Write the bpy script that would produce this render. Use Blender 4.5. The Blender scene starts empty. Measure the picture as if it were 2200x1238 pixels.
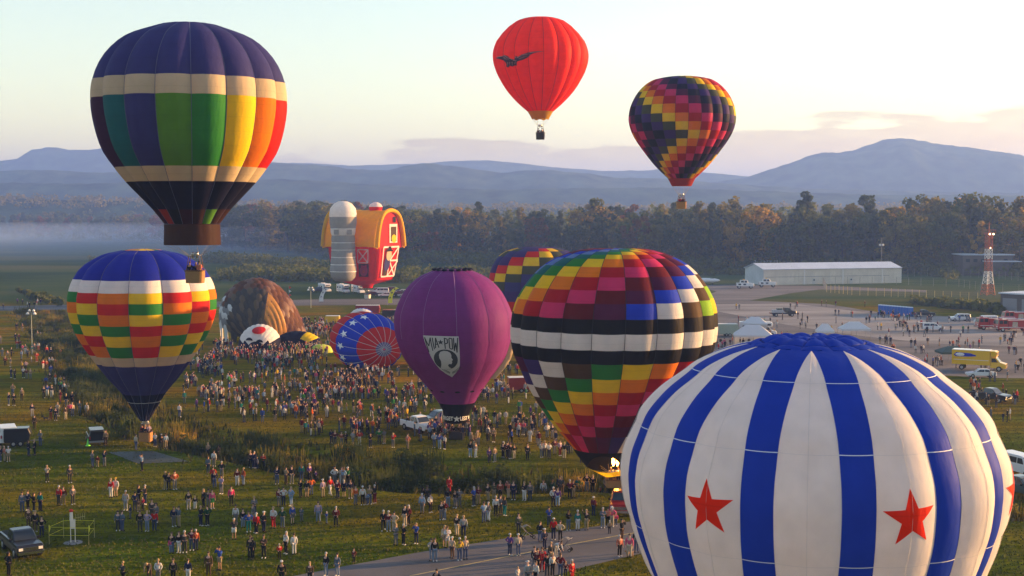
import bpy, bmesh, math, random
import numpy as np
from mathutils import Vector, Matrix, noise
R = math.radians
rnd = random.Random(7)
S = bpy.context.scene
col = S.collection

# ------------------------------------------------------------------ camera
F = 2800.0            # focal length in pixels of the 2200 px wide frame
H = 26.5              # height of the camera above the field
HY = 455.0            # row of the horizon
pitch = math.atan((619 - HY) / F)
cam = bpy.data.cameras.new("camera"); camo = bpy.data.objects.new("camera", cam); col.objects.link(camo)
camo.location = (0, 0, H); camo.rotation_euler = (math.pi / 2 - pitch, 0, 0)
cam.sensor_width = 36; cam.lens = 36 * F / 2200; cam.clip_start = 0.5; cam.clip_end = 30000
S.camera = camo

# ------------------------------------------------------------------ sky, sun, exposure
SUN_AZ, SUN_EL = R(73), R(8.5)        # azimuth clockwise from the view direction
w = bpy.data.worlds.new("World"); S.world = w; w.use_nodes = True
nt = w.node_tree; N = nt.nodes; L = nt.links
for n in list(N): N.remove(n)
def wn(t, **k):
    n = N.new(t)
    for a, b in k.items(): setattr(n, a, b)
    return n
out = wn('ShaderNodeOutputWorld'); bg = wn('ShaderNodeBackground')
sky = wn('ShaderNodeTexSky', sky_type='NISHITA', sun_disc=False, sun_elevation=SUN_EL, sun_rotation=SUN_AZ,
         altitude=50, air_density=1.0, dust_density=0.8, ozone_density=1.6)
tc = wn('ShaderNodeTexCoord')
sep = wn('ShaderNodeSeparateXYZ'); L.new(tc.outputs['Generated'], sep.inputs[0])
mp = wn('ShaderNodeMapping'); mp.inputs['Scale'].default_value = (9, 9, 42); L.new(tc.outputs['Generated'], mp.inputs[0])
nz = wn('ShaderNodeTexNoise'); nz.inputs['Scale'].default_value = 1.6; nz.inputs['Detail'].default_value = 9; L.new(mp.outputs[0], nz.inputs[0])
# a low cloud bank: its top height wanders with the noise, higher towards the sun
def math_n(op, a, b=None, clamp=False):
    n = wn('ShaderNodeMath', operation=op, use_clamp=clamp)
    for i, v in enumerate((a, b)):
        if v is None: continue
        if isinstance(v, (int, float)): n.inputs[i].default_value = v
        else: L.new(v, n.inputs[i])
    return n.outputs[0]
top = math_n('ADD', math_n('MULTIPLY', math_n('SUBTRACT', nz.outputs[0], 0.5), 0.060), math_n('ADD', math_n('MULTIPLY', sep.outputs[0], 0.06), 0.052))
msk = math_n('MULTIPLY', math_n('SUBTRACT', top, sep.outputs[2]), 260, True)
low = math_n('MULTIPLY', math_n('ADD', sep.outputs[2], 0.0), 20, True)
nz2 = wn('ShaderNodeTexNoise'); nz2.inputs['Scale'].default_value = 3.1; nz2.inputs['Detail'].default_value = 8; L.new(mp.outputs[0], nz2.inputs[0])
msk = math_n('MULTIPLY', math_n('MULTIPLY', msk, low), math_n('ADD', 0.55, math_n('MULTIPLY', nz2.outputs[0], 0.75)), True)
tint = wn('ShaderNodeMix', data_type='RGBA', blend_type='MULTIPLY'); tint.inputs[0].default_value = 1
L.new(sky.outputs[0], tint.inputs[6]); 
el = wn('ShaderNodeValToRGB'); L.new(sep.outputs[2], el.inputs[0])      # the dawn sky is peach near the horizon and pale above
el.color_ramp.elements[0].position = 0.0; el.color_ramp.elements[0].color = (1.10, 0.85, 0.58, 1)
el.color_ramp.elements[1].position = 0.30; el.color_ramp.elements[1].color = (1.0, 0.855, 0.77, 1)
L.new(el.outputs[0], tint.inputs[7])
cl = wn('ShaderNodeMix', data_type='RGBA', blend_type='MULTIPLY'); cl.inputs[7].default_value = (0.70, 0.61, 0.60, 1)
L.new(msk, cl.inputs[0]); L.new(tint.outputs[2], cl.inputs[6])
L.new(cl.outputs[2], bg.inputs[0]); bg.inputs[1].default_value = 0.14
L.new(bg.outputs[0], out.inputs[0])
sd = bpy.data.lights.new("sun", 'SUN'); so = bpy.data.objects.new("sun", sd); col.objects.link(so)
sd.energy = 5.0; sd.angle = R(0.6); sd.color = (1.0, 0.54, 0.20)
sdir = Vector((math.sin(SUN_AZ) * math.cos(SUN_EL), math.cos(SUN_AZ) * math.cos(SUN_EL), math.sin(SUN_EL)))
so.rotation_euler = sdir.to_track_quat('Z', 'Y').to_euler()
S.view_settings.view_transform = 'Standard'; S.view_settings.look = 'None'
S.view_settings.exposure = 1.92; S.view_settings.gamma = 1; S.view_settings.use_curve_mapping = False
S.render.engine = 'CYCLES'
S.cycles.volume_bounces = 1; S.cycles.max_bounces = 6; S.cycles.diffuse_bounces = 3; S.cycles.transmission_bounces = 4
S.cycles.transparent_max_bounces = 6

# ------------------------------------------------------------------ pixel -> place
fw = Vector((0, math.cos(pitch), -math.sin(pitch))); up = Vector((0, math.sin(pitch), math.cos(pitch)))
C0 = Vector((0, 0, H))
def ray(px, py): return fw + Vector((1, 0, 0)) * ((px - 1100) / F) + up * ((619 - py) / F)
def P(px, py, y):
    r = ray(px, py); return C0 + r * (y / r.y)
def G(px, py, z=0.0):
    r = ray(px, py); t = (z - H) / r.z; return C0 + r * t
def proj(p):
    v = Vector(p) - C0; dpt = v.dot(fw)
    return 1100 + v.x / dpt * F, 619 - v.dot(up) / dpt * F

# ------------------------------------------------------------------ materials
_mats = {}
def mat(name, c, rough=0.7, metal=0.0, trans=0.0, nscale=0, namp=0.0, bump=0.0, bscale=None, emit=None, stretch=None, spec=0.3, coat=0):
    if name in _mats: return _mats[name]
    m = bpy.data.materials.new(name); m.use_nodes = True; _mats[name] = m
    n = m.node_tree.nodes; l = m.node_tree.links; b = n['Principled BSDF']; o = n['Material Output']
    b.inputs['Base Color'].default_value = (*c, 1); b.inputs['Roughness'].default_value = rough
    b.inputs['Metallic'].default_value = metal; b.inputs['Specular IOR Level'].default_value = spec
    if coat: b.inputs['Coat Weight'].default_value = coat; b.inputs['Coat Roughness'].default_value = 0.08
    tcn = None
    if nscale or bump:
        tcn = n.new('ShaderNodeTexCoord'); src = tcn.outputs['Object']
        if stretch:
            mpn = n.new('ShaderNodeMapping'); mpn.inputs['Scale'].default_value = stretch; l.new(src, mpn.inputs[0]); src = mpn.outputs[0]
    csock = None
    if nscale:
        t = n.new('ShaderNodeTexNoise'); t.inputs['Scale'].default_value = nscale; t.inputs['Detail'].default_value = 5; l.new(src, t.inputs[0])
        r = n.new('ShaderNodeMapRange'); r.inputs[1].default_value = 0.3; r.inputs[2].default_value = 0.7
        r.inputs[3].default_value = 1 - namp; r.inputs[4].default_value = 1 + namp * 0.6; l.new(t.outputs[0], r.inputs[0])
        x = n.new('ShaderNodeMix'); x.data_type = 'RGBA'; x.blend_type = 'MULTIPLY'; x.inputs[0].default_value = 1
        x.inputs[6].default_value = (*c, 1); l.new(r.outputs[0], x.inputs[7]); l.new(x.outputs[2], b.inputs['Base Color']); csock = x.outputs[2]
    if bump:
        t = n.new('ShaderNodeTexNoise'); t.inputs['Scale'].default_value = bscale or nscale; t.inputs['Detail'].default_value = 4; l.new(src, t.inputs[0])
        bm_ = n.new('ShaderNodeBump'); bm_.inputs['Strength'].default_value = bump; bm_.inputs['Distance'].default_value = 0.08
        l.new(t.outputs[0], bm_.inputs['Height']); l.new(bm_.outputs[0], b.inputs['Normal'])
    if trans:
        tr = n.new('ShaderNodeBsdfTranslucent'); tr.inputs[0].default_value = (*c, 1)
        if csock: l.new(csock, tr.inputs[0])
        mx = n.new('ShaderNodeMixShader'); mx.inputs[0].default_value = trans
        l.new(b.outputs[0], mx.inputs[1]); l.new(tr.outputs[0], mx.inputs[2]); l.new(mx.outputs[0], o.inputs[0])
    if emit: b.inputs['Emission Color'].default_value = (*emit[0], 1); b.inputs['Emission Strength'].default_value = emit[1]
    return m

# ------------------------------------------------------------------ mesh helpers
class MB:
    def __init__(s): s.v = []; s.f = []; s.m = []; s.sm = []
    def add(s, vs, fs, mi=0, smooth=False):
        o = len(s.v); s.v += [tuple(v) for v in vs]
        for f in fs: s.f.append(tuple(i + o for i in f)); s.m.append(mi); s.sm.append(smooth)
        return s
    def box(s, c, sz, rz=0, mi=0, taper=(1, 1)):
        cx, cy, cz = c; a, b, h = sz[0] / 2, sz[1] / 2, sz[2] / 2; vs = []
        ca, sa = math.cos(rz), math.sin(rz)
        for k, (tx, ty) in ((-1, (1, 1)), (1, taper)):
            for x, y in ((-a, -b), (a, -b), (a, b), (-a, b)):
                x *= tx; y *= ty; vs.append((cx + x * ca - y * sa, cy + x * sa + y * ca, cz + k * h))
        return s.add(vs, [(3, 2, 1, 0), (4, 5, 6, 7), (0, 1, 5, 4), (1, 2, 6, 5), (2, 3, 7, 6), (3, 0, 4, 7)], mi)
    def tube(s, p0, p1, r0, r1=None, n=8, mi=0, cap=True):
        r1 = r0 if r1 is None else r1; p0 = Vector(p0); p1 = Vector(p1); d = (p1 - p0)
        if d.length < 1e-6: return s
        q = d.to_track_quat('Z', 'Y'); vs = []
        for p, r in ((p0, r0), (p1, r1)):
            for i in range(n):
                a = 2 * math.pi * i / n; vs.append(p + q @ Vector((math.cos(a) * r, math.sin(a) * r, 0)))
        fs = [(i, (i + 1) % n, n + (i + 1) % n, n + i) for i in range(n)]
        s.add(vs, fs, mi, True)
        if cap: s.add(vs, [tuple(range(n - 1, -1, -1)), tuple(range(n, 2 * n))], mi)
        return s
    def path(s, pts, r, n=6, mi=0):
        for a, b in zip(pts, pts[1:]): s.tube(a, b, r, r, n, mi)
        return s
    def lathe(s, prof, n=16, c=(0, 0, 0), mi=0, sx=1, sy=1):
        vs = []; k = len(prof)
        for r, z in prof:
            for i in range(n):
                a = 2 * math.pi * i / n; vs.append((c[0] + math.cos(a) * r * sx, c[1] + math.sin(a) * r * sy, c[2] + z))
        fs = [(j * n + i, j * n + (i + 1) % n, (j + 1) * n + (i + 1) % n, (j + 1) * n + i) for j in range(k - 1) for i in range(n)]
        return s.add(vs, fs, mi, True)
    def ball(s, c, r, n=10, mi=0):
        rx, ry, rz = (r, r, r) if isinstance(r, (int, float)) else r
        prof = [(max(1e-4, math.sin(math.pi * j / (n // 2))), -math.cos(math.pi * j / (n // 2))) for j in range(n // 2 + 1)]
        vs = []; k = len(prof)
        for rr, z in prof:
            for i in range(n):
                a = 2 * math.pi * i / n; vs.append((c[0] + math.cos(a) * rr * rx, c[1] + math.sin(a) * rr * ry, c[2] + z * rz))
        fs = [(j * n + i, j * n + (i + 1) % n, (j + 1) * n + (i + 1) % n, (j + 1) * n + i) for j in range(k - 1) for i in range(n)]
        return s.add(vs, fs, mi, True)
    def prism(s, poly, y0, y1, mi=0, inset=None):
        """polygon in x,z extruded from y0 to y1 (counter-clockwise seen from -y)"""
        n = len(poly); vs = [(x, y0, z) for x, z in poly] + [(x, y1, z) for x, z in poly]
        fs = [tuple(range(n)), tuple(range(2 * n - 1, n - 1, -1))] + [((i + 1) % n, i, n + i, n + (i + 1) % n) for i in range(n)]
        return s.add(vs, fs, mi)
    def build(s, name, mats, parent=None, loc=None, rz=0):
        me = bpy.data.meshes.new(name); me.from_pydata(s.v, [], s.f)
        if not isinstance(mats, (list, tuple)): mats = [mats]
        for m in mats: me.materials.append(m)
        me.polygons.foreach_set('material_index', s.m); me.polygons.foreach_set('use_smooth', s.sm); me.update()
        o = bpy.data.objects.new(name, me); col.objects.link(o)
        if parent: o.parent = parent
        if loc is not None: o.location = loc
        if rz: o.rotation_euler[2] = rz
        return o
def tag(o, label=None, cat=None, group=None, kind=None):
    if label: o['label'] = label
    if cat: o['category'] = cat
    if group: o['group'] = group
    if kind: o['kind'] = kind
    return o
def empty(name, loc, rz=0, label=None, cat=None, group=None):
    o = bpy.data.objects.new(name, None); o.empty_display_size = 0.5; col.objects.link(o)
    o.location = loc; o.rotation_euler = (0, 0, rz); return tag(o, label, cat, group)
_kids = {}
def copy_tree(o, parent=None):
    c = o.copy(); col.objects.link(c)
    if parent: c.parent = parent
    for ch in list(o.children): copy_tree(ch, c)
    return c
def struct(o): o['kind'] = 'structure'; return o

# ------------------------------------------------------------------ ground with its drainage ditch
ditch_px = [(78, 668), (92, 682), (120, 705), (160, 765), (205, 835), (280, 893), (430, 947), (560, 972), (700, 1002), (900, 1032), (1100, 1034), (1260, 1028), (1450, 1040), (1800, 1062), (2200, 1090), (2700, 1120)]
ditch = [G(*p) for p in ditch_px]
D = np.array([(p.x, p.y) for p in ditch])
def ditch_dist(x, y):
    x = np.asarray(x, float); y = np.asarray(y, float); best = np.full(x.shape, 1e9)
    for a, b in zip(D, D[1:]):
        ab = b - a; t = np.clip(((x - a[0]) * ab[0] + (y - a[1]) * ab[1]) / (ab @ ab), 0, 1)
        best = np.minimum(best, np.hypot(x - a[0] - t * ab[0], y - a[1] - t * ab[1]))
    return best
def gz(x, y):
    d = ditch_dist(x, y); t = np.clip(1 - d / 6.5, 0, 1); t = t * t * (3 - 2 * t)
    return -1.7 * t
def gz1(x, y): return float(gz(np.array([x]), np.array([y]))[0])
def GG(px, py):
    p = G(px, py); p.z = gz1(p.x, p.y); return p
xs = np.concatenate([[-9000, -5000, -3000, -2000, -1400, -1000, -700, -500, -350, -250], np.arange(-180, 181, 1.3), [250, 350, 500, 700, 1000, 1400, 2000, 3000, 5000, 9000]])
ys = np.concatenate([[-3000, -1000, -300, -100, 0, 40], np.arange(60, 400, 1.3), np.arange(410, 1000, 30), np.arange(1050, 3000, 150), [3500, 4500, 6000, 9000]])
X, Y = np.meshgrid(xs, ys); Z = gz(X, Y)
V = np.stack([X.ravel(), Y.ravel(), Z.ravel()], 1); nx, ny = len(xs), len(ys)
idx = np.arange(nx * ny).reshape(ny, nx)
Q = np.stack([idx[:-1, :-1].ravel(), idx[:-1, 1:].ravel(), idx[1:, 1:].ravel(), idx[1:, :-1].ravel()], 1)
def np_mesh(name, V, Q, mats, parent=None, smooth=True, mi=None):
    me = bpy.data.meshes.new(name); nf, k = Q.shape
    me.vertices.add(len(V)); me.vertices.foreach_set('co', np.asarray(V, np.float32).ravel())
    me.loops.add(nf * k); me.loops.foreach_set('vertex_index', Q.astype(np.int32).ravel())
    me.polygons.add(nf); me.polygons.foreach_set('loop_start', np.arange(0, nf * k, k, dtype=np.int32))
    me.polygons.foreach_set('loop_total', np.full(nf, k, np.int32)) if hasattr(me.polygons[0], 'loop_total') and False else None
    for m in (mats if isinstance(mats, (list, tuple)) else [mats]): me.materials.append(m)
    if mi is not None: me.polygons.foreach_set('material_index', np.asarray(mi, np.int32))
    me.update(calc_edges=True); me.validate()
    me.polygons.foreach_set('use_smooth', np.full(nf, smooth))
    o = bpy.data.objects.new(name, me); col.objects.link(o)
    if parent: o.parent = parent
    return o

def grass_mat():
    m = bpy.data.materials.new("field_grass"); m.use_nodes = True
    n = m.node_tree.nodes; l = m.node_tree.links; b = n['Principled BSDF']; b.inputs['Roughness'].default_value = 0.9; b.inputs['Specular IOR Level'].default_value = 0.0
    g = n.new('ShaderNodeNewGeometry')
    def noise_(sc, st, det=4):
        mpn = n.new('ShaderNodeMapping'); mpn.inputs['Scale'].default_value = st; l.new(g.outputs['Position'], mpn.inputs[0])
        t = n.new('ShaderNodeTexNoise'); t.inputs['Scale'].default_value = sc; t.inputs['Detail'].default_value = det; l.new(mpn.outputs[0], t.inputs[0]); return t.outputs[0]
    def ramp(f, stops):
        r = n.new('ShaderNodeValToRGB'); l.new(f, r.inputs[0]); e = r.color_ramp.elements
        while len(e) < len(stops): e.new(0.5)
        for i, (p, c) in enumerate(stops): e[i].position = p; e[i].color = (*c, 1)
        return r.outputs[0]
    def mix(f, a, c, mode='MIX'):
        x = n.new('ShaderNodeMix'); x.data_type = 'RGBA'; x.blend_type = mode
        if isinstance(f, float): x.inputs[0].default_value = f
        else: l.new(f, x.inputs[0])
        for i, v in ((6, a), (7, c)):
            if isinstance(v, tuple): x.inputs[i].default_value = (*v, 1)
            else: l.new(v, x.inputs[i])
        return x.outputs[2]
    big = ramp(noise_(0.02, (1, 1.6, 1), 5), [(0.34, (0.050, 0.080, 0.004)), (0.5, (0.084, 0.098, 0.005)), (0.66, (0.128, 0.110, 0.008))])
    mow = ramp(noise_(0.35, (0.12, 1.5, 1), 3), [(0.38, (0.66, 0.70, 0.62)), (0.62, (1.28, 1.22, 1.1))])
    fine = ramp(noise_(1.6, (0.7, 1.6, 1), 8), [(0.3, (0.62, 0.66, 0.6)), (0.7, (1.35, 1.3, 1.2))])
    c = mix(1.0, mix(1.0, big, mow, 'MULTIPLY'), fine, 'MULTIPLY')
    # the trodden, dry grass where the crowd stands
    dry = ramp(noise_(0.06, (1, 1, 1), 6), [(0.47, (0, 0, 0)), (0.62, (1, 1, 1))])
    c = mix(dry, c, mix(1.0, c, (1.5, 1.05, 0.95), 'MULTIPLY'))
    tr_ = n.new('ShaderNodeSeparateXYZ'); l.new(g.outputs['Position'], tr_.inputs[0])
    tm = n.new('ShaderNodeMapRange'); tm.inputs[1].default_value = 128; tm.inputs[2].default_value = 175; l.new(tr_.outputs[1], tm.inputs[0])   # the middle field is trodden by the crowd
    wear = n.new('ShaderNodeMath'); wear.operation = 'MULTIPLY'; l.new(tm.outputs[0], wear.inputs[0]); l.new(ramp(noise_(0.09, (1, 1.3, 1), 6), [(0.40, (0.25, 0.25, 0.25)), (0.60, (1, 1, 1))]), wear.inputs[1])
    c = mix(wear.outputs[0], c, mix(1.0, c, (1.45, 0.98, 1.3), 'MULTIPLY'))
    far = n.new('ShaderNodeSeparateXYZ'); l.new(g.outputs['Position'], far.inputs[0])
    fr = n.new('ShaderNodeMapRange'); fr.inputs[1].default_value = 360; fr.inputs[2].default_value = 400; l.new(far.outputs[1], fr.inputs[0])
    fld = ramp(noise_(0.006, (1, 2.2, 1), 4), [(0.4, (0.030, 0.052, 0.018)), (0.5, (0.05, 0.075, 0.024)), (0.6, (0.085, 0.09, 0.035))])
    c = mix(fr.outputs[0], c, fld)
    l.new(c, b.inputs['Base Color'])
    bp = n.new('ShaderNodeBump'); bp.inputs['Strength'].default_value = 0.9; bp.inputs['Distance'].default_value = 0.12
    l.new(noise_(2.2, (1, 1, 1), 8), bp.inputs['Height']); l.new(bp.outputs[0], b.inputs['Normal'])
    return m
GRASS = grass_mat()
struct(np_mesh("ground", V, Q, GRASS))

def sheet(name, px, m, z, world=False):
    pts = [(G(*p).x, G(*p).y) for p in px] if not world else px
    vs = [(x, y, z) for x, y in pts]; me = bpy.data.meshes.new(name)
    bm = bmesh.new(); bv = [bm.verts.new(v) for v in vs]; f = bm.faces.new(bv); f.normal_update()
    if f.normal.z < 0: f.normal_flip()
    bmesh.ops.triangulate(bm, faces=bm.faces[:]); bm.to_mesh(me); bm.free(); me.materials.append(m)
    o = bpy.data.objects.new(name, me); col.objects.link(o); return struct(o)
ASPH = mat("asphalt", (0.105, 0.10, 0.105), 0.9, nscale=0.12, namp=0.25, bump=0.3, bscale=9)
ASPH2 = mat("asphalt_patched", (0.10, 0.095, 0.10), 0.9, nscale=0.08, namp=0.5, stretch=(0.3, 1.6, 1))
CONC = mat("concrete", (0.20, 0.19, 0.185), 0.9, nscale=0.07, namp=0.45, stretch=(0.4, 1.4, 1))
PAINT = mat("faded_yellow_paint", (0.42, 0.33, 0.13), 0.8, nscale=3, namp=0.4)
struct_sheets = [
 sheet("taxiway", [(560, 1252), (640, 1236), (760, 1213), (900, 1187), (1000, 1171), (1100, 1155), (1240, 1137), (1400, 1114), (1900, 1055), (2000, 1062), (1600, 1146), (1400, 1184), (1240, 1222), (1150, 1250), (1060, 1300), (200, 1320)], ASPH, 0.008),
 sheet("apron", [(1380, 652), (1545, 643), (1700, 650), (1780, 654), (1880, 670), (1955, 682), (2040, 688), (2400, 690), (2400, 815), (2120, 812), (2050, 808), (1900, 800), (1600, 790), (1400, 770)], ASPH2, 0.008),
 sheet("concrete_strip", [(1380, 656), (1700, 652), (1880, 674), (2400, 694), (2400, 741), (2180, 745), (2000, 738), (1850, 722), (1700, 700), (1545, 670), (1380, 662)], CONC, 0.016),
 sheet("runway", [(-900, 663), (0, 658), (700, 643), (1100, 640), (1500, 638), (1500, 650), (1100, 652), (860, 655), (600, 657), (0, 668), (-900, 674)], ASPH2, 0.004),
 sheet("access_road", [(1480, 614), (1560, 612), (1760, 614), (1990, 624), (1990, 628), (1760, 622), (1700, 630), (1610, 646), (1480, 650), (1540, 626)], ASPH2, 0.004),
]
# the painted centre line of the taxiway
cl_px = [(880, 1238), (980, 1218), (1100, 1194), (1240, 1167), (1340, 1149), (1450, 1131), (1600, 1107)]
mb = MB(); cw = [G(*p) for p in cl_px]
for a, b in zip(cw, cw[1:]):
    n_ = Vector((-(b - a).y, (b - a).x, 0)).normalized() * 0.08
    mb.add([(a + n_)[:2] + (0.014,), (a - n_)[:2] + (0.014,), (b - n_)[:2] + (0.014,), (b + n_)[:2] + (0.014,)], [(0, 3, 2, 1)] if False else [(0, 1, 2, 3)])
struct(mb.build("centre_line", PAINT))

# ------------------------------------------------------------------ hills and mountains
def ridge(name, pts, y, depth, m, rough=1.0, seed=0, foot=-2):
    """pts: (px, py) of the crest as seen; y: distance; a real slope falls to both sides"""
    px0, px1 = pts[0][0], pts[-1][0]; nxx = 260; nyy = 26; vs = np.zeros((nyy, nxx, 3))
    for i in range(nxx):
        px = px0 + (px1 - px0) * i / (nxx - 1)
        py = np.interp(px, [p[0] for p in pts], [p[1] for p in pts])
        crest = P(px, py, y)
        for j in range(nyy):
            t = j / (nyy - 1) * 2 - 1                       # -1 near foot, 0 crest, 1 far foot
            yy = y + t * depth; x = crest.x * (yy / y) if False else crest.x
            h = (crest.z - foot) * (0.5 + 0.5 * math.cos(math.pi * abs(t) ** 0.9)) + foot
            q = noise.noise(Vector((x * 0.004, yy * 0.004, seed))) * 0.5 + noise.noise(Vector((x * 0.015, yy * 0.015, seed))) * 0.2
            h += q * (crest.z) * 0.35 * min(1, abs(t) * 3) * (1 - abs(t)) * rough
            h += noise.noise(Vector((x * 0.05, yy * 0.03, seed))) * 3.2 * rough
            vs[j, i] = (x, yy, h)
    idx = np.arange(nxx * nyy).reshape(nyy, nxx)
    Q = np.stack([idx[:-1, :-1].ravel(), idx[:-1, 1:].ravel(), idx[1:, 1:].ravel(), idx[1:, :-1].ravel()], 1)
    return struct(np_mesh(name, vs.reshape(-1, 3), Q, m))
HILL = mat("wooded_slope", (0.055, 0.075, 0.035), 1.0, nscale=0.02, namp=0.75, spec=0)
# far to near
ridge("mountain", [(-900, 380), (-300, 360), (0, 347), (40, 343), (75, 322), (115, 316), (150, 322), (190, 320), (225, 316), (300, 335), (420, 345), (600, 350), (700, 352), (760, 356), (900, 352), (970, 346), (1050, 345), (1110, 350), (1180, 358), (1300, 368), (1380, 366), (1450, 362), (1520, 372), (1600, 378), (1700, 395), (1900, 400), (3100, 400)], 4300, 500, HILL, seed=1)
ridge("mountain", [(1180, 440), (1400, 415), (1520, 393), (1600, 382), (1640, 368), (1700, 349), (1740, 332), (1768, 326), (1790, 328), (1830, 322), (1870, 309), (1900, 298), (1925, 295), (1960, 299), (2010, 308), (2080, 318), (2140, 326), (2200, 337), (2400, 372), (2800, 380), (3300, 350)], 3600, 560, HILL, seed=2)
ridge("hills", [(-1200, 380), (-200, 372), (100, 366), (260, 372), (420, 352), (600, 349), (640, 352), (700, 356), (760, 364), (830, 366), (880, 356), (920, 352), (1000, 360), (1080, 372), (1150, 364), (1250, 372), (1300, 380), (1450, 384), (1600, 398), (1800, 408), (2200, 415), (3300, 415)], 3000, 420, HILL, seed=3)
ridge("hills", [(-1200, 396), (-100, 392), (200, 394), (500, 385), (640, 386), (800, 396), (900, 402), (1050, 408), (1250, 404), (1420, 402), (1600, 410), (1900, 418), (2300, 420), (3300, 420)], 2450, 260, HILL, seed=4)
ridge("hills", [(-1200, 428), (-100, 427), (100, 428), (300, 432), (480, 436), (700, 442), (900, 446), (3000, 447)], 1750, 180, HILL, rough=0.5, seed=5)
# ------------------------------------------------------------------ balloons
FAB = {}
def fabric(name, c, trans=0.38, seams=0.90, wrinkle=0.26):
    if name in FAB: return FAB[name]
    m = bpy.data.materials.new(name + "_ripstop_fabric"); m.use_nodes = True; FAB[name] = m
    n = m.node_tree.nodes; l = m.node_tree.links; b = n['Principled BSDF']; o = n['Material Output']
    b.inputs['Roughness'].default_value = 0.6; b.inputs['Specular IOR Level'].default_value = 0.07
    tcn = n.new('ShaderNodeTexCoord')
    t = n.new('ShaderNodeTexNoise'); t.inputs['Scale'].default_value = 0.9; t.inputs['Detail'].default_value = 5; l.new(tcn.outputs['Object'], t.inputs[0])
    r = n.new('ShaderNodeMapRange'); r.inputs[1].default_value = 0.3; r.inputs[2].default_value = 0.7; r.inputs[3].default_value = 0.92; r.inputs[4].default_value = 1.04; l.new(t.outputs[0], r.inputs[0])
    x = n.new('ShaderNodeMix'); x.data_type = 'RGBA'; x.blend_type = 'MULTIPLY'; x.inputs[0].default_value = 1; x.inputs[6].default_value = (*c, 1)
    l.new(r.outputs[0], x.inputs[7])
    sz = n.new('ShaderNodeSeparateXYZ'); l.new(tcn.outputs['Object'], sz.inputs[0])                     # stitched seams every 1.2 m of height
    fr = n.new('ShaderNodeMath'); fr.operation = 'PINGPONG'; fr.inputs[1].default_value = 0.6; l.new(sz.outputs[2], fr.inputs[0])
    sl_ = n.new('ShaderNodeMapRange'); sl_.inputs[1].default_value = 0.0; sl_.inputs[2].default_value = 0.05; sl_.inputs[3].default_value = seams; sl_.inputs[4].default_value = 1.0; l.new(fr.outputs[0], sl_.inputs[0])
    x2 = n.new('ShaderNodeMix'); x2.data_type = 'RGBA'; x2.blend_type = 'MULTIPLY'; x2.inputs[0].default_value = 1; l.new(x.outputs[2], x2.inputs[6]); l.new(sl_.outputs[0], x2.inputs[7]); x = x2
    l.new(x.outputs[2], b.inputs[0])
    mpn = n.new('ShaderNodeMapping'); mpn.inputs['Scale'].default_value = (3.2, 3.2, 1.1); l.new(tcn.outputs['Object'], mpn.inputs[0])
    t2 = n.new('ShaderNodeTexNoise'); t2.inputs['Scale'].default_value = 1.1; t2.inputs['Detail'].default_value = 3; l.new(mpn.outputs[0], t2.inputs[0])
    bp = n.new('ShaderNodeBump'); bp.inputs['Strength'].default_value = wrinkle; bp.inputs['Distance'].default_value = 0.16
    l.new(t2.outputs[0], bp.inputs['Height']); l.new(bp.outputs[0], b.inputs['Normal'])
    tr = n.new('ShaderNodeBsdfTranslucent'); l.new(x.outputs[2], tr.inputs[0])
    mx = n.new('ShaderNodeMixShader'); mx.inputs[0].default_value = trans
    l.new(b.outputs[0], mx.inputs[1]); l.new(tr.outputs[0], mx.inputs[2]); l.new(mx.outputs[0], o.inputs[0])
    return m
CLR = dict(navy=(0.045, 0.045, 0.18), royal=(0.012, 0.022, 0.36), starblue=(0.010, 0.045, 0.42), cream=(0.62, 0.50, 0.33), white=(0.84, 0.80, 0.76), offwhite=(0.74, 0.71, 0.68),
    green=(0.03, 0.22, 0.035), ltgreen=(0.10, 0.27, 0.025), dkgreen=(0.01, 0.13, 0.04), teal=(0.015, 0.14, 0.15), yellow=(0.85, 0.58, 0.01), orange=(0.80, 0.20, 0.005),
    red=(0.62, 0.018, 0.012), crimson=(0.42, 0.008, 0.015), brightred=(0.90, 0.030, 0.006), pink=(0.62, 0.035, 0.14), salmon=(0.75, 0.06, 0.09), maroon=(0.13, 0.008, 0.015), plum=(0.09, 0.012, 0.055),
    purple=(0.055, 0.03, 0.16), dkpurple=(0.05, 0.015, 0.05), black=(0.010, 0.009, 0.010), blacknavy=(0.012, 0.012, 0.035), brown=(0.09, 0.05, 0.02), olive=(0.07, 0.08, 0.045),
    grey=(0.20, 0.20, 0.20), lightblue=(0.12, 0.22, 0.5), blue=(0.015, 0.05, 0.55), lime=(0.28, 0.55, 0.02), violet=(0.22, 0.038, 0.22), mudred=(0.33, 0.03, 0.02), wine=(0.045, 0.008, 0.02),
    skirtbrown=(0.05, 0.022, 0.015), gold=(0.5, 0.3, 0.02), featherbrown=(0.14, 0.06, 0.03), feather2=(0.10, 0.042, 0.022), silver=(0.32, 0.30, 0.28), roof=(0.85, 0.46, 0.01))
def fab(c, tr=None): return fabric(c, CLR[c], 0.38 if tr is None else tr)

def catmull(pts, n=24):
    P0 = [pts[0]] + list(pts) + [pts[-1]]; out = []
    for i in range(1, len(P0) - 2):
        a, b, c, d = [np.array(P0[k], float) for k in (i - 1, i, i + 1, i + 2)]
        for k in range(n):
            t = k / n
            out.append(0.5 * ((2 * b) + (-a + c) * t + (2 * a - 5 * b + 4 * c - d) * t * t + (-a + 3 * b - 3 * c + d) * t ** 3))
    out.append(np.array(pts[-1], float)); return np.array(out)

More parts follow.
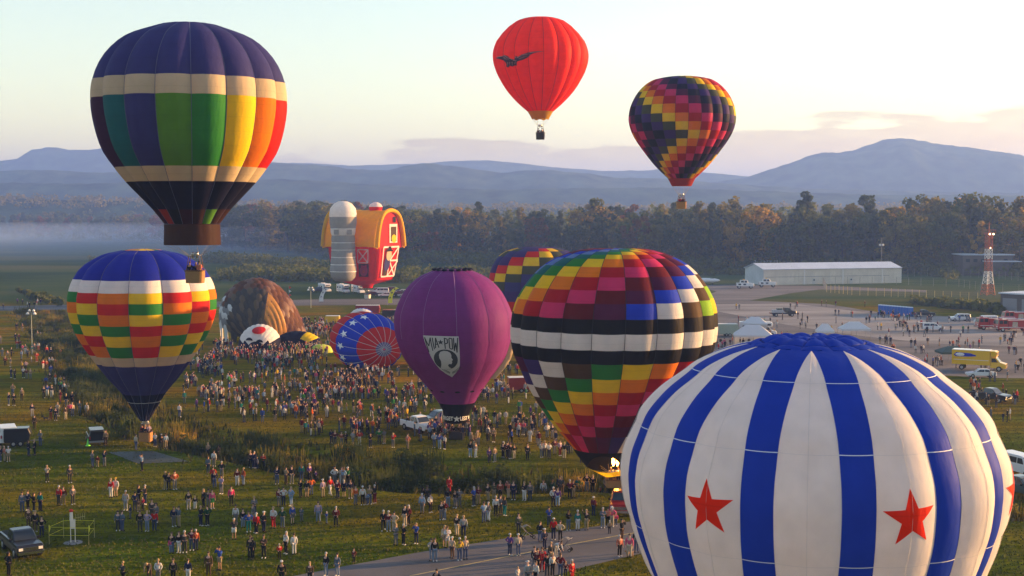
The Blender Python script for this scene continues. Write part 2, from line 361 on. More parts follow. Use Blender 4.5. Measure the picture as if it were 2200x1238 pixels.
class Envelope:
    """surface of revolution with pillowed gores. prof_px: (y, half width) in photo pixels at distance d"""
    def __init__(s, cx, d, prof_px, ngore, seam_deg, bulge, ybase, axis_dx=0.0, hrow=0.0, lumps=None):
        hm = max(h for y, h in prof_px); al, ar = math.atan((cx - hm - 1100) / F), math.atan((cx + hm - 1100) / F)
        za = (al + ar) / 2; rad = d / math.cos(za) * math.sin((ar - al) / 2); cx = 1100 + F * math.tan(za)      # true centre line and radius behind the seen outline
        k0 = rad / (hm * (P(cx, ybase, d) - C0).dot(fw) / F); prof_px = [(y, h * k0) for y, h in prof_px]
        s.cx, s.d, s.n = cx, d, ngore
        s.base = P(cx, ybase, d); s.az = math.atan((cx - 1100) / F)
        mpp = (s.base - C0).dot(fw) / F; s.mpp = mpp
        pr = catmull(prof_px)
        s.zr = np.array([((P(cx, y, d).z - s.base.z), max(0.0, hw) * mpp) for y, hw in pr])
        seg = np.hypot(np.diff(s.zr[:, 0]), np.diff(s.zr[:, 1])); s.arc = np.concatenate([[0], np.cumsum(seg)]); s.len = s.arc[-1]
        s.ypx = pr[:, 0]; s.seam = R(seam_deg) - s.az; s.b = bulge; s.adx = axis_dx * mpp; s.hrow = hrow
        s.rmax = s.zr[:, 1].max(); s.rows_t = None; s.lumps = lumps; s.ztop = s.zr[0, 0]
    def t_of_y(s, y):
        """arc length of the point on the camera-facing meridian that appears at row y"""
        if not hasattr(s, 'yf'):
            z = s.zr[:, 0] + s.base.z; r = s.zr[:, 1]; dist = math.hypot(s.base.x, s.base.y)
            hd = dist - r; dep = hd * math.cos(s.az) * math.cos(pitch) + (H - z) * math.sin(pitch)
            upc = hd * math.cos(s.az) * math.sin(pitch) - (H - z) * math.cos(pitch)
            s.yf = np.maximum.accumulate(619 - upc / dep * F)
        return float(np.interp(y, s.yf + np.arange(len(s.yf)) * 1e-6, s.arc))
    def pt(s, g, t, off=0.0):
        """g: gore coordinate (float, gore index + fraction), t: arc length from the crown"""
        z = np.interp(t, s.arc, s.zr[:, 0]); r = np.interp(t, s.arc, s.zr[:, 1])
        u = g - np.floor(g); a = s.seam + g * 2 * math.pi / s.n
        wgt = np.clip(r / s.rmax, 0, 1)
        rr = r - (1 - 4 * u * (1 - u)) * s.b * r
        if s.hrow and s.rows_t is not None:
            rt = s.rows_t; k = np.clip(np.searchsorted(rt, t, side='right') - 1, 0, len(rt) - 2)
            v = (t - rt[k]) / (rt[k + 1] - rt[k]); v = np.clip(v, 0, 1); rr = rr + s.hrow * s.rmax * 4 * v * (1 - v) * 0.5
        rr = rr + off
        k = (s.ztop - z) / max(1e-6, s.ztop); ax = s.adx * np.clip(k, 0, 1) ** 1.5
        if s.lumps is not None: z = z + s.lumps(g, t, s)
        return np.stack([np.sin(a) * rr + ax, -np.cos(a) * rr, z + off * 0.3], -1)
    def patch(s, name, g0, g1, t0, t1, m, parent, nu=6, nv=5, off=0.0):
        gg = np.linspace(g0, g1, nu + 1); tt = np.linspace(t0, t1, nv + 1)
        eps = 1e-5; g_in = np.clip(gg, math.floor(g0 + 1e-6) + eps, math.ceil(g1 - 1e-6) - eps) if g1 - g0 <= 1.001 else gg
        Gg, Tt = np.meshgrid(g_in, tt); V = s.pt(Gg, Tt, off)
        dg = 2e-3; dt = 0.03
        Ga = np.clip(Gg + dg, np.floor(Gg) + eps, np.floor(Gg) + 1 - eps); Gb = np.clip(Gg - dg, np.floor(Gg) + eps, np.floor(Gg) + 1 - eps)
        tu = s.pt(Ga, Tt, off) - s.pt(Gb, Tt, off); tv = s.pt(Gg, np.minimum(Tt + dt, s.len), off) - s.pt(Gg, np.maximum(Tt - dt, 0.02), off)
        nn = np.cross(tv, tu); ln = np.linalg.norm(nn, axis=-1, keepdims=True); nn = nn / np.maximum(ln, 1e-9)
        rad = V.copy(); rad[..., 2] = 0.2; sg = np.sign((nn * rad).sum(-1, keepdims=True)); 
        if t0 < 0.06 * s.len: sg = np.sign(nn[..., 2:3])
        nn = nn * np.where(sg == 0, 1, sg)
        V = V.reshape(-1, 3); nn = nn.reshape(-1, 3); w = nu + 1
        Qd = [(j * w + i, (j + 1) * w + i, (j + 1) * w + i + 1, j * w + i + 1) for j in range(nv) for i in range(nu)]
        me = bpy.data.meshes.new(name); me.from_pydata(V.tolist(), [], Qd); me.materials.append(m)
        me.polygons.foreach_set('use_smooth', [True] * len(Qd)); me.update()
        me.normals_split_custom_set_from_vertices([tuple(x) for x in nn])
        o = bpy.data.objects.new(name, me); col.objects.link(o); o.parent = parent; return o
    def seam_strip(s, name, g, t0, t1, wd, m, parent, n=40, off=0.015):
        tt = np.linspace(t0, t1, n); vs = []
        r = np.maximum(0.05, np.interp(tt, s.arc, s.zr[:, 1])); dg = wd / (r * 2 * math.pi / s.n) / 2
        c = s.pt(np.full(n, g) + 1e-5, tt, off)
        tang = np.stack([np.cos(s.seam + g * 2 * math.pi / s.n) * np.ones(n), np.sin(s.seam + g * 2 * math.pi / s.n) * np.ones(n), np.zeros(n)], -1)
        a = c - tang * wd / 2; b = c + tang * wd / 2; ra = np.array([math.sin(s.seam + g * 2 * math.pi / s.n), -math.cos(s.seam + g * 2 * math.pi / s.n), 0.3]) * wd * 0.7
        mid = c + ra
        vs = np.concatenate([a, mid, b]).tolist(); fs = []
        for i in range(n - 1): fs += [(i, i + 1, n + i + 1, n + i), (n + i, n + i + 1, 2 * n + i + 1, 2 * n + i)]
        me = bpy.data.meshes.new(name); me.from_pydata(vs, [], fs); me.materials.append(m); me.update()
        o = bpy.data.objects.new(name, me); col.objects.link(o); o.parent = parent; return o
    def ring_strip(s, name, g0, g1, t, wd, m, parent, n=10, off=0.03):
        gg = np.linspace(g0 + 1e-4, g1 - 1e-4, n); a = s.pt(gg, np.full(n, t - wd / 2), off); b = s.pt(gg, np.full(n, t + wd / 2), off)
        me = bpy.data.meshes.new(name); me.from_pydata(np.concatenate([a, b]).tolist(), [], [(i, n + i, n + i + 1, i + 1) for i in range(n - 1)]); me.materials.append(m); me.update()
        o = bpy.data.objects.new(name, me); col.objects.link(o); o.parent = parent; return o
    def decal(s, name, polys, g_c, t_c, m, parent, cell=0.12, off=0.05):
        """polys: list of 2D polygons (x right, y up, metres) with even-odd holes, laid on the surface around (g_c, t_c)"""
        me = poly_mesh(polys, cell); r = float(np.interp(t_c, s.arc, s.zr[:, 1]))
        co = np.array([v.co[:2] for v in me.vertices]) if len(me.vertices) else np.zeros((0, 2))
        if len(co) == 0: return None
        g = g_c + co[:, 0] / (r * 2 * math.pi / s.n); t = t_c - co[:, 1]
        V = s.pt(g, t, off)
        for v, p in zip(me.vertices, V): v.co = p
        me.materials.append(m); me.polygons.foreach_set('use_smooth', [True] * len(me.polygons)); me.update(); o = bpy.data.objects.new(name, me); col.objects.link(o); o.parent = parent; return o

def refine(bm, L_):
    for _ in range(9):
        e = [x for x in bm.edges if x.calc_length() > L_]
        if not e: break
        bmesh.ops.subdivide_edges(bm, edges=e, cuts=1); bmesh.ops.triangulate(bm, faces=[f for f in bm.faces if len(f.verts) > 3])
def poly_mesh(polys, cell):
    cu = bpy.data.curves.new("c", 'CURVE'); cu.dimensions = '2D'; cu.fill_mode = 'BOTH'
    for p in polys:
        sp = cu.splines.new('POLY'); sp.points.add(len(p) - 1); sp.use_cyclic_u = True
        for q, (x, y) in zip(sp.points, p): q.co = (x, y, 0, 1)
    o = bpy.data.objects.new("c", cu); me = o.to_mesh().copy() if False else bpy.data.meshes.new_from_object(o)
    bpy.data.objects.remove(o); bpy.data.curves.remove(cu)
    bm = bmesh.new(); bm.from_mesh(me); refine(bm, cell); bm.to_mesh(me); bm.free(); me.materials.clear(); return me
def text_mesh(txt, size, sx=1.0, cell=None, bold=0.0):
    cu = bpy.data.curves.new("t", 'FONT'); cu.body = txt; cu.size = size; cu.align_x = 'CENTER'; cu.align_y = 'CENTER'; cu.offset = bold; cu.resolution_u = 3
    o = bpy.data.objects.new("t", cu); me = bpy.data.meshes.new_from_object(o); bpy.data.objects.remove(o); bpy.data.curves.remove(cu)
    for v in me.vertices: v.co.x *= sx
    if cell:
        bm = bmesh.new(); bm.from_mesh(me); refine(bm, cell); bm.to_mesh(me); bm.free()
    me.materials.clear(); return me
def star_poly(cx, cy, r, rot=0.0, k=0.40, n=5, sub=6):
    pts = []
    for i in range(2 * n):
        rr = r if i % 2 == 0 else r * k; a = math.pi / 2 + rot + i * math.pi / n; pts.append((cx + rr * math.cos(a), cy + rr * math.sin(a)))
    return pts
def ell_poly(cx, cy, rx, ry, n=40, a0=0, a1=2 * math.pi): return [(cx + rx * math.cos(a0 + (a1 - a0) * i / n), cy + ry * math.sin(a0 + (a1 - a0) * i / n)) for i in range(n)]

WICK = mat("wicker", (0.34, 0.18, 0.06), 0.7, nscale=14, namp=0.4, bump=0.8, bscale=22, stretch=(1, 1, 3))
WICKL = mat("pale_wicker", (0.42, 0.20, 0.06), 0.7, nscale=14, namp=0.4, bump=0.8, bscale=22, stretch=(1, 1, 3))
WICKD = mat("dark_wicker", (0.05, 0.035, 0.028), 0.8, nscale=14, namp=0.4)
LEATH = mat("leather_trim", (0.11, 0.05, 0.02), 0.55)
STEEL = mat("stainless_steel", (0.55, 0.55, 0.55), 0.3, metal=1.0)
ROPE = mat("suspension_rope", (0.30, 0.26, 0.2), 0.8)
def basket(parent, x, y, z, w_, d_, h_, frame_h, m, mouth_z, mouth_r, nrope=8, az=0.0, flag=False):
    """wicker basket with rim, uprights, burner frame, twin burners and the ropes up to the envelope"""
    mb = MB(); n = 9
    # woven sides with a slight belly and rounded corners, in horizontal courses
    def ring(s, zz):
        out_ = []
        for cx_, cy_, a0 in ((1, -1, -90), (1, 1, 0), (-1, 1, 90), (-1, -1, 180)):
            for k in range(3):
                a = R(a0 + k * 45); rr = 0.16 * w_
                out_.append((x + cx_ * (w_ / 2 - rr) * s + math.cos(a) * rr * s, y + cy_ * (d_ / 2 - rr) * s + math.sin(a) * rr * s, zz))
        return out_
    courses = 9; vs = []; 
    for j in range(courses * 2 + 1):
        f = j / (courses * 2); vs.append(ring((0.94 + 0.06 * math.sin(f * math.pi * 0.6)) + (0.012 if j % 2 else -0.008), z + f * h_))
    k = len(vs[0]); flat = [p for r_ in vs for p in r_]
    mb.add(flat, [(j * k + i, j * k + (i + 1) % k, (j + 1) * k + (i + 1) % k, (j + 1) * k + i) for j in range(len(vs) - 1) for i in range(k)] + [tuple(range(k - 1, -1, -1))])
    b = mb.build("basket", m, parent)
    rim = MB(); rr = ring(1.03, z + h_); rim.path(rr + [rr[0]], 0.05 * w_ / 1.5, 6)
    rim.build("rim", LEATH, b)
    top = z + h_ + frame_h
    for sx in (-1, 1):
        for sy in (-1, 1):
            MB().tube((x + sx * w_ * 0.42, y + sy * d_ * 0.42, z + h_), (x + sx * w_ * 0.28, y + sy * d_ * 0.28, top), 0.03, 0.03, 6).build("upright", LEATH, b)
    fr = MB(); q = [(x + sx * w_ * 0.28, y + sy * d_ * 0.28, top) for sx, sy in ((-1, -1), (1, -1), (1, 1), (-1, 1))]
    fr.path(q + [q[0]], 0.03, 6); fr.build("burner_frame", STEEL, b)
    for sx in (-1, 1):
        bu = MB(); bu.lathe([(0.06, -0.25), (0.09, -0.05), (0.16, 0.0), (0.16, 0.28), (0.12, 0.3)], 10, (x + sx * 0.19, y, top)); bu.build("burner", STEEL, b)
    if mouth_r:
        rp = MB()
        for i in range(nrope):
            a = 2 * math.pi * (i + .5) / nrope
            c_ = q[(0 if math.sin(a) < 0 else 3) if math.cos(a) < 0 else (1 if math.sin(a) < 0 else 2)]
            rp.tube(c_, (mouth_r * math.cos(a), mouth_r * math.sin(a), mouth_z), 0.014, 0.014, 4)
        rp.build("suspension_cables", ROPE, parent)
    return b

def make_balloon(label, env, rows, colour, tape=None, tape_w=0.05, nu=6, nv=4, rings=None, name="hot_air_balloon", tr=None, tape_rng=None, group=None, cat="hot air balloon"):
    """rows: arc lengths bounding the bands; colour(gore, row) -> fabric name"""
    root = empty(name, env.base, 0, label, cat, group)
    env.rows_t = np.array(rows)
    shell = empty("envelope", (0, 0, 0)); shell.parent = root
    view = -env.az
    order = []
    for g in range(env.n):
        for r in range(len(rows) - 1): order.append((g, r))
    def facing(g): 
        a = env.seam + (g + .5) * 2 * math.pi / env.n; return math.cos(a - view)
    order.sort(key=lambda q: -facing(q[0])); 
    back = {}
    for k, (g, r) in enumerate(order):
        m = fab(colour(g, r), tr) if isinstance(colour(g, r), str) else colour(g, r)
        if k < 300: env.patch("panel", g, g + 1, rows[r], rows[r + 1], m, shell, nu, nv)
        else: back.setdefault(0, []).append(env.patch("panel", g, g + 1, rows[r], rows[r + 1], m, shell, nu, nv))
    if back:
        obs = back[0]; mats_ = []; vs = []; fs = []; mi = []
        for o in obs:
            b0 = len(vs); vs += [tuple(v.co) for v in o.data.vertices]; mm = o.data.materials[0]
            if mm not in mats_: mats_.append(mm)
            for p in o.data.polygons: fs.append(tuple(b0 + i for i in p.vertices)); mi.append(mats_.index(mm))
            me = o.data; bpy.data.objects.remove(o); bpy.data.meshes.remove(me)
        me = bpy.data.meshes.new("rear_panels"); me.from_pydata(vs, [], fs)
        for mm in mats_: me.materials.append(mm)
        me.polygons.foreach_set('material_index', mi); me.polygons.foreach_set('use_smooth', [True] * len(fs)); me.update()
        o = bpy.data.objects.new("rear_panels", me); col.objects.link(o); o.parent = shell; o['kind'] = 'stuff'
    if tape:
        a, b = tape_rng or (rows[0] + 0.3, rows[-1])
        for g in range(env.n): env.seam_strip("load_tape", g, a, b, tape_w, tape, shell)
    return root, shell
def ramp_rows(a, b, n): return [a + (b - a) * i / n for i in range(n)]

TAPE_W = mat("white_load_tape", (0.55, 0.54, 0.52), 0.7); TAPE_D = mat("dark_load_tape", (0.03, 0.03, 0.04), 0.8); TAPE_L = mat("faded_load_tape", (0.16, 0.16, 0.26), 0.7)

# --- navy balloon with cream bands, upper left
prof = [(52, 0), (52.3, 30), (54, 55), (60, 78), (84, 139), (123.6, 183), (170, 207), (214, 213), (262, 208.5), (320, 192), (360, 166), (394, 139), (428, 106), (451, 84), (481, 60)]
eN = Envelope(411, 117, prof, 17, 0.5, 0.065, 608)
T = eN.t_of_y
rows = [0, 1.1, 2.3] + ramp_rows(4.2, T(158), 2) + [T(158), T(200), T(279), T(356), T(389), T(450), eN.len]
midc = {-1: 'ltgreen', 0: 'green', 1: 'yellow', 2: 'orange', 3: 'red', -2: 'navy', -3: 'teal', -4: 'dkpurple', 4: 'crimson', 5: 'maroon', -5: 'purple', -6: 'navy', 6: 'navy', 7: 'teal', -7: 'green', -8: 'yellow'}
def cN(g, r):
    k = (g + 8) % 17 - 8
    if r == 0: return 'gold'
    if r == 1: return 'yellow' if k in (-2, -1, 1, 0) else 'gold'
    if r in (2, 3, 4): return 'navy'
    if r in (5, 8): return 'cream'
    if r in (6, 7): return midc.get(k, 'orange')
    if r == 10: return {-2: 'black', -3: 'mudred', 1: 'ltgreen'}.get(k, 'wine' if k < 0 else 'skirtbrown')
    return 'blacknavy'
rN, shN = make_balloon("high navy balloon with cream bands, rainbow centre panels and black skirt", eN, rows, cN, TAPE_L, 0.05)
sk = []
for g in range(17):
    mb = MB(); vs = []
    for j, y in enumerate((482, 497, 512, 526)):
        for i in range(4):
            gg = g + i / 3; a = eN.seam + gg * 2 * math.pi / 17; rr = (59 if j else 59.5) * eN.mpp * (1 - 0.03 * (1 - 4 * (gg % 1) * (1 - gg % 1)) if i % 3 else 0.985) * (1.0 + 0.03 * (j - 1) / 3)
            vs.append((math.sin(a) * rr, -math.cos(a) * rr, P(407, y, 117).z - eN.base.z))
    mb.add(vs, [(j * 4 + i, (j + 1) * 4 + i, (j + 1) * 4 + i + 1, j * 4 + i + 1) for j in range(3) for i in range(3)], 0, True)
    mb.build("skirt_panel", fab('skirtbrown', .1), rN)
basket(rN, 0.2, 0, 0, 1.6, 1.3, 1.12, 1.35, WICK, P(407, 526, 117).z - eN.base.z, 58 * eN.mpp)

# --- blue topped balloon with checked bands, lower left, basket just above the grass
prof = [(534.5, 0), (535, 20), (537, 40), (541, 60), (548, 89), (572, 130), (602, 151), (631, 160.5), (650, 161.5), (667, 160.5), (691, 154), (721, 141), (750, 123), (786, 97), (815, 74), (843, 49), (880, 25), (904, 10)]
eC = Envelope(309, 147, prof, 13, 16.5, 0.08, 948, axis_dx=0, hrow=0.004)
T = eC.t_of_y
rows = [0, 0.9, 2.2, 4.5, T(604), T(631), T(654), T(678), T(702), T(724), T(747), T(770), T(789), T(850), eC.len]
colsC = {-4: ['green', 'orange', 'yellow', 'green', 'orange', 'red'], -3: ['red', 'yellow', 'green', 'yellow', 'red', 'orange'], -2: ['orange', 'red', 'orange', 'green', 'yellow', 'green'],
         -1: ['yellow', 'green', 'yellow', 'red', 'orange', 'red'], 0: ['red', 'orange', 'green', 'orange', 'green', 'yellow'], 1: ['yellow', 'red', 'orange', 'red', 'yellow', 'green'], 2: ['orange', 'green', 'red', 'orange', 'green', 'yellow'],
         3: ['green', 'yellow', 'orange', 'green', 'red', 'orange'], 4: ['red', 'orange', 'green', 'yellow', 'green', 'red'], 5: ['yellow', 'green', 'red', 'orange', 'yellow', 'green'], 6: ['orange', 'red', 'yellow', 'green', 'red', 'yellow'], 7: ['red', 'green', 'orange', 'yellow', 'orange', 'red'], 8: ['yellow', 'orange', 'green', 'red', 'yellow', 'orange']}
def cC(g, r):
    k = (g + 4) % 13 - 4
    if r == 0: return 'gold'
    if r == 1: return ['yellow', 'green', 'orange', 'gold'][g % 4]
    if r in (2, 3): return 'royal'
    if r == 4: return 'white'
    if 5 <= r <= 10: return colsC[k][r - 5]
    if r == 11: return 'cream'
    return 'navy' if r == 12 else 'blacknavy'
rC, shC = make_balloon("blue topped balloon with white band above red, yellow and green checks, basket over the grass", eC, rows, cC, TAPE_L, 0.045, nu=8)
for g in range(13): eC.ring_strip("white_tape", g, g + 1, T(867), 0.07, TAPE_W, shC, 4)
basket(rC, 0.1, 0, 0, 1.4, 1.2, 1.1, 0.95, WICKL, P(306, 904, 147).z - eC.base.z, 9 * eC.mpp)

# --- red balloon with the flying eagle
prof = [(38, 0), (38.3, 16), (39.5, 28), (44, 47), (59, 68.5), (83, 90), (100, 98.5), (117, 102.5), (134, 101.5), (150, 97), (165, 90.5), (194, 73), (219, 51), (240, 27.5)]
eR = Envelope(1161, 231, prof, 19, 4, 0.05, 300)
T = eR.t_of_y
rows = [0, 0.8] + ramp_rows(2.6, T(76), 1) + [T(76), T(104), T(132), T(158), T(186), T(214), eR.len]
rR, shR = make_balloon("plain red balloon with a flying eagle, highest above the mountains", eR, rows, lambda g, r: 'brightred' if r else 'crimson', TAPE_D, 0.05)
mb = MB()
for g in range(19):
    vs = []; zt = P(1161, 240, 231).z - eR.base.z; zb = P(1161, 256.5, 231).z - eR.base.z
    for j in range(4):
        for i in range(4):
            a = eR.seam + (g + i / 3) * 2 * math.pi / 19; rr = (27.3 - 9.8 * j / 3) * eR.mpp
            vs.append((math.sin(a) * rr, -math.cos(a) * rr, zt + (zb - zt) * j / 3 + (0.12 * math.sin(g * 2.1 + i) if j == 3 else 0)))
    MB().add(vs, [(j * 4 + i, (j + 1) * 4 + i, (j + 1) * 4 + i + 1, j * 4 + i + 1) for j in range(3) for i in range(3)], 0, True).build("skirt_panel", fab('gold', .15), rR)
basket(rR, 0, 0, 0, 1.55, 1.3, 1.2, 1.15, WICKD, P(1161, 256, 231).z - eR.base.z, 17 * eR.mpp)
# eagle: traced in metres about its centre (crop pixels / 4.125 * metres per pixel)
def egl(pts): return [((math.asin((x - 581) / 432) - math.asin(-236 / 432)) * eR.rmax, (440 - y) / 4.125 * eR.mpp) for x, y in pts]
lw = [(182, 405), (215, 396), (262, 390), (292, 402), (318, 430), (340, 436), (352, 412), (368, 410), (378, 418), (420, 398), (470, 382), (540, 377), (606, 375), (560, 384), (520, 392), (490, 404), (470, 420), (440, 438), (410, 450), (372, 456), (362, 470), (360, 492), (335, 486), (318, 498), (300, 488), (285, 503), (262, 494), (272, 470), (262, 450), (240, 434), (215, 418)]
eg = [egl(lw)]
gE = (0 - R(0)) 
def g_at(env, seen_deg): return (R(seen_deg) - env.az - env.seam) / (2 * math.pi / env.n)
gc = g_at(eR, -33); tcE = T(20 + 440 / 4.125)
EAG1 = mat("eagle_print_dark", (0.055, 0.012, 0.02), 0.7); EAG2 = mat("eagle_print_pink", (0.42, 0.16, 0.15), 0.7)
e1 = eR.decal("eagle_emblem", eg, gc, tcE, EAG1, shR, 0.5, 0.05)
feath = []
for x0, y0, x1, y1, wd in [(200, 400, 262, 396, 7), (262, 396, 300, 420, 7), (300, 420, 330, 440, 7), (375, 425, 420, 405, 7), (420, 404, 480, 388, 6), (480, 388, 590, 379, 5), (262, 412, 290, 440, 4), (250, 408, 275, 428, 4), (278, 408, 306, 444, 4), (390, 432, 420, 440, 4), (405, 422, 440, 428, 4), (425, 414, 462, 416, 4), (446, 404, 490, 402, 4), (290, 455, 280, 492, 5), (305, 455, 300, 486, 5), (322, 455, 318, 490, 5), (338, 455, 336, 484, 5), (350, 455, 352, 482, 4), (330, 442, 362, 448, 7), (350, 418, 368, 428, 8)]:
    dx, dy = x1 - x0, y1 - y0; ln = math.hypot(dx, dy); ax, ay = -dy / ln * wd / 2, dx / ln * wd / 2
    feath.append(egl([(x0 + ax, y0 + ay), (x0 - ax, y0 - ay), (x1 - ax * .3, y1 - ay * .3), (x1 + ax * .3, y1 + ay * .3)]))
for k, f in enumerate(feath): eR.decal("feather", [f], gc, tcE, EAG2, shR, 0.6, 0.075 + 0.001 * (k % 3))

# --- checker balloon, right of it
prof = [(164.5, 0), (165, 18), (167, 38), (175, 69), (197, 94), (225, 109.5), (250, 114.8), (272, 112.5), (295, 103), (323, 84), (357, 57), (384, 29)]
eK = Envelope(1464.5, 207, prof, 25, 7, 0.04, 449)
yk = [165 + 0] ; S8 = ['olive', 'yellow', 'orange', 'crimson', 'pink', 'plum', 'blacknavy', 'purple']
ybk = [180, 191, 205, 222, 242, 260.5, 279, 297.5, 314, 330, 345, 359, 373, 384]
T = eK.t_of_y
rows = ramp_rows(0, T(180), 4) + [T(y) for y in ybk[0:]]
rows[-1] = eK.len
rows = sorted(rows); mrow = rows.index(T(279))
def cK(g, r):
    k = (g + 12) % 25 - 12
    return S8[(abs(r - mrow) + (k + 1)) % 8]
rK, shK = make_balloon("balloon of small red, orange, purple and yellow squares over the treetops", eK, rows, cK, TAPE_D, 0.035, nu=4, nv=3)
for g in range(25):
    vs = []; zt = P(1464, 384, 207).z - eK.base.z; zb = P(1464, 400, 207).z - eK.base.z
    for j in range(3):
        for i in range(3):
            a = eK.seam + (g + i / 2) * 2 * math.pi / 25; rr = (29 - 8 * j / 2) * eK.mpp; vs.append((math.sin(a) * rr, -math.cos(a) * rr, zt + (zb - zt) * j / 2))
    MB().add(vs, [(j * 3 + i, (j + 1) * 3 + i, (j + 1) * 3 + i + 1, j * 3 + i + 1) for j in range(2) for i in range(2)], 0, True).build("skirt_panel", fab('mudred', .2), rK)
basket(rK, 0, 0, 0, 1.5, 1.3, 1.15, 1.0, WICKL, P(1464, 400, 207).z - eK.base.z, 20 * eK.mpp)

# --- balloon of large squares, partly hidden behind
prof = [(530, 0), (530.3, 20), (532.5, 42), (541, 70), (560, 92), (590, 104), (620, 108), (650, 105), (690, 88), (730, 62), (770, 34), (800, 16)]
eB = Envelope(1154, 228, prof, 16, 3, 0.05, 832)
T = eB.t_of_y
rows = ramp_rows(0, T(572), 5) + [T(572), T(590), T(608), T(628), T(650), T(672), T(700), T(730), T(765), eB.len]
S5 = ['olive', 'yellow', 'red', 'purple', 'navy']
rB, shB = make_balloon("balloon of large olive, yellow, red and purple squares behind the bright one", eB, rows, lambda g, r: ['purple', 'purple'][r] if r < 2 else S5[(5 * 9 + 9 - r + ((g + 8) % 16 - 8) * -1) % 5], TAPE_D, 0.04, nu=5, nv=3)
basket(rB, 0, 0, 0, 1.5, 1.3, 1.1, 1.0, WICK, P(1154, 800, 228).z - eB.base.z, 15 * eB.mpp)

# --- purple MIA POW balloon
prof = [(577, 0), (577.5, 25), (582.6, 45), (599, 78), (624.6, 104), (663, 123.5), (688, 128.5), (715, 127), (734.5, 122.5), (767, 110.5), (799, 88), (825, 66.5), (844, 53), (864, 40)]
eP = Envelope(972.6, 151, prof, 11, 3, 0.018, 946, axis_dx=12)
T = eP.t_of_y
rows = [0, 1.4, 2.2] + ramp_rows(4.5, T(845), 6) + [T(845), eP.len]
rP, shP = make_balloon("purple balloon with the white MIA POW shield, standing in the crowd", eP, rows, lambda g, r: 'blacknavy' if r == 0 else 'violet', mat('mauve_load_tape', (0.34, 0.20, 0.38), .7), 0.04, nu=10, nv=6, tape_rng=(1.9, T(735)))
def lumps_ring(env, z, r0, n, m, parent, rr=0.35):
    for i in range(n):
        a = 2 * math.pi * i / n; MB().ball((math.cos(a) * r0, math.sin(a) * r0, z), (rr, rr, rr * .45), 8).build("vent_fold", m, parent)
lumps_ring(eP, eP.ztop - 0.1, 2.1, 16, fab('blacknavy'), shP)
# black collar and scoop with lettering
cxo = eP.adx
prs = [(864, 40), (872, 36), (880, 31), (888, 28.5), (897, 26.5), (907, 24)]
for g in range(11):
    vs = []
    for j, (y, hw) in enumerate(prs):
        for i in range(5):
            a = eP.seam + (g + i / 4) * 2 * math.pi / 11; rr = hw * eP.mpp; vs.append((math.sin(a) * rr + cxo * (0.82 - 0.05 * j), -math.cos(a) * rr, P(972, y, 151).z - eP.base.z))
    MB().add(vs, [(j * 5 + i, (j + 1) * 5 + i, (j + 1) * 5 + i + 1, j * 5 + i + 1) for j in range(5) for i in range(4)], 0, True).build("collar_panel", fab('black', .05), rP)
for g in range(11):
    for ky in (840,): 
        eP.decal("black_patch", [ell_poly(-0.9, 0, 0.3, 0.14, 12), ell_poly(0.9, 0, 0.3, 0.14, 12)], g + .5, T(843.5), fab('black'), shP, 0.3, 0.04)
# lettering on the scoop: follows the curved cloth
def wrap_text(txt, size, sx, env, cx_l, zc, rr, a_c, m, parent, bold=0.0):
    me = text_mesh(txt, size, sx, 0.15, bold)
    for v in me.vertices:
        a = a_c + v.co.x / rr; v.co = (cx_l + math.sin(a) * (rr + 0.05), -math.cos(a) * (rr + 0.05), zc + v.co.y)
    me.materials.append(m); o = bpy.data.objects.new("lettering", me); col.objects.link(o); o.parent = parent
LETW = mat("white_lettering", (0.62, 0.58, 0.5), 0.7); LETD = mat("dark_lettering", (0.06, 0.05, 0.045), 0.7)
zc = P(972, 896, 151).z - eP.base.z
wrap_text("FORGET", 0.62, .85, eP, cxo * .62, zc, 27 * eP.mpp, -eP.az - R(52), LETW, rP, 0.02)
wrap_text("LEST WE", 0.62, .85, eP, cxo * .62, zc, 27 * eP.mpp, -eP.az + R(56), LETW, rP, 0.02)
stm = poly_mesh([star_poly(0, 0, 0.42)], 0.3)
for v in stm.vertices:
    a = -eP.az + R(2) + v.co.x / (27 * eP.mpp); rr = 27 * eP.mpp + .05; v.co = (cxo * .62 + math.sin(a) * rr, -math.cos(a) * rr, zc + v.co.y)
stm.materials.append(LETW); o = bpy.data.objects.new("star", stm); col.objects.link(o); o.parent = rP
basket(rP, cxo * .6, 0, 0, 1.7, 1.4, 1.15, 0.9, WICKD, P(972, 907, 151).z - eP.base.z, 22 * eP.mpp)
# shield (coordinates of the 3.095x crop, centre 388,650)
mp_ = eP.mpp / 3.095
def sh(pts): return [((x - 388) * mp_, (650 - y) * mp_) for x, y in pts]
ts = T(560 + 650 / 3.095); gs = g_at(eP, (math.degrees(math.asin((388 - 472) / 400))))
SHW = mat("shield_white", (0.55, 0.52, 0.5), 0.7); SHK = mat("shield_black", (0.035, 0.035, 0.03), 0.7)
eP.decal("shield", [sh([(276, 500), (382, 500), (490, 503), (493, 560), (496, 640), (497, 700), (492, 735), (470, 768), (435, 808), (390, 778), (352, 742), (330, 700), (308, 640), (286, 560)])], gs, ts, SHW, shP, 0.35, 0.05)
def sh_strokes(strs, wd):
    out_ = []
    for x0, y0, x1, y1 in strs:
        dx, dy = x1 - x0, y1 - y0; ln = math.hypot(dx, dy) or 1; ax, ay = -dy / ln * wd / 2, dx / ln * wd / 2
        out_.append(sh([(x0 + ax, y0 + ay), (x0 - ax, y0 - ay), (x1 - ax, y1 - ay), (x1 + ax, y1 + ay)]))
    return out_
def letter(strs, off=0.07):
    for k, p in enumerate(sh_strokes(strs, 6.5)): eP.decal("letter_stroke", [p], gs, ts, SHK, shP, 0.35, off + 0.0012 * k)
letter([(286, 512, 302, 612), (286, 512, 308, 570), (324, 512, 308, 570), (324, 512, 330, 600)])            # M
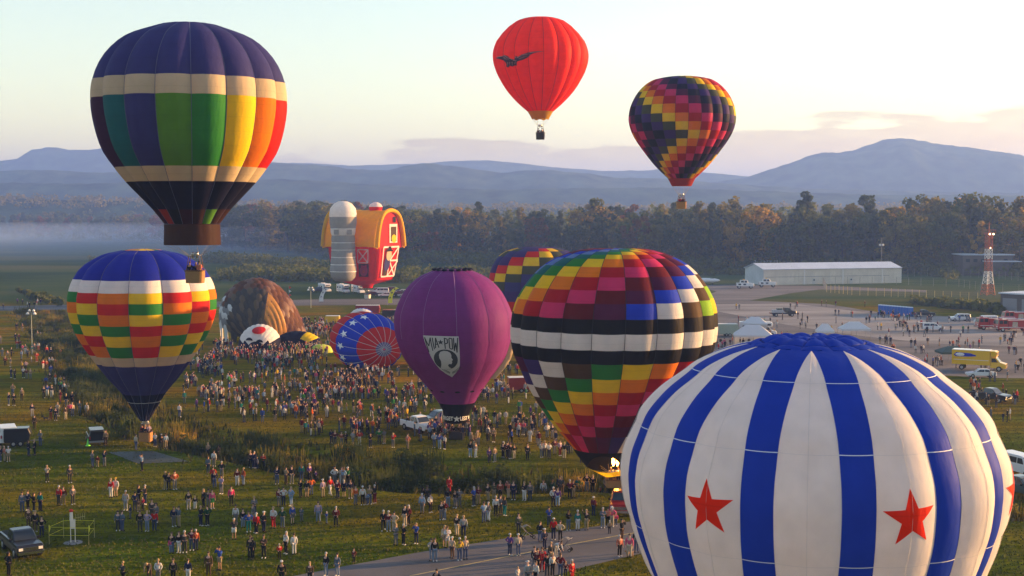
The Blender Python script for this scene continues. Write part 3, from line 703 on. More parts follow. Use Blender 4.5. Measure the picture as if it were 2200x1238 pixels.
letter([(337, 512, 342, 590)])                                                                         # I
letter([(357, 512, 350, 582), (357, 512, 372, 578), (351, 555, 368, 555)])                              # A
eP.decal("star", [[(x, y) for x, y in star_poly((385 - 388) * mp_, (650 - 541) * mp_, 19 * mp_)]], gs, ts, SHK, shP, 0.3, 0.08)
letter([(408, 512, 410, 585), (408, 514, 424, 520), (424, 520, 425, 546), (425, 546, 409, 552)])        # P
letter([(434, 516, 436, 582), (434, 514, 450, 516), (451, 516, 453, 588), (436, 584, 453, 588)])        # O
letter([(460, 512, 463, 600), (463, 600, 472, 545), (472, 545, 479, 612), (484, 512, 479, 612)])        # W
cc = [(405 + 78 * math.cos(a), 665 - 75 * math.sin(a)) for a in [2 * math.pi * i / 48 for i in range(48)]]
eP.decal("roundel", [sh(cc)], gs, ts, SHK, shP, 0.35, 0.08)
head = [(360, 733), (372, 700), (374, 672), (366, 652), (366, 628), (376, 608), (398, 599), (422, 602), (438, 614), (444, 630), (442, 646), (452, 664), (444, 670), (446, 684), (440, 696), (424, 694), (416, 706), (424, 722), (440, 730), (420, 737), (390, 740)]
eP.decal("head_profile", [sh(head)], gs, ts, SHW, shP, 0.35, 0.10)
for sgn in (-1, 1):
    for k in range(9):
        f = k / 8; x = 432 + sgn * (8 + 58 * f); y = 768 - 42 * f ** 1.5
        for q in (-1, 1):
            a = math.atan2(-(42 * 1.5 * f ** .5), 58 * sgn) + q * 0.8; dx, dy = math.cos(a) * 13, math.sin(a) * 13; nx_, ny_ = -math.sin(a) * 3, math.cos(a) * 3
            eP.decal("laurel_leaf", [sh([(x, y), (x + dx / 2 + nx_, y + dy / 2 + ny_), (x + dx, y + dy), (x + dx / 2 - nx_, y + dy / 2 - ny_)])], gs, ts, SHK, shP, 0.3, 0.085 + 0.001 * k)
# the loose cream flap on the sunny edge
vs = []
fl = [(724, 122, 126), (745, 119, 128.5), (770, 106, 121), (790, 94, 108), (812, 80, 88)]
yaw = -eP.az
for y, a_, b_ in fl:
    for q in (a_, b_ + 3):
        x = q * eP.mpp; z = P(972, y, 151).z - eP.base.z; vs.append((math.cos(yaw) * x + math.sin(yaw) * 1.1, math.sin(yaw) * x - math.cos(yaw) * 1.1, z))
    for q in (b_ + 3,):
        x = q * eP.mpp; vs.append((math.cos(yaw) * x - math.sin(yaw) * 1.6, math.sin(yaw) * x + math.cos(yaw) * 1.6, z))
MB().add(vs, [(j * 3 + i, (j + 1) * 3 + i, (j + 1) * 3 + i + 1, j * 3 + i + 1) for j in range(4) for i in range(2)], 0, True).build("vent_flap", fab('cream'), rP)

# --- big balloon of diagonal rainbow squares
prof = [(533, 0), (533.6, 40), (537, 75), (545, 108), (568, 154), (603, 189), (647, 215), (690, 224), (725, 223.5), (756, 217), (782, 204), (834, 176), (889, 136.5), (933, 97), (963, 68)]
eG = Envelope(1323, 121, prof, 20, 6.5, 0.05, 1046, axis_dx=-30)
T = eG.t_of_y
ylow = [688, 720, 755, 785, 817, 845, 871, 895, 919, 941, 963]
rows = ramp_rows(0, T(557), 6) + [T(557), T(574.5), T(596.5), T(625), T(654), T(688), T(720), T(755), T(785), T(817), T(845), T(871), T(895), T(919), T(941), eG.len]
rows = [rows[0]] + [x for x in rows[1:]]
S10 = ['plum', 'maroon', 'pink', 'crimson', 'orange', 'yellow', 'green', 'dkgreen', 'lightblue', 'blue']
S10u = ['plum', 'maroon', 'pink', 'crimson', 'orange', 'yellow', 'green', 'teal', 'lightblue', 'blue']
LOW = ['green', 'yellow', 'orange', 'crimson', 'pink', 'maroon', 'plum', 'purple', 'offwhite', 'brown']
RGT = {1: 'blue', 2: 'offwhite', 3: 'brown', 4: 'lime', 5: 'yellow'}
kb = rows.index(T(688)) - 1; kw = kb + 2
def cG(g, r):
    k = (g + 1 + 10) % 20 - 10                         # column 0 lies between the seams at -11.5 and 6.5 degrees
    if r in (kb + 1, kb + 3): return 'black'
    if r == kw: return 'offwhite'
    if r <= kb:
        q = k - (kb - r)
        if q in RGT and q > 0: return RGT[q]
        if q > 5: return S10u[(q - 5) % 10 * -1 % 10]
        return S10u[(-q) % 10]
    return LOW[(k + (r - kb - 4)) % 10]
rG, shG = make_balloon("large bright balloon of diagonal rainbow squares with a white band between black bands", eG, rows, cG, TAPE_D, 0.05, nu=8, nv=4)
cxo = eG.adx
for g in range(20):
    vs = []
    for j in range(4):
        for i in range(4):
            a = eG.seam + (g + i / 3) * 2 * math.pi / 20; fc = max(0, math.cos(a + eG.az)); y = 962 + (41 - 34 * fc ** 3 + 16 * max(0, -math.cos(a + eG.az))) * j / 3; hw = float(np.interp(y, [962, 975, 990, 1003, 1020], [68, 60, 48, 38, 32])); rr = hw * eG.mpp; vs.append((math.sin(a) * rr + cxo * .8, -math.cos(a) * rr, P(1323, y, 121).z - eG.base.z))
    MB().add(vs, [(j * 4 + i, (j + 1) * 4 + i, (j + 1) * 4 + i + 1, j * 4 + i + 1) for j in range(3) for i in range(3)], 0, True).build("skirt_panel", fab('black', .02), rG)
zz = lambda y: P(1323, y, 121).z - eG.base.z
bx = (1322 - 1323) * eG.mpp
b = basket(rG, bx, 0, 0, 1.7, 1.4, 0.75, 0.55, WICK, zz(1003), 34 * eG.mpp)
FLAME = mat("burner_flame", (1, 0.5, 0.1), 0.5, emit=((1.0, 0.42, 0.06), 14.0))
for k, (dx, dy_, h_) in enumerate([(-0.16, -0.3, 1.35), (0.22, -0.3, 1.2)]):
    f = MB(); f.lathe([(0.05, 0), (0.15, h_ * .25), (0.11, h_ * .55), (0.14, h_ * .7), (0.02, h_)], 8, (bx + dx, dy_, zz(1000))); f.build("flame", FLAME, rG)
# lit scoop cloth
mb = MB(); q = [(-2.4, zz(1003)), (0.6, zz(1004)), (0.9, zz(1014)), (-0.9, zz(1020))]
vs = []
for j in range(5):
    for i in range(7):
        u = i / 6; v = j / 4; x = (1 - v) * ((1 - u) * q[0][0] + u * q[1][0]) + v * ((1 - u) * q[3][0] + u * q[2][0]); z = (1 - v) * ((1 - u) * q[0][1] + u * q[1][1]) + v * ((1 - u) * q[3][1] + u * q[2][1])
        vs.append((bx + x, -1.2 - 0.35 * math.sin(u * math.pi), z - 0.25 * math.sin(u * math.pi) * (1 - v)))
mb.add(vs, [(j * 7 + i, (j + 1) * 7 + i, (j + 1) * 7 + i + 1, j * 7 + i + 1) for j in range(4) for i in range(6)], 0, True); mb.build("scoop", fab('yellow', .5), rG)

# --- the near white and blue balloon with red stars
prof = [(726, 0), (728, 40), (732, 90), (741, 148), (755, 202), (779, 257), (802, 288), (835, 333), (876, 373), (905, 390), (930, 400), (966, 414), (1004, 420), (1030, 420), (1084, 414), (1138, 398), (1187, 378), (1238, 355), (1320, 300), (1420, 210), (1500, 120), (1560, 60)]
# gores: white, white, blue = 36 gores of 10 degrees, blue centred 13.5 degrees to the right of the axis
class StarEnv(Envelope):
    def pt(s, g, t, off=0.0):
        z = np.interp(t, s.arc, s.zr[:, 0]); r = np.interp(t, s.arc, s.zr[:, 1]); g = np.asarray(g, float) + 0 * np.asarray(t, float)
        de = 2 * math.pi / s.n; p3 = np.floor(g / 3); k = g - 3 * p3; wide = k < 2; u = np.where(wide, k / 2, k - 2)
        w = np.where(t <= s.t_vent + 1e-6, 2 / 3, 1 - np.clip(.343 * s.rmax / np.maximum(r, .1), 0, 1))   # blue stripes keep their width, the white ones run to a point
        a = s.seam + (p3 * 3 + 1) * de + np.where(wide, (k - 1) * w * 1.5 * de, w * 1.5 * de + (k - 2) * 3 * de * (1 - w))
        dep = np.where(wide, 0.024, 0.010)
        hv = 0
        if s.rows_t is not None:
            rt = s.ring_t; kk = np.clip(np.searchsorted(rt, t, side='right') - 1, 0, len(rt) - 2); v = np.clip((t - rt[kk]) / (rt[kk + 1] - rt[kk]), 0, 1)
            hv = (4 * v * (1 - v)) ** .7 * np.where(wide, 0.016, 0.006) * (4 * u * (1 - u))
        rr = r * 0.974 + 4 * u * (1 - u) * dep * r + hv * r * np.clip(r / s.rmax * 1.3 - .3, 0, 1) + off
        # puffy parachute vent on the crown
        tv = s.t_vent; inn = np.clip((tv - t) / tv, 0, 1)
        cell = np.abs(np.sin(g * math.pi / 3.0)) ** .6 * np.abs(np.sin(np.pi * np.clip(t / tv, 0, 1) * 2.5)) ** .6
        z = z + np.where(t < tv, 0.20 * cell * np.clip(t / tv * 3, 0, 1) * np.clip((1 - t / tv) * 5, 0, 1), 0)
        return np.stack([np.sin(a) * rr, -np.cos(a) * rr, z + off * .3], -1)
eS = StarEnv(1746, 57, prof, 39, 17.4, 0, 1700)
T = eS.t_of_y
eS.t_vent = T(754); eS.ring_t = np.array([0, T(754), T(824), T(978), T(1219), T(1420), eS.len])
rows = [0, eS.t_vent * .4, eS.t_vent * .75, eS.t_vent, eS.t_vent + .02, T(785), T(824), T(890), T(978), T(1100), T(1219), T(1320), T(1420), eS.len]
SW = fabric('star_balloon_white', (0.86, 0.80, 0.74), 0.45, 1.0, 0.12); SB = fabric('star_balloon_blue', CLR['starblue'], 0.4, 1.0, 0.15)
def cS(g, r): return SB if (r < 4 or g % 3 == 2) else SW
rS, shS = make_balloon("nearest balloon, white with blue vertical stripes and red stars", eS, rows, cS, None, nu=6, nv=8)
GAP = mat("white_seam_tape", (0.68, 0.68, 0.72), 0.7)
for t_ in (T(824), T(978), T(1219)):
    for g in range(39):
        if g % 3 == 2: eS.ring_strip("white_tape", g, g + 1, t_, 0.035, GAP, shS, 6)
        else: eS.ring_strip("white_tape", g, g + 1, t_, 0.022, fab('offwhite'), shS, 6)
for g in range(39):
    if g % 3 == 1: eS.seam_strip("seam_tape", g, eS.t_vent + .03, eS.len, 0.02, fab('offwhite'), shS, 60)
    elif True: eS.seam_strip("seam_tape", g, eS.t_vent * 1.02, eS.len, 0.018, fab('offwhite'), shS, 60, 0.01)
for k in range(6):
    g = g_at(eS, -29.5); g = round((g - 1) / 3) * 3 + 1 + 6 * k
    tS = T(1114); rS_ = float(np.interp(tS, eS.arc, eS.zr[:, 1]))
    eS.decal("red_star", [star_poly(0, 0, 56 * eS.mpp, rot=0.06, k=0.40)], g, tS, fab('brightred'), shS, 0.12, 0.02)
basket(rS, 0, 0, 0.3, 1.8, 1.5, 1.2, 1.1, WICK, P(1756, 1560, 57).z - eS.base.z, 50 * eS.mpp)
# ------------------------------------------------------------------ trees, woods, shrubs
def leaf_mat(name, c, c2, trans=0.45):
    m = bpy.data.materials.new(name); m.use_nodes = True; n = m.node_tree.nodes; l = m.node_tree.links; b = n['Principled BSDF']; o = n['Material Output']
    b.inputs['Roughness'].default_value = 0.8; b.inputs['Specular IOR Level'].default_value = 0.15
    g = n.new('ShaderNodeNewGeometry'); t = n.new('ShaderNodeTexNoise'); t.inputs['Scale'].default_value = 0.35; t.inputs['Detail'].default_value = 6; l.new(g.outputs['Position'], t.inputs[0])
    r = n.new('ShaderNodeValToRGB'); l.new(t.outputs[0], r.inputs[0]); r.color_ramp.elements[0].position = 0.38; r.color_ramp.elements[1].position = 0.64
    r.color_ramp.elements[0].color = (*c, 1); r.color_ramp.elements[1].color = (*c2, 1); l.new(r.outputs[0], b.inputs[0])
    tr = n.new('ShaderNodeBsdfTranslucent'); l.new(r.outputs[0], tr.inputs[0]); mx = n.new('ShaderNodeMixShader'); mx.inputs[0].default_value = trans
    l.new(b.outputs[0], mx.inputs[1]); l.new(tr.outputs[0], mx.inputs[2]); l.new(mx.outputs[0], o.inputs[0]); return m
LEAF = {'dark green': leaf_mat("dark_green_leaves", (0.026, 0.042, 0.010), (0.060, 0.078, 0.018)), 'olive green': leaf_mat("olive_leaves", (0.095, 0.088, 0.012), (0.22, 0.175, 0.022)),
        'golden': leaf_mat("golden_leaves", (0.22, 0.14, 0.014), (0.46, 0.28, 0.03)), 'rusty': leaf_mat("rusty_leaves", (0.08, 0.035, 0.012), (0.19, 0.075, 0.02)),
        'mid green': leaf_mat("mid_green_leaves", (0.055, 0.072, 0.012), (0.13, 0.14, 0.022))}
BARK = mat("bark", (0.07, 0.055, 0.04), 0.95)
def tufts(rs, centres, radii, n_each, size, squash=0.8):
    """many small leaf faces spread through clumps; returns V, Q"""
    Vs = []; 
    for c, r in zip(centres, radii):
        d = rs.normal(size=(n_each, 3)); d /= np.linalg.norm(d, axis=1, keepdims=True); rad = r * rs.uniform(0.45, 1.05, (n_each, 1)) ** 0.6
        p = np.array(c) + d * rad * [1, 1, squash]
        a = rs.normal(size=(n_each, 3)); a /= np.linalg.norm(a, axis=1, keepdims=True); b = np.cross(a, d + rs.normal(size=(n_each, 3)) * 0.6); b /= np.maximum(1e-6, np.linalg.norm(b, axis=1, keepdims=True))
        s = size * rs.uniform(0.6, 1.3, (n_each, 1)); q = np.stack([p - a * s * .5, p + b * s * .45, p + a * s * .5, p - b * s * .45], 1); Vs.append(q.reshape(-1, 3))
    V = np.concatenate(Vs); return V, np.arange(len(V)).reshape(-1, 4)
def crown_shape(rs, kind):
    cs = []; rr = []
    if kind == 'broad':
        for i in range(42):
            z = rs.uniform(0.05, 0.97); w_ = 0.30 * math.sin(min(1, (z + 0.12) / 0.5) * math.pi / 2) * (1.0 if z < .7 else math.sqrt(max(0.05, 1 - ((z - .7) / .33) ** 2)))
            a = rs.uniform(0, 6.28); q = rs.uniform(0.45, 1) * w_; cs.append((math.cos(a) * q, math.sin(a) * q, z)); rr.append(rs.uniform(0.06, 0.11))
    elif kind == 'tall':
        for i in range(34):
            z = rs.uniform(0.05, 0.98); w_ = 0.19 * (math.sin(math.pi * min(1, z) ** 0.8) ** 0.6 + 0.08)
            a = rs.uniform(0, 6.28); q = rs.uniform(0.4, 1) * w_; cs.append((math.cos(a) * q, math.sin(a) * q, z)); rr.append(rs.uniform(0.045, 0.085))
    else:
        for i in range(30):
            z = rs.uniform(0.35, 0.98); w_ = 0.26 * (1.02 - z) ** .55 + 0.02
            a = rs.uniform(0, 6.28); q = rs.uniform(0.3, 1) * w_; cs.append((math.cos(a) * q, math.sin(a) * q, z)); rr.append(rs.uniform(0.035, 0.075))
    return cs, rr
CROWNS = {}
for kind, nv_ in (('broad', 4), ('tall', 3), ('pine', 2)):
    for s_ in range(nv_):
        rs = np.random.RandomState(10 + s_ + len(kind)); cs, rr = crown_shape(rs, kind); V, Q = tufts(rs, cs, rr, 62, 0.042)
        me_o = np_mesh("crown", V, Q, LEAF['dark green'], smooth=False); me_c = me_o.data; bpy.data.objects.remove(me_o)
        tk = MB(); tk.tube((0, 0, -0.02), (0.01, 0, 0.45), 0.016, 0.010, 7); tk.tube((0.01, 0, 0.45), (0, 0.01, 0.85), 0.010, 0.003, 6)
        for c in cs[::4]: tk.tube((0.005, 0, max(.15, c[2] - .18)), c, 0.005, 0.0015, 4, cap=False)
        t_o = tk.build("trunk", BARK); me_t = t_o.data; bpy.data.objects.remove(t_o)
        CROWNS.setdefault(kind, []).append((me_c, me_t))
def tree(x, y, h, kind, colr, label, group=None, rz=None, name="tree", wd=1.0, z=0.0):
    me_c, me_t = CROWNS[kind][rnd.randrange(len(CROWNS[kind]))]
    root = empty(name, (x, y, z), rnd.uniform(0, 6.28), label, "tree", group)
    root.scale = (h * wd, h * wd, h)
    c = bpy.data.objects.new("crown", me_c); col.objects.link(c); c.parent = root
    c.material_slots[0].link = 'OBJECT'; c.material_slots[0].material = LEAF[colr]
    t = bpy.data.objects.new("trunk", me_t); col.objects.link(t); t.parent = root
    return root
topx = [880, 950, 1000, 1100, 1200, 1260, 1300, 1380, 1450, 1520, 1560, 1600, 1640, 1700, 1740, 1785, 1815, 1850, 1900, 1980, 2050, 2120, 2160, 2200, 2400]
topy = [452, 445, 442, 440, 442, 430, 432, 436, 434, 428, 424, 440, 438, 446, 440, 416, 432, 422, 430, 420, 416, 418, 432, 430, 425]
basex = [0, 300, 420, 500, 700, 900, 1100, 1500, 1800, 2200, 2600]; basey = [505, 507, 520, 532, 546, 560, 566, 582, 586, 590, 592]
rsd = random.Random(5)
labs = {'broad': 'leafy', 'tall': 'tall narrow', 'pine': 'pine-like'}
for row, (dy, hk) in enumerate([(0, 0.80), (16, 0.90), (36, 0.98), (60, 1.0)]):
    px = 880 + row * 7
    while px < 2330:
        by = np.interp(px, basex, basey); p = G(px, by); yy = p.y + dy + rsd.uniform(-5, 5); ty = np.interp(px, topx, topy)
        x = (px - 1100) / F * yy; full = P(px, ty, yy).z
        h = full * (hk * rsd.uniform(0.72, 1.08) if row < 3 else rsd.uniform(0.88, 1.03))
        kind = rsd.choices(['broad', 'tall', 'pine'], [5, 4, 1.2] if row < 2 else [5, 2, 2.5])[0]
        if px < 1450: colr = rsd.choices(['dark green', 'mid green', 'olive green', 'golden', 'rusty'], [5, 4, 3, .7, 1.6])[0]
        else: colr = rsd.choices(['dark green', 'mid green', 'olive green', 'golden', 'rusty'], [2.0, 3, 5, 4 if row < 2 else 1.6, .5])[0]
        if kind == 'pine': colr = 'dark green'
        if row == 0 and h > 25: h *= 0.85
        sect = next(n for lim, n in ((1000, 'above the purple balloon'), (1110, 'between the purple and rainbow balloons'), (1230, 'behind the large-squared balloon'), (1350, "above the rainbow balloon's left half"), (1500, "above the rainbow balloon's right half"), (1600, 'left of the hangar'), (1720, 'behind the left end of the hangar'), (1830, 'behind the middle of the hangar'), (1940, 'behind the right end of the hangar'), (2070, 'between hangar and lattice tower'), (2170, 'behind the lattice tower'), (9999, 'at the right border')) if px < lim)
        where = ('front of the wood ' if row < 2 else 'deeper in the wood ') + sect
        tree(x, yy, h, kind, colr, f"{colr} {labs[kind]} tree, {where}", f"{colr} {labs[kind]} trees {where}")
        px += rsd.uniform(34, 52)
tree(*(G(1268, 566).xy), 30, 'broad', 'golden', "large golden autumn tree standing out above the wood, left of the bright balloon", wd=1.35)
p = G(1787, 585); tree(p.x, p.y + 55, P(1787, 414, p.y + 55).z, 'pine', 'dark green', "dark pine rising above its neighbours in the wood behind the hangar", wd=1.2)
for row in range(3):
    px = -60 + row * 9
    while px < 900:
        by = np.interp(px, basex, basey) + (0 if row else 4); p = G(px, by); yy = p.y * (1 + 0.04 * row) + rsd.uniform(-8, 8)
        ty = np.interp(px, [0, 150, 300, 420, 500, 600, 700, 800, 900], [462, 458, 460, 452, 440, 433, 432, 434, 450]) + rsd.uniform(-4, 8) + (6 if row == 0 else 0)
        x = (px - 1100) / F * yy; h = min(36, P(px, ty, yy).z)
        kind = rsd.choices(['broad', 'tall', 'pine'], [6, 2, 1])[0]; colr = rsd.choices(['dark green', 'mid green', 'olive green', 'rusty'], [4, 3, 2, 1.6])[0]
        sect = next(n for lim, n in ((120, 'at the left border'), (230, 'left of the high navy balloon'), (400, 'behind the navy skirt'), (520, 'just right of the navy balloon'), (620, 'midway to the barn balloon'), (700, 'just left of the silo'), (800, 'behind the barn balloon'), (9999, 'just right of the barn balloon')) if px < lim)
        tree(x, yy, h, kind, colr, f"{colr} {labs[kind]} tree in the misty tree line {sect}", f"{colr} {labs[kind]} trees, misty tree line {sect}", wd=1.25)
        px += rsd.uniform(17, 30) * (1 + px / 900)
# wooded masses that read as one
def wood(name, pts, sizes, label, colr, n_each=26, leaf=2.2):
    rs = np.random.RandomState(3); V, Q = tufts(rs, pts, sizes, n_each, leaf, 0.75)
    o = np_mesh(name, V, Q, LEAF[colr], smooth=False); o['kind'] = 'stuff'; o['label'] = label; return o
pts = []; sz = []
for _ in range(1500):
    px = rsd.uniform(-250, 2500); yy = rsd.uniform(1, 1.75) * (26.5 * F / (np.interp(px, basex, basey) - HY) + 90)
    pts.append(((px - 1100) / F * yy, yy, rsd.uniform(10, 25))); sz.append(rsd.uniform(5, 9))
wood("forest", pts, sz, "dense mixed forest stretching away behind the tree line", 'mid green', 22, 2.6)
pts = []; sz = []
for _ in range(1300):
    px = rsd.uniform(-250, 2500); yy = 1750 + rsd.uniform(-70, 60)
    cy = np.interp(px, [-100, 100, 300, 480, 700, 900, 2400], [427, 428, 432, 436, 442, 446, 447]); z = P(px, cy, 1750).z * (1 - abs(yy - 1750) / 260)
    pts.append(((px - 1100) / F * yy, yy, z + rsd.uniform(0, 5))); sz.append(rsd.uniform(4, 8))
wood("forest", pts, sz, "distant forest covering the low ridge below the hills", 'olive green', 16, 3.2)
# dark scrub belts in the misty meadows
pts = []; sz = []
for x0, y0, x1, y1, n_, hh in [(190, 566, 520, 560, 90, 4), (440, 560, 700, 585, 200, 7), (470, 600, 900, 606, 260, 6), (520, 585, 720, 598, 160, 5), (860, 600, 1060, 596, 120, 6), (700, 560, 900, 572, 90, 5), (60, 640, 130, 655, 40, 2.5), (40, 626, 70, 640, 14, 2), (1990, 560, 2230, 598, 170, 7), (1940, 580, 2060, 600, 60, 4), (1480, 590, 1600, 588, 50, 3), (880, 562, 1500, 582, 420, 8), (1500, 582, 2350, 592, 420, 8), (-60, 508, 420, 522, 160, 9), (420, 522, 900, 560, 240, 9), (2030, 655, 2150, 672, 90, 3), (1960, 650, 2060, 664, 60, 2.5)]:
    for _ in range(n_):
        f = rsd.random(); p = G(x0 + (x1 - x0) * f, y0 + (y1 - y0) * f + rsd.uniform(-4, 4)); pts.append((p.x, p.y, rsd.uniform(0, hh * .6))); sz.append(rsd.uniform(.5, 1) * hh * .5)
wood("scrub", pts, sz, "dark scrub and hedges in belts across the misty meadows", 'mid green', 30, 1.1)

# shrubs in the ditch
SH = []
for s_ in range(6):
    rs = np.random.RandomState(40 + s_); cs = []; rr = []
    for i in range(16):
        a = rs.uniform(0, 6.28); q = rs.uniform(0, .55); cs.append((math.cos(a) * q, math.sin(a) * q, rs.uniform(0.15, 0.85) * (1 - q * .6))); rr.append(rs.uniform(0.16, 0.3))
    V, Q = tufts(rs, cs, rr, 60, 0.11, 1.0)
    # upright stalks
    n_ = 120; b = np.stack([rs.uniform(-.6, .6, n_), rs.uniform(-.6, .6, n_), np.zeros(n_)], 1); tp = b * 1.15 + np.stack([rs.uniform(-.15, .15, n_), rs.uniform(-.15, .15, n_), rs.uniform(.6, 1.15, n_)], 1)
    w_ = np.array([0.02, 0.0, 0]); sv = np.stack([b - w_, b + w_, tp + w_ * .3, tp - w_ * .3], 1).reshape(-1, 3)
    V = np.concatenate([V, sv]); Q = np.arange(len(V)).reshape(-1, 4)
    o = np_mesh("shrub", V, Q, LEAF['dark green'], smooth=False); SH.append(o.data); bpy.data.objects.remove(o)
def shrub(x, y, h, colr, label, group, w_=1.0):
    o = bpy.data.objects.new("shrub", SH[rnd.randrange(6)]); col.objects.link(o); o.location = (x, y, gz1(x, y) - 0.1); o.scale = (h * w_, h * w_, h); o.rotation_euler[2] = rnd.uniform(0, 6.28)
    o.material_slots[0].link = 'OBJECT'; o.material_slots[0].material = LEAF[colr]; return tag(o, label, "shrub", group)
dl = [0]
for a, b in zip(D, D[1:]): dl.append(dl[-1] + float(np.hypot(*(b - a))))
def along(s):
    k = max(0, min(len(D) - 2, int(np.searchsorted(dl, s) - 1))); f = (s - dl[k]) / (dl[k + 1] - dl[k]); return D[k] + (D[k + 1] - D[k]) * f, (D[k + 1] - D[k]) / (dl[k + 1] - dl[k])
nsh = 0; s = 6.0
while s < dl[-1] - 5 and nsh < 285:
    p, t = along(s); nrm = np.array([-t[1], t[0]]); off = rsd.gauss(0, 2.3); off = max(-5, min(5.5, off)); q = p + nrm * off
    pxx, pyy = proj((q[0], q[1], 0)); 
    if pxx > 2350: break
    colr = rsd.choices(['dark green', 'olive green', 'mid green', 'golden'], [6, 1.6, 2, .5])[0]
    sec = next(n for lim, n in ((115, 'by the floodlight pole'), (130, 'just beyond the floodlight pole'), (145, 'level with the checked balloon top'), (160, 'far left of the checked balloon'), (175, 'left of the checked balloon'), (190, 'left of the cream band'), (205, 'left of the navy cone'), (245, 'behind the checked balloon cone'), (300, 'left of the wicker basket'), (345, 'right behind the wicker basket'), (400, 'above the tarpaulin'), (460, 'right of the tarpaulin'), (540, 'in its middle stretch'), (620, 'behind the knot of people in teal and navy'), (700, 'in the deepest part'), (790, 'left of the near bend'), (880, 'at the near bend'), (980, 'below the purple balloon'), (1100, 'right of the purple balloon'), (1320, 'below the rainbow balloon'), (9999, 'right of the striped balloon')) if pxx < lim)
    shrub(q[0], q[1], rsd.uniform(1.3, 2.7), colr, f"{colr} shrub in the drainage ditch, {sec}", f"{colr} shrubs, {sec}", rsd.uniform(0.9, 1.5)); nsh += 1
    s += rsd.uniform(0.55, 1.5) * (1.0 if s > dl[-1] * .25 else 1.6)
# rank weeds and long grass lining the ditch
rs = np.random.RandomState(9); n_ = 26000; k = rs.uniform(0, dl[-1] - 1, n_); P_ = []
arr = np.array([np.concatenate(along(v)) for v in k]); offs = rs.normal(0, 2.6, n_); X_ = arr[:, 0] - arr[:, 3] * offs; Y_ = arr[:, 1] + arr[:, 2] * offs; Zg = gz(X_, Y_)
hh = rs.uniform(.25, .8, n_); a = rs.uniform(0, 6.28, n_); wx = np.cos(a) * .13; wy = np.sin(a) * .13; lx = rs.uniform(-.2, .2, n_); ly = rs.uniform(-.2, .2, n_)
V = np.stack([np.stack([X_ - wx, Y_ - wy, Zg - .05], 1), np.stack([X_ + wx, Y_ + wy, Zg - .05], 1), np.stack([X_ + lx + wx * .3, Y_ + ly + wy * .3, Zg + hh], 1), np.stack([X_ + lx - wx * .3, Y_ + ly - wy * .3, Zg + hh], 1)], 1).reshape(-1, 3)
o = np_mesh("weeds", V, np.arange(len(V)).reshape(-1, 4), LEAF['olive green'], smooth=False); o.data.materials[0] = leaf_mat('rank_weed_leaves', (0.028, 0.034, 0.008), (0.080, 0.070, 0.016), .3); o['kind'] = 'stuff'; o['label'] = "rank weeds and long grass lining the drainage ditch"
# short grass tufts on the near field: one mesh, thinning out with distance
n_ = 90000; u = rs.uniform(0, 1, n_); yy = 84 * (190 / 84) ** u; pxs = rs.uniform(-60, 2260, n_); X_ = (pxs - 1100) / F * yy; ok = (ditch_dist(X_, yy) > 6)
pl = [G(*q) for q in [(560, 1252), (640, 1236), (760, 1213), (900, 1187), (1000, 1171), (1100, 1155), (1240, 1137), (1400, 1114), (1900, 1055), (2000, 1062), (1600, 1146), (1400, 1184), (1240, 1222), (1150, 1250), (1060, 1300), (200, 1320)]]
def inside(x, y, poly):
    c = np.zeros(x.shape, bool); j = len(poly) - 1
    for i in range(len(poly)):
        xi, yi, xj, yj = poly[i].x, poly[i].y, poly[j].x, poly[j].y
        with np.errstate(divide='ignore', invalid='ignore'): c ^= ((yi > y) != (yj > y)) & (x < (xj - xi) * (y - yi) / (yj - yi) + xi)
        j = i
    return c
ok &= ~inside(X_, yy, pl); X_ = X_[ok]; yy = yy[ok]; n_ = len(X_)
hh = rs.uniform(.05, .15, n_); a = rs.uniform(0, 3.14, n_); wx = np.cos(a) * .07; wy = np.sin(a) * .07; lx = rs.uniform(-.06, .06, n_)
V = np.stack([np.stack([X_ - wx, yy - wy, 0 * hh], 1), np.stack([X_ + wx, yy + wy, 0 * hh], 1), np.stack([X_ + lx, yy, hh], 1)], 1).reshape(-1, 3)
TUFT = mat("grass_tuft", (0.075, 0.078, 0.012), 0.9, nscale=0.4, namp=0.5)
o = np_mesh("grass", V, np.arange(len(V)).reshape(-1, 3), TUFT, smooth=False); o['kind'] = 'stuff'; o['label'] = "short mown grass of the near field"

# ------------------------------------------------------------------ buildings and masts
WALLC = mat("cream_metal_cladding", (0.62, 0.56, 0.46), 0.6, nscale=0.3, namp=0.12); WALLW = mat("white_metal_cladding", (0.46, 0.48, 0.48), 0.6, nscale=0.3, namp=0.12)
ROOFB = mat("pale_metal_roof", (0.50, 0.54, 0.60), 0.45, nscale=0.2, namp=0.1); TRIM = mat("white_trim", (0.66, 0.63, 0.58), 0.6); GLASS = mat("dark_window_glass", (0.02, 0.025, 0.03), 0.12, spec=0.6)
DARKB = mat("brown_cladding", (0.10, 0.085, 0.075), 0.8, nscale=0.3, namp=0.15); DOORM = mat("painted_door", (0.50, 0.49, 0.45), 0.6); GREYM = mat("grey_metal", (0.22, 0.22, 0.23), 0.6); ORR = mat("rust_red_paint", (0.36, 0.10, 0.05), 0.7)
def axes(p0, p1):
    d = Vector((p1.x - p0.x, p1.y - p0.y, 0)); L_ = d.length; return L_, math.atan2(d.y, d.x)
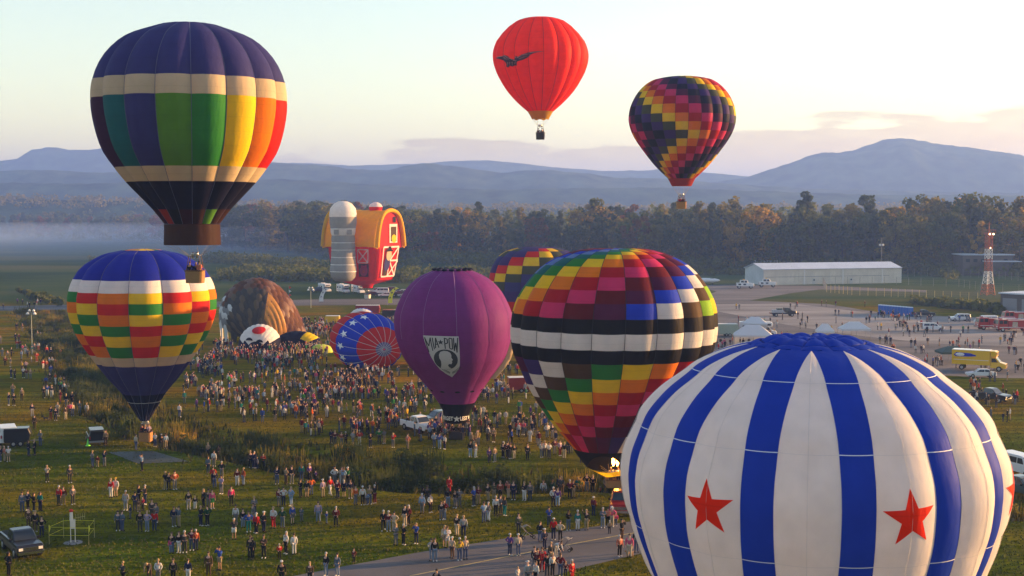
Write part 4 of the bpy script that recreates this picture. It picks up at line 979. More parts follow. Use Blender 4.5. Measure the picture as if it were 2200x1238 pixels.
# hangar: long side from (1640,612) to (1935,608)
a_, b_ = G(1640, 613), G(1935, 608); L_, rz = axes(a_, b_); Wd = 15.0; hE = 5.6; hR = 7.4
hg = empty("hangar", a_, rz, "long cream metal hangar with a pale roof beside the fenced grass", "hangar")
n_ = 36; 
for i in range(n_):                                  # cladding sheets of the long side, ribbed
    x0 = L_ * i / n_; x1 = L_ * (i + 1) / n_; m = MB(); m.box(((x0 + x1) / 2, 0, hE / 2), (x1 - x0 - .04, .10 + (.03 if i % 2 else 0), hE)); m.build("wall_panel", WALLC, hg)
m = MB(); m.add([(0, 0, 0), (0, Wd, 0), (0, Wd, hE), (0, Wd / 2, hR), (0, 0, hE)], [(0, 4, 3, 2, 1)]); m.add([(L_, 0, 0), (L_, Wd, 0), (L_, Wd, hE), (L_, Wd / 2, hR), (L_, 0, hE)], [(0, 1, 2, 3, 4)]); m.add([(0, Wd, 0), (L_, Wd, 0), (L_, Wd, hE), (0, Wd, hE)], [(1, 0, 3, 2)]); m.build("gable_wall", WALLW, hg)
m = MB(); 
for s0, y0, y1 in ((1, -.4, Wd / 2), (1, Wd + .4, Wd / 2)):
    m.add([(-.4, y0, hE - .05), (L_ + .4, y0, hE - .05), (L_ + .4, y1, hR + .12), (-.4, y1, hR + .12), (-.4, y0, hE + .12), (L_ + .4, y0, hE + .12), (L_ + .4, y1, hR + .3), (-.4, y1, hR + .3)], [(0, 1, 2, 3), (4, 7, 6, 5), (0, 4, 5, 1), (1, 5, 6, 2), (2, 6, 7, 3), (3, 7, 4, 0)])
m.build("roof", ROOFB, hg)
MB().box((L_ / 2 - 2, -.1, 2.9), (L_ - 6, .08, .14)).build("door_track", GREYM, hg)
for f in (0.29, 0.57, 0.86): MB().box((L_ * f, -.1, hE / 2), (.5, .12, hE)).build("post", TRIM, hg)
for f in (0.36, 0.63):
    d_ = MB().box((L_ * f, -.12, 1.1), (1.1, .1, 2.2)).build("door", DOORM, hg); MB().box((L_ * f, -.19, 1.6), (.5, .04, .5)).build("pane", GLASS, d_)
MB().box((L_ + .03, -.1, hE / 2), (.3, .15, hE)).build("corner_trim", TRIM, hg)
# white office cabin behind it
a_, b_ = G(1617, 583), G(1687, 583); L_, rz = axes(a_, b_)
cb = empty("cabin", a_, rz, "white flat roofed office cabin behind the hangar", "building")
MB().box((L_ / 2, 2, 2.2), (L_, 4, 4.4)).build("wall", WALLW, cb); MB().box((L_ / 2, 2, 4.5), (L_ + .5, 4.5, .3)).build("roof", ROOFB, cb)
for f in (.15, .58, .88): 
    wn_ = MB().box((L_ * f, -.03, 2.7), (1.8, .1, 1.2)).build("window", TRIM, cb); MB().box((L_ * f, -.1, 2.7), (1.5, .06, .9)).build("pane", GLASS, wn_)
MB().tube((L_ * .85, 2, 4.5), (L_ * .85, 2, 12.3), .09, .05, 6).build("mast", ORR, cb); MB().box((L_ * .85, 2, 10.5), (2.2, .08, .08)).build("crossarm", ORR, cb)
MB().box((L_ + 4, 3, 4.0), (8, .08, .08)).build("pipe_rail", GREYM, cb)
# pole with loudspeakers
p = G(1918, 604); po = empty("utility_pole", (p.x, p.y + 16, 0), 0, "grey pole with two lamps behind the right end of the hangar", "pole")
MB().tube((0, 0, 0), (0, 0, 16.2), .12, .08, 6).build("pole", GREYM, po)
for s_ in (-1, 1): MB().ball((s_ * .55, 0, 13.4), (.5, .3, .5), 8).build("lamp", TRIM, po)
MB().box((0, 0, 13.4), (1.2, .1, .12)).build("crossarm", GREYM, po)
# windowed low building among the trees
a_, b_ = G(2068, 592), G(2176, 592); L_, rz = axes(a_, b_)
lb = empty("low_building", a_, rz, "low brown flat roofed building among trees behind the lattice tower", "building")
MB().box((L_ / 2, 6, 4.2), (L_, 12, 8.4)).build("wall", DARKB, lb); MB().box((L_ / 2, 6, 8.6), (L_ + 1, 13, .4)).build("roof", ROOFB, lb)
MB().box((L_ * .62, -3, 2.9), (8, 6, 5.8)).build("annexe", DARKB, lb); MB().box((L_ * .72, -3, 6.0), (14, 7, .35)).build("annexe_roof", ROOFB, lb)
for f in (.1, .25, .4, .85): MB().box((L_ * f, -.05, 6.2), (1.6, .1, 1.3)).build("window", GLASS, lb)
# dark garage at the right border
a_ = G(2149, 673); b_ = G(2300, 684); L_, rz = axes(a_, b_)
gr = empty("garage", a_, rz, "dark grey garage with big doors at the right border beside the fire engines", "building")
MB().box((L_ / 2, 6, 2.6), (L_, 12, 5.2)).build("wall", DARKB, gr); MB().box((L_ / 2, 6, 5.3), (L_ + .8, 12.8, .35)).build("roof", ROOFB, gr)
for f in (.14, .42, .7, .9):
    d_ = MB().box((L_ * f, -.04, 2.0), (4.2, .1, 4.0)).build("garage_door", GREYM, gr)
    for k in range(4): MB().box((L_ * f, -.11, .55 + k), (3.9, .05, .82)).build("door_slat", GREYM, d_)
# red and white lattice tower
p = G(2122, 634); tw = empty("lattice_tower", p, 0.3, "red and white lattice mast with a beacon platform", "tower")
WHT = mat("white_paint", (0.70, 0.68, 0.64), 0.6); REDP = mat("aviation_red_paint", (0.46, 0.12, 0.05), 0.6)
def tw_w(z): return 1.55 - 0.75 * min(1, z / 7.5) if z < 7.5 else 0.8
bands = [(0, 3.4, REDP), (3.4, 7.5, WHT), (7.5, 11.4, REDP), (11.4, 14.6, WHT), (14.6, 19.6, REDP)]
for z0, z1, m_ in bands:
    m = MB(); k = max(2, round((z1 - z0) / 1.3)); cs4 = ((-1, -1), (1, -1), (1, 1), (-1, 1))
    for j in range(k):
        za = z0 + (z1 - z0) * j / k; zb = z0 + (z1 - z0) * (j + 1) / k; wa, wb = tw_w(za), tw_w(zb)
        for i in range(4):
            a, b = cs4[i], cs4[(i + 1) % 4]
            m.tube((a[0] * wa, a[1] * wa, za), (a[0] * wb, a[1] * wb, zb), .11, .11, 4); m.tube((a[0] * wa, a[1] * wa, za), (b[0] * wb, b[1] * wb, zb), .06, .06, 4, cap=False)
            m.tube((b[0] * wa, b[1] * wa, za), (a[0] * wb, a[1] * wb, zb), .06, .06, 4, cap=False); m.tube((a[0] * wb, a[1] * wb, zb), (b[0] * wb, b[1] * wb, zb), .06, .06, 4, cap=False)
    m.build("lattice_section", m_, tw)
pf = MB().box((0, 0, 19.7), (2.6, 2.6, .2)).build("platform", REDP, tw)
m = MB(); c5 = [(-1.4, -1.4, 20.7), (1.4, -1.4, 20.7), (1.4, 1.4, 20.7), (-1.4, 1.4, 20.7)]; m.path(c5 + [c5[0]], .05, 4)
for c in c5: m.tube((c[0], c[1], 19.7), c, .05, .05, 4)
m.build("railing", REDP, tw); MB().tube((0, 0, 19.7), (0, 0, 23.3), .12, .08, 6).build("beacon_post", REDP, tw); MB().box((0, 0, 22.6), (1.8, .1, .1)).build("crossarm", REDP, tw)
LAMP = mat("beacon_lamp", (1, .85, .6), .4, emit=((1, .75, .4), 4))
MB().ball((-.7, -1.3, 19.4), .22, 8, 0).build("lamp", LAMP, tw); MB().ball((.7, -1.3, 19.4), .22, 8, 0).build("lamp", LAMP, tw); MB().ball((0, -.9, 15), .16, 8, 0).build("lamp", LAMP, tw)
# fences: yellowish posts with wires
YPOST = mat("weathered_yellow_post", (0.42, 0.34, 0.14), 0.8); PPOST = mat("grey_post", (0.20, 0.21, 0.21), 0.8); WIRE = mat("wire", (0.22, 0.22, 0.2), 0.6)
def fence(pts_px, hgt, step, m_, label, rad=.07, wires=4):
    w_ = [G(*q) for q in pts_px]; root = empty("fence", w_[0], 0, label, "fence"); o0 = w_[0]
    prev = None; mw = MB(); first = None
    for a, b in zip(w_, w_[1:]):
        n2 = max(1, round((b - a).length / step))
        for i in range(n2 + (1 if b is w_[-1] else 0)):
            q = a + (b - a) * (i / n2) - o0
            if first is None: first = MB().tube((0, 0, 0), (0, 0, hgt), rad, rad, 6).build("post", m_, root, q); 
            else:
                c = first.copy(); col.objects.link(c); c.location = q; c.parent = root
            if prev is not None:
                for k in range(wires): zz_ = hgt * (k + 1) / (wires + .2); mw.tube((prev.x, prev.y, zz_), (q.x, q.y, zz_), .012, .012, 3, cap=False)
            prev = q
    mw.build("wire", WIRE, root); return root
fence([(1776, 628), (1830, 634), (1900, 637), (1990, 642), (2100, 648)], 2.6, 2.6, YPOST, "wire fence with pale yellow posts along the sunlit grass")
fence([(1776, 628), (1768, 612), (1900, 611), (2060, 617), (2120, 626), (2260, 632)], 2.8, 5, PPOST, "tall grey wire fence beyond the hangar and the lattice tower", .06)
fence([(1936, 596), (2020, 592), (2120, 598), (2260, 610)], 3.2, 4, PPOST, "far grey fence in front of the wood", .06)

# ------------------------------------------------------------------ light pole, signs, weather mast, flags, banners
def lamp_pole(px, py, hgt, label):
    p = GG(px, py); r = empty("floodlight_pole", p, 0, label, "light pole"); MB().tube((0, 0, 0), (0, 0, hgt), .09, .06, 8).build("pole", mat("pale_green_pole", (0.30, 0.33, 0.26), .6), r)
    MB().box((0, 0, hgt), (1.5, .1, .1)).build("crossarm", GREYM, r)
    for s_ in (-.65, .65): MB().lathe([(.05, .3), (.22, .15), (.36, -.1), (.36, -.16), (0.02, -.16)], 10, (s_, -.1, hgt - .15)).build("floodlight", WHT, r)
    for s_ in (-.4, .4): MB().lathe([(.05, .3), (.2, .15), (.3, -.1), (0.02, -.12)], 10, (s_, .1, hgt + .35)).build("floodlight", WHT, r)
    return r
lamp_pole(69, 754, 7.3, "floodlight pole with four lamps standing on the left field")
lamp_pole(668, 662, 5.2, "slender lamp pole by the runway, left of the white banner")
CLW = mat("banner_white", (0.6, 0.6, 0.6), .7); CLY = mat("banner_yellow", (0.75, 0.62, 0.02), .7); CLR_ = mat("flag_red", (0.5, 0.03, 0.02), .7); FBL = mat("flag_blue", (0.02, 0.04, 0.25), .7)
def banner(px, py, hgt, m_, label, marks=None):
    p = GG(px, py); r = empty("banner_flag", p, 0, label, "banner"); MB().tube((0, 0, 0), (.7, 0, hgt * .55), .05, .04, 6).tube((.7, 0, hgt * .55), (2.4, 0, hgt), .04, .02, 6).build("pole", GREYM, r)
    m = MB(); vs = []
    for j in range(9):
        f = j / 8; a = 1.5 * f; x = 0.2 + 2.6 * (1 - math.cos(a)) ; z = hgt * .12 + hgt * .86 * math.sin(a) / math.sin(1.5); vs += [(x, -.05, z), (x + 1.25 - .5 * f, -.12 + .06 * math.sin(6 * f), z - .35 * f)]
    m.add(vs, [(2 * j, 2 * j + 1, 2 * j + 3, 2 * j + 2) for j in range(8)], 0, True); m.build("cloth", m_, r)
    if marks:
        for k in range(3):
            f = .25 + .25 * k; a = 1.5 * f; x = 0.2 + 2.6 * (1 - math.cos(a)) + .5; z = hgt * .12 + hgt * .86 * math.sin(a) / math.sin(1.5) - .1; MB().add([(x - .25, -.16, z - .3), (x + .2, -.16, z - .1), (x + .1, -.16, z + .3), (x - .2, -.16, z + .2)], [(0, 1, 2, 3)]).build("printed_mark", marks, r)
    return r
banner(684, 652, 4.6, CLW, "curved white feather banner beyond the eagle balloon", GREYM); banner(832, 656, 5.2, CLY, "curved yellow feather banner by the runway", mat("banner_print", (0.1, .08, .02), .8))
p = GG(621, 655); r = empty("windsock_pole", p, 0, "thin pole with small red and white pennants above the eagle balloon", "flagpole"); MB().tube((0, 0, 0), (0, 0, 5.4), .04, .03, 6).build("pole", GREYM, r)
for k in range(4): MB().add([(0.03, 0, 1.3 + k * 1.1), (.75, -.1, 1.6 + k * 1.1), (.03, 0, 2.1 + k * 1.1)], [(0, 1, 2)]).build("pennant", CLR_ if k % 2 else CLW, r)
# weather mast inside a rope square
p = GG(157, 1166); r = empty("weather_mast", p, .2, "white weather mast with an antenna arm, roped off on the near grass", "weather station")
WS = mat("white_enamel", (0.62, 0.58, 0.5), .5)
for s_ in (-.17, .17): MB().tube((s_, 0, 0), (s_, 0, 1.15), .035, .035, 6).build("leg", WS, r)
MB().box((0, 0, 1.5), (.38, .22, .7)).build("instrument_box", WS, r); MB().tube((-.1, 0, 1.85), (-.1, 0, 2.45), .14, .12, 10).build("rain_gauge", WS, r); MB().ball((-.1, 0, 2.6), (.17, .17, .14), 10).build("sensor", CLR_, r)
MB().tube((0, 0, 1.95), (.95, 0, 2.1), .02, .02, 6).build("antenna_boom", YPOST, r)
for k in range(5): MB().tube((.25 + .17 * k, 0, 1.75 + .03 * k), (.25 + .17 * k, 0, 2.3 + .02 * k), .012, .012, 4).build("antenna_rod", YPOST, r)
MB().lathe([(0.01, .03), (.72, .03), (.75, 0), (0.75, -.05)], 20, (0, 0, 0)).build("base_slab", CONC, r)
rp = empty("rope_barrier", GG(157, 1164), 0, "yellow tape barrier on thin stakes around the weather mast", "barrier")
TAPEY = mat("yellow_tape", (0.62, 0.55, 0.03), .6); cs_ = [(-1.6, -.9), (1.6, -1.0), (1.3, 1.3), (-1.2, 1.3)]
for x, y in cs_: MB().tube((x, y, 0), (x, y, 1.6), .018, .014, 6).build("stake", YPOST, rp)
for z in (.75, 1.4): 
    m = MB(); q = [(x, y, z) for x, y in cs_]
    for a, b in zip(q, q[1:] + q[:1]): m.add([(a[0], a[1], z - .014), (b[0], b[1], z - .014), (b[0], b[1], z + .014), (a[0], a[1], z + .014)], [(0, 1, 2, 3)])
    m.build("tape", TAPEY, rp)
for x, y in (cs_[0], cs_[1]): MB().add([(x, y - .02, .9), (x + .14, y - .02, 1.3), (x + .05, y - .02, 1.6), (x, y - .02, 1.5)], [(0, 1, 2, 3)]).build("pennant", TAPEY, rp)
# traffic cone and tarpaulin
p = GG(189, 958); o = MB().lathe([(.3, 0), (.3, .04), (.17, .05), (.05, .8), (0.01, .8)], 12).build("traffic_cone", mat("lime_plastic", (.2, .75, .08), .5), None, p); tag(o, "lime green traffic cone beside the dark open-backed car", "cone")
tp = [G(232, 972), G(330, 970), G(405, 992), G(298, 997)]; m = MB(); n2 = 14; vs = []; rs2 = np.random.RandomState(4)
for j in range(n2 + 1):
    for i in range(n2 + 1):
        u, v = i / n2, j / n2; q = (tp[0] * (1 - u) + tp[1] * u) * (1 - v) + (tp[3] * (1 - u) + tp[2] * u) * v; vs.append((q.x, q.y, .02 + .07 * abs(noise.noise(Vector((q.x * .8, q.y * .8, 0))))))
m.add(vs, [(j * (n2 + 1) + i, j * (n2 + 1) + i + 1, (j + 1) * (n2 + 1) + i + 1, (j + 1) * (n2 + 1) + i) for j in range(n2) for i in range(n2)], 0, True)
tag(m.build("tarpaulin", mat("green_grey_tarpaulin", (0.035, 0.045, 0.045), .6, nscale=1.5, namp=.3)), "dark grey-green tarpaulin spread flat on the left grass", "tarpaulin")

# ------------------------------------------------------------------ the barn balloon
d = 385; k_ = d / F; R_ = lambda y: P(780, y, d).z
RED = fab('red'); ROOFM = fab('roof'); SIL = fab('silver', .15); WHF = fab('white'); BLK = fab('black', .1); YEL = fab('yellow')
bo = P(782, 600, d); bo.z = 0; barn = empty("barn_balloon", bo, R(-26), "special shape balloon of a red barn with yellow roof and grey silo", "hot air balloon")
z0, z1, zt = 6.5, 17.2, 26.8; LX, LY = 8.8, 6.2
def ribwall(a, b, sa, n_ribs, nrm, parent, m_, name):
    """pillowed wall from bottom line (scaled) to top line"""
    vs = []; nu = n_ribs * 4; nv = 10
    for j in range(nv + 1):
        v = j / nv; sc = 0.80 + 0.20 * math.sin(v * math.pi / 2) ** .8; z = z0 + (z1 + .2 - z0) * v
        for i in range(nu + 1):
            u = i / nu; q = (a * (1 - u) + b * u) * sc; bul = .16 * abs(math.sin(math.pi * u * n_ribs)) - .1
            bx_ = (abs(u - .5) * 2) ** 6 * -.6
            q = q + nrm * (bul + bx_); vs.append((q.x, q.y, z))
    MB().add(vs, [(j * (nu + 1) + i, j * (nu + 1) + i + 1, (j + 1) * (nu + 1) + i + 1, (j + 1) * (nu + 1) + i) for j in range(nv) for i in range(nu)], 0, True).build(name, m_, parent)
c4 = [Vector((-LX, -LY, 0)), Vector((LX, -LY, 0)), Vector((LX, LY, 0)), Vector((-LX, LY, 0))]
for i, nr in ((0, 18), (1, 13), (2, 18), (3, 13)):
    a, b = c4[i], c4[(i + 1) % 4]; dd = (b - a).normalized(); ribwall(a, b, .8, nr, Vector((dd.y, -dd.x, 0)), barn, RED, "barn_wall")
# underside and throat
m = MB(); q = [(c.x * .8, c.y * .8, z0) for c in c4]; m.add(q + [(1.6 * math.cos(R(45 + 90 * i - 180)), 1.6 * math.sin(R(45 + 90 * i - 180)), 4.6) for i in range(4)], [(0, 1, 5, 4), (1, 2, 6, 5), (2, 3, 7, 6), (3, 0, 4, 7)]); m.build("underside", RED, barn)
MB().lathe([(3.4, z0 + .3), (2.7, z0 - .6), (1.7, z0 - 1.8), (1.5, 4.0)], 16, (1.2, 0, 0)).build("throat", RED, barn)
arc = [(7.5, 16.3), (7.35, 17.6), (6.9, 20.2), (6.0, 23.0), (4.6, 25.3), (2.6, 26.5), (0, 26.9)]
arc = arc + [(-y, z) for y, z in arc[-2::-1]]; arcs = catmull([(a, b) for a, b in arc], 4)
vs = []; nx_ = 24
for i in range(nx_ + 1):
    x = -LX - .8 + (2 * LX + 1.6) * i / nx_
    for y, z in arcs: vs.append((x, y, z + .12 * abs(math.sin(math.pi * i / nx_ * 6)) - (abs(x) / 9.4) ** 6 * .5))
na = len(arcs); MB().add(vs, [(i * na + j, i * na + j + 1, (i + 1) * na + j + 1, (i + 1) * na + j) for i in range(nx_) for j in range(na - 1)], 0, True).build("roof", ROOFM, barn)
for sx in (-1, 1):
    m = MB(); m.path([(sx * (LX + .6), y, z) for y, z in arcs[::2]], .62, 8); m.build("roof_edge", ROOFM, barn)
    g_ = [(y * .93, z - .35) for y, z in arcs]; n3 = len(g_); m = MB(); m.add([(sx * (LX + .1), y, z) for y, z in g_], [tuple(range(n3)) if sx < 0 else tuple(range(n3 - 1, -1, -1))]); m.build("gable", RED, barn)
# cupola
MB().lathe([(1.7, 26.0), (2.0, 27.8), (2.05, 27.9)], 16, (4.2, 0, 0)).build("cupola", RED, barn); MB().lathe([(2.05, 27.9), (1.6, 28.7), (.7, 29.2), (0.02, 29.3)], 16, (4.2, 0, 0)).build("cupola_cap", WHF, barn)
# silo
sp = P(738, 600, d - 9); sl = (Vector((sp.x, sp.y, 0)) - bo); sl.rotate(Matrix.Rotation(R(26), 3, 'Z')); 
prof_s = [(.3, 6.3), (2.4, 6.5), (3.5, 7.6), (3.8, 9.3)]
MB().lathe(prof_s, 24, (sl.x, sl.y, 0)).build("silo_foot", SIL, barn)
zs = [9.3, 11.3, 13.4, 15.5, 17.6, 19.7, 21.6, 25.0]; rr = [3.8, 3.6, 3.45, 3.35, 3.3, 3.3, 3.6, 3.9]
for i in range(len(zs) - 1):
    m_ = WHF if i == 5 else SIL; a, b = zs[i], zs[i + 1]; MB().lathe([(rr[i], a), ((rr[i] + rr[i + 1]) / 2 + .16, (a + b) / 2), (rr[i + 1], b)], 28, (sl.x, sl.y, 0)).build("silo_section", m_, barn)
    if i != 5: MB().lathe([(rr[i] + .06, a - .14), (rr[i] + .12, a), (rr[i] + .06, a + .14)], 28, (sl.x, sl.y, 0)).build("silo_band", WHF, barn)
MB().lathe([(3.9, 25), (3.95, 25.8), (3.7, 27.4), (2.6, 28.8), (1.3, 29.45), (.02, 29.6)], 28, (sl.x, sl.y, 0)).build("silo_dome", WHF, barn)
for q in (-30, 30):
    a = R(26 + 6 - 90 + q); rx = 3.75; c = Vector((sl.x + math.cos(a) * rx, sl.y + math.sin(a) * rx, 20.65)); t = Vector((-math.sin(a), math.cos(a), 0))
    MB().add([tuple(c - t * .8 - Vector((0, 0, .7))), tuple(c + t * .8 - Vector((0, 0, .7))), tuple(c + t * .8 + Vector((0, 0, .7))), tuple(c - t * .8 + Vector((0, 0, .7)))], [(0, 1, 2, 3)]).build("silo_window", SIL, barn)
# printed doors and windows; sides lean inwards, so follow the wall
def wl(x, z): 
    v = (z - z0) / (z1 + .2 - z0); sc = 0.80 + 0.20 * math.sin(min(1, max(0, v)) * math.pi / 2) ** .8; return sc
def side(x, z, off=.32): sc = wl(x, z); return (x * sc, -LY * sc - off, z)
def gab(y, z, off=.36): sc = wl(y, z) if z < z1 else 1; return (LX * sc + off, y * sc, z)
def quad(f, a, b, c, d_, name, m_, off=.32, parent=barn): MB().add([f(a[0], a[1], off), f(b[0], b[1], off), f(c[0], c[1], off), f(d_[0], d_[1], off)], [(0, 1, 2, 3)]).build(name, m_, parent)
def rectf(f, x0, z0_, x1, z1_, name, m_, off): quad(f, (x0, z0_), (x1, z0_), (x1, z1_), (x0, z1_), name, m_, off)
def bar(f, x0, z0_, x1, z1_, wd, name, m_, off):
    dx, dz = x1 - x0, z1_ - z0_; l_ = math.hypot(dx, dz); ax, az_ = -dz / l_ * wd / 2, dx / l_ * wd / 2
    quad(f, (x0 - ax, z0_ - az_), (x1 - ax, z1_ - az_), (x1 + ax, z1_ + az_), (x0 + ax, z0_ + az_), name, m_, off)
for (f, x0, za, x1, zb) in ((side, 2.0, 11.7, 5.6, 15.5),):
    for q in ((x0, za, x1, za), (x0, zb, x1, zb), (x0, za, x0, zb), (x1, za, x1, zb), (x0, za, x1, zb), (x0, zb, x1, za)): bar(f, *q, .34, "door_brace", WHF, .36 + .004 * (q[0] + q[1]) % .03)
rectf(side, 2.2, 7.6, 6.0, 11.4, "pig_panel", fab('dkpurple'), .34)
def disc(f, cx_, cz_, rx, rz_, name, m_, off): MB().add([f(cx_ + rx * math.cos(a), cz_ + rz_ * math.sin(a), off) for a in [2 * math.pi * i / 24 for i in range(24)]], [tuple(range(24))]).build(name, m_, barn)
disc(side, 4.1, 9.3, 1.5, 1.6, "pig_head", fab('pink'), .40); disc(side, 4.1, 9.1, .5, .5, "pig_snout", fab('salmon'), .44); disc(side, 3.4, 10.7, .4, .4, "pig_ear", fab('pink'), .42); disc(side, 4.9, 10.7, .4, .4, "pig_ear", fab('pink'), .42)
rectf(gab, -.4, 17.4, 4.0, 22.9, "hayloft_frame", WHF, .34); rectf(gab, .3, 17.8, 3.4, 22.1, "hayloft_opening", fab('brown'), .38); disc(gab, 2.0, 18.6, 1.3, 1.2, "hay", YEL, .42); rectf(gab, 1.7, 23.3, 3.2, 25.0, "vent", BLK, .35)
for q in ((-3.6, 7.6, 4.9, 7.6), (-3.6, 16.2, 4.9, 16.2), (-3.6, 7.6, -3.6, 16.2), (4.9, 7.6, 4.9, 16.2), (.2, 7.6, 4.9, 12), (.2, 12, 4.9, 7.6), (0.2, 12.2, 4.9, 12.2), (.2, 12.2, 4.9, 16.2), (.2, 7.6, .2, 12)): bar(gab, *q, .5, "door_brace", WHF, .40)
rectf(gab, -2.6, 7.8, -.4, 10.2, "figure_trousers", fab('brown'), .43); disc(gab, -1.2, 11.2, 1.7, 2.0, "figure_overalls", fab('navy'), .46); disc(gab, -.6, 13.8, 1.5, 1.6, "figure_head", fab('cream'), .49); rectf(gab, -2.4, 14.9, 1.4, 15.3, "hat_brim", BLK, .52); quad(gab, (-1.6, 15.2), (.8, 15.2), (.2, 16.4), (-1.0, 16.4), "hat_crown", BLK, .52)
basket(barn, 1.2, 0, 0.9, 1.7, 1.4, 1.2, 1.0, mat("white_basket_cover", (.55, .52, .45), .7), 4.0, 1.4)

# ------------------------------------------------------------------ deflated balloons on the ground
# brown feathered one: overlapping feather panels over a leaning dome
c0 = GG(556, 738); c0.y += 6; fe = empty("feathered_balloon", c0, 0, "half inflated brown feathered eagle balloon lying on the grass", "hot air balloon")
def fs(u, v, off=0):          # u 0..pi left to right, v -pi/2 (back) .. pi/2 (front)
    rx, ry, rz_ = 8.8, 7.5, 12.7; cu, su = math.cos(u), math.sin(u); k2 = 1 + .1 * math.cos(2 * u)
    x = -cu * rx * (math.cos(v) ** .55) + (-1.6) * su * math.cos(v); z = max(0, su) ** (.5 + .85 * u / math.pi) * rz_ * math.cos(v) ** .8; y = -math.sin(v) * ry * (0.55 + .45 * su)
    n_ = Vector((x / rx ** 2, y / ry ** 2, z / rz_ ** 2)).normalized(); return Vector((x, y, z)) + n_ * off
nu_, nv_ = 19, 13
for j in range(nv_):
    for i in range(nu_):
        va = -0.6 + (1.55 + .6) * j / nv_; vb = -0.6 + (1.55 + .6) * (j + 1.35) / nv_; sh_ = .5 * (j % 2)
        ua = math.pi * min(1, max(0, (i + sh_ - .05)) / (nu_)); ub = math.pi * min(1, (i + sh_ + 1.05) / nu_)
        if ub - ua < .02: continue
        vb = min(vb, 1.56); vs = []
        for b in range(4):
            for a in range(5):
                u = ua + (ub - ua) * a / 4; v = va + (vb - va) * (b / 3) * (1 - .22 * abs(a - 2) / 2 * (b / 3)); vs.append(fs(u, v, .03 + .10 * (b / 3) + .28 * math.sin(math.pi * a / 4) * math.sin(math.pi * min(1, b / 3 + .15))))
        um = (ua + ub) / 2 / math.pi
        if um < .15 + .05 * (j % 3) and j < 9: m_ = fab('grey', .2) if (i + j) % 2 else mat("white_feather_fabric", (.5, .5, .5), .7)
        elif j >= 7 and um < .62: m_ = mat("dark_feather_fabric", (.035, .028, .02), .7, nscale=1.2, namp=.3) if (i + j) % 3 else mat("streaked_feather_fabric", (.09, .06, .03), .7)
        else: m_ = [fab('featherbrown', .3), fab('feather2', .3), mat("umber_feather_fabric", (.12, .055, .03), .6)][(i * 7 + j * 3) % 3]
        MB().add(vs, [(b * 5 + a, b * 5 + a + 1, (b + 1) * 5 + a + 1, (b + 1) * 5 + a) for b in range(3) for a in range(4)], 0, True).build("feather_panel", m_, fe)
GOLDF = mat("golden_wing_fabric", (.42, .19, .03), .6, nscale=1, namp=.25)
for k in range(4):
    vs = []
    for i in range(13):
        f = i / 12; u = math.pi * (.62 + .26 * f ** .9); v = .62 + .15 * k + .42 * f; 
        for a in range(3): vs.append(fs(min(3.1, u), min(1.5, v + a * .075), .3 + .25 * math.sin(math.pi * a / 2) * math.sin(math.pi * f)))
    MB().add(vs, [(i * 3 + a, i * 3 + a + 1, (i + 1) * 3 + a + 1, (i + 1) * 3 + a) for i in range(12) for a in range(2)], 0, True).build("wing_fold", GOLDF, fe)
# generic pillow shape on the ground
def blob(name, px, py, rx, ry, rz_, rz, colr_fn, label, n_g=14, n_r=8, depth=0.0, parent=None, flat=1.0, pw=.75):
    c = GG(px, py); c.y += depth; root = empty(name, c, rz, label, "hot air balloon")
    for i in range(n_g):
        for j in range(n_r):
            a0, a1 = math.pi * i / n_g, math.pi * (i + 1) / n_g; b0, b1 = -math.pi / 2 + math.pi * j / n_r, -math.pi / 2 + math.pi * (j + 1) / n_r; vs = []
            for bb in range(4):
                for aa in range(4):
                    a = a0 + (a1 - a0) * aa / 3; b = b0 + (b1 - b0) * bb / 3; bul = 1 + .02 * math.sin(math.pi * aa / 3)
                    vs.append((-math.cos(a) * rx * math.cos(b) ** pw * bul, -math.sin(b) * ry, max(0, math.sin(a)) ** .85 * rz_ * math.cos(b) ** pw * bul))
            MB().add(vs, [(b * 4 + a, b * 4 + a + 1, (b + 1) * 4 + a + 1, (b + 1) * 4 + a) for b in range(3) for a in range(3)], 0, True).build("panel", colr_fn((i + .5) / n_g, (j + .5) / n_r), root)
    return root
wd_ = blob("ground_balloon", 559, 752, 4.1, 4.5, 4.9, 0, lambda u, v: fab('white') if math.sin(math.pi * u) ** .85 * math.cos((v - .5) * math.pi) ** .75 > .40 else fab('blacknavy'), "white domed balloon with a red disc and dark lower part lying on the grass", 14, 10)
for i_ in range(1):
    m = MB(); vs = [(0, 0, 0)]
    def dm(x, z):   # point on the front of the dome at x,z
        q = min(1, (x / 4.1) ** 2 + (z / 4.9) ** 2); return (x, -4.5 * math.sqrt(max(0, 1 - q ** 1.333)) - .5, z)
    cx_, cz_ = .35, 4.05; ring_ = [dm(cx_ + 1.25 * math.cos(a), min(4.7, cz_ + .62 * math.sin(a))) for a in [2 * math.pi * k / 24 for k in range(24)]]
    MB().add([dm(cx_, cz_)] + [dm(cx_ + .6 * math.cos(a), cz_ + .3 * math.sin(a)) for a in [2 * math.pi * k / 24 for k in range(24)]] + ring_, [(0, k + 1, (k + 1) % 24 + 1) for k in range(24)] + [(k + 1, k + 25, (k + 1) % 24 + 25, (k + 1) % 24 + 1) for k in range(24)]).build("red_disc", fab('red'), wd_)
    for ex, ez in ((-1.2, 2.3), (.75, 1.95)): MB().add([dm(ex + .7 * math.cos(a), ez + .26 * math.sin(a) + .25 * (1 - math.cos(a) ** 2)) for a in [2 * math.pi * k / 16 for k in range(16)]], [tuple(range(16))]).build("black_eye", BLK, wd_)
blob("ground_balloon", 640, 748, 4.8, 2.6, 3.3, R(-8), lambda u, v: fab('brown') if u > .86 else fab('yellow') if (.62 < u < .84 and v < .85) or (.2 < u < .84 and v < .42) else fab('blacknavy'), "black and yellow striped balloon lying deflated beside the white domed one", 16, 9, pw=.4)
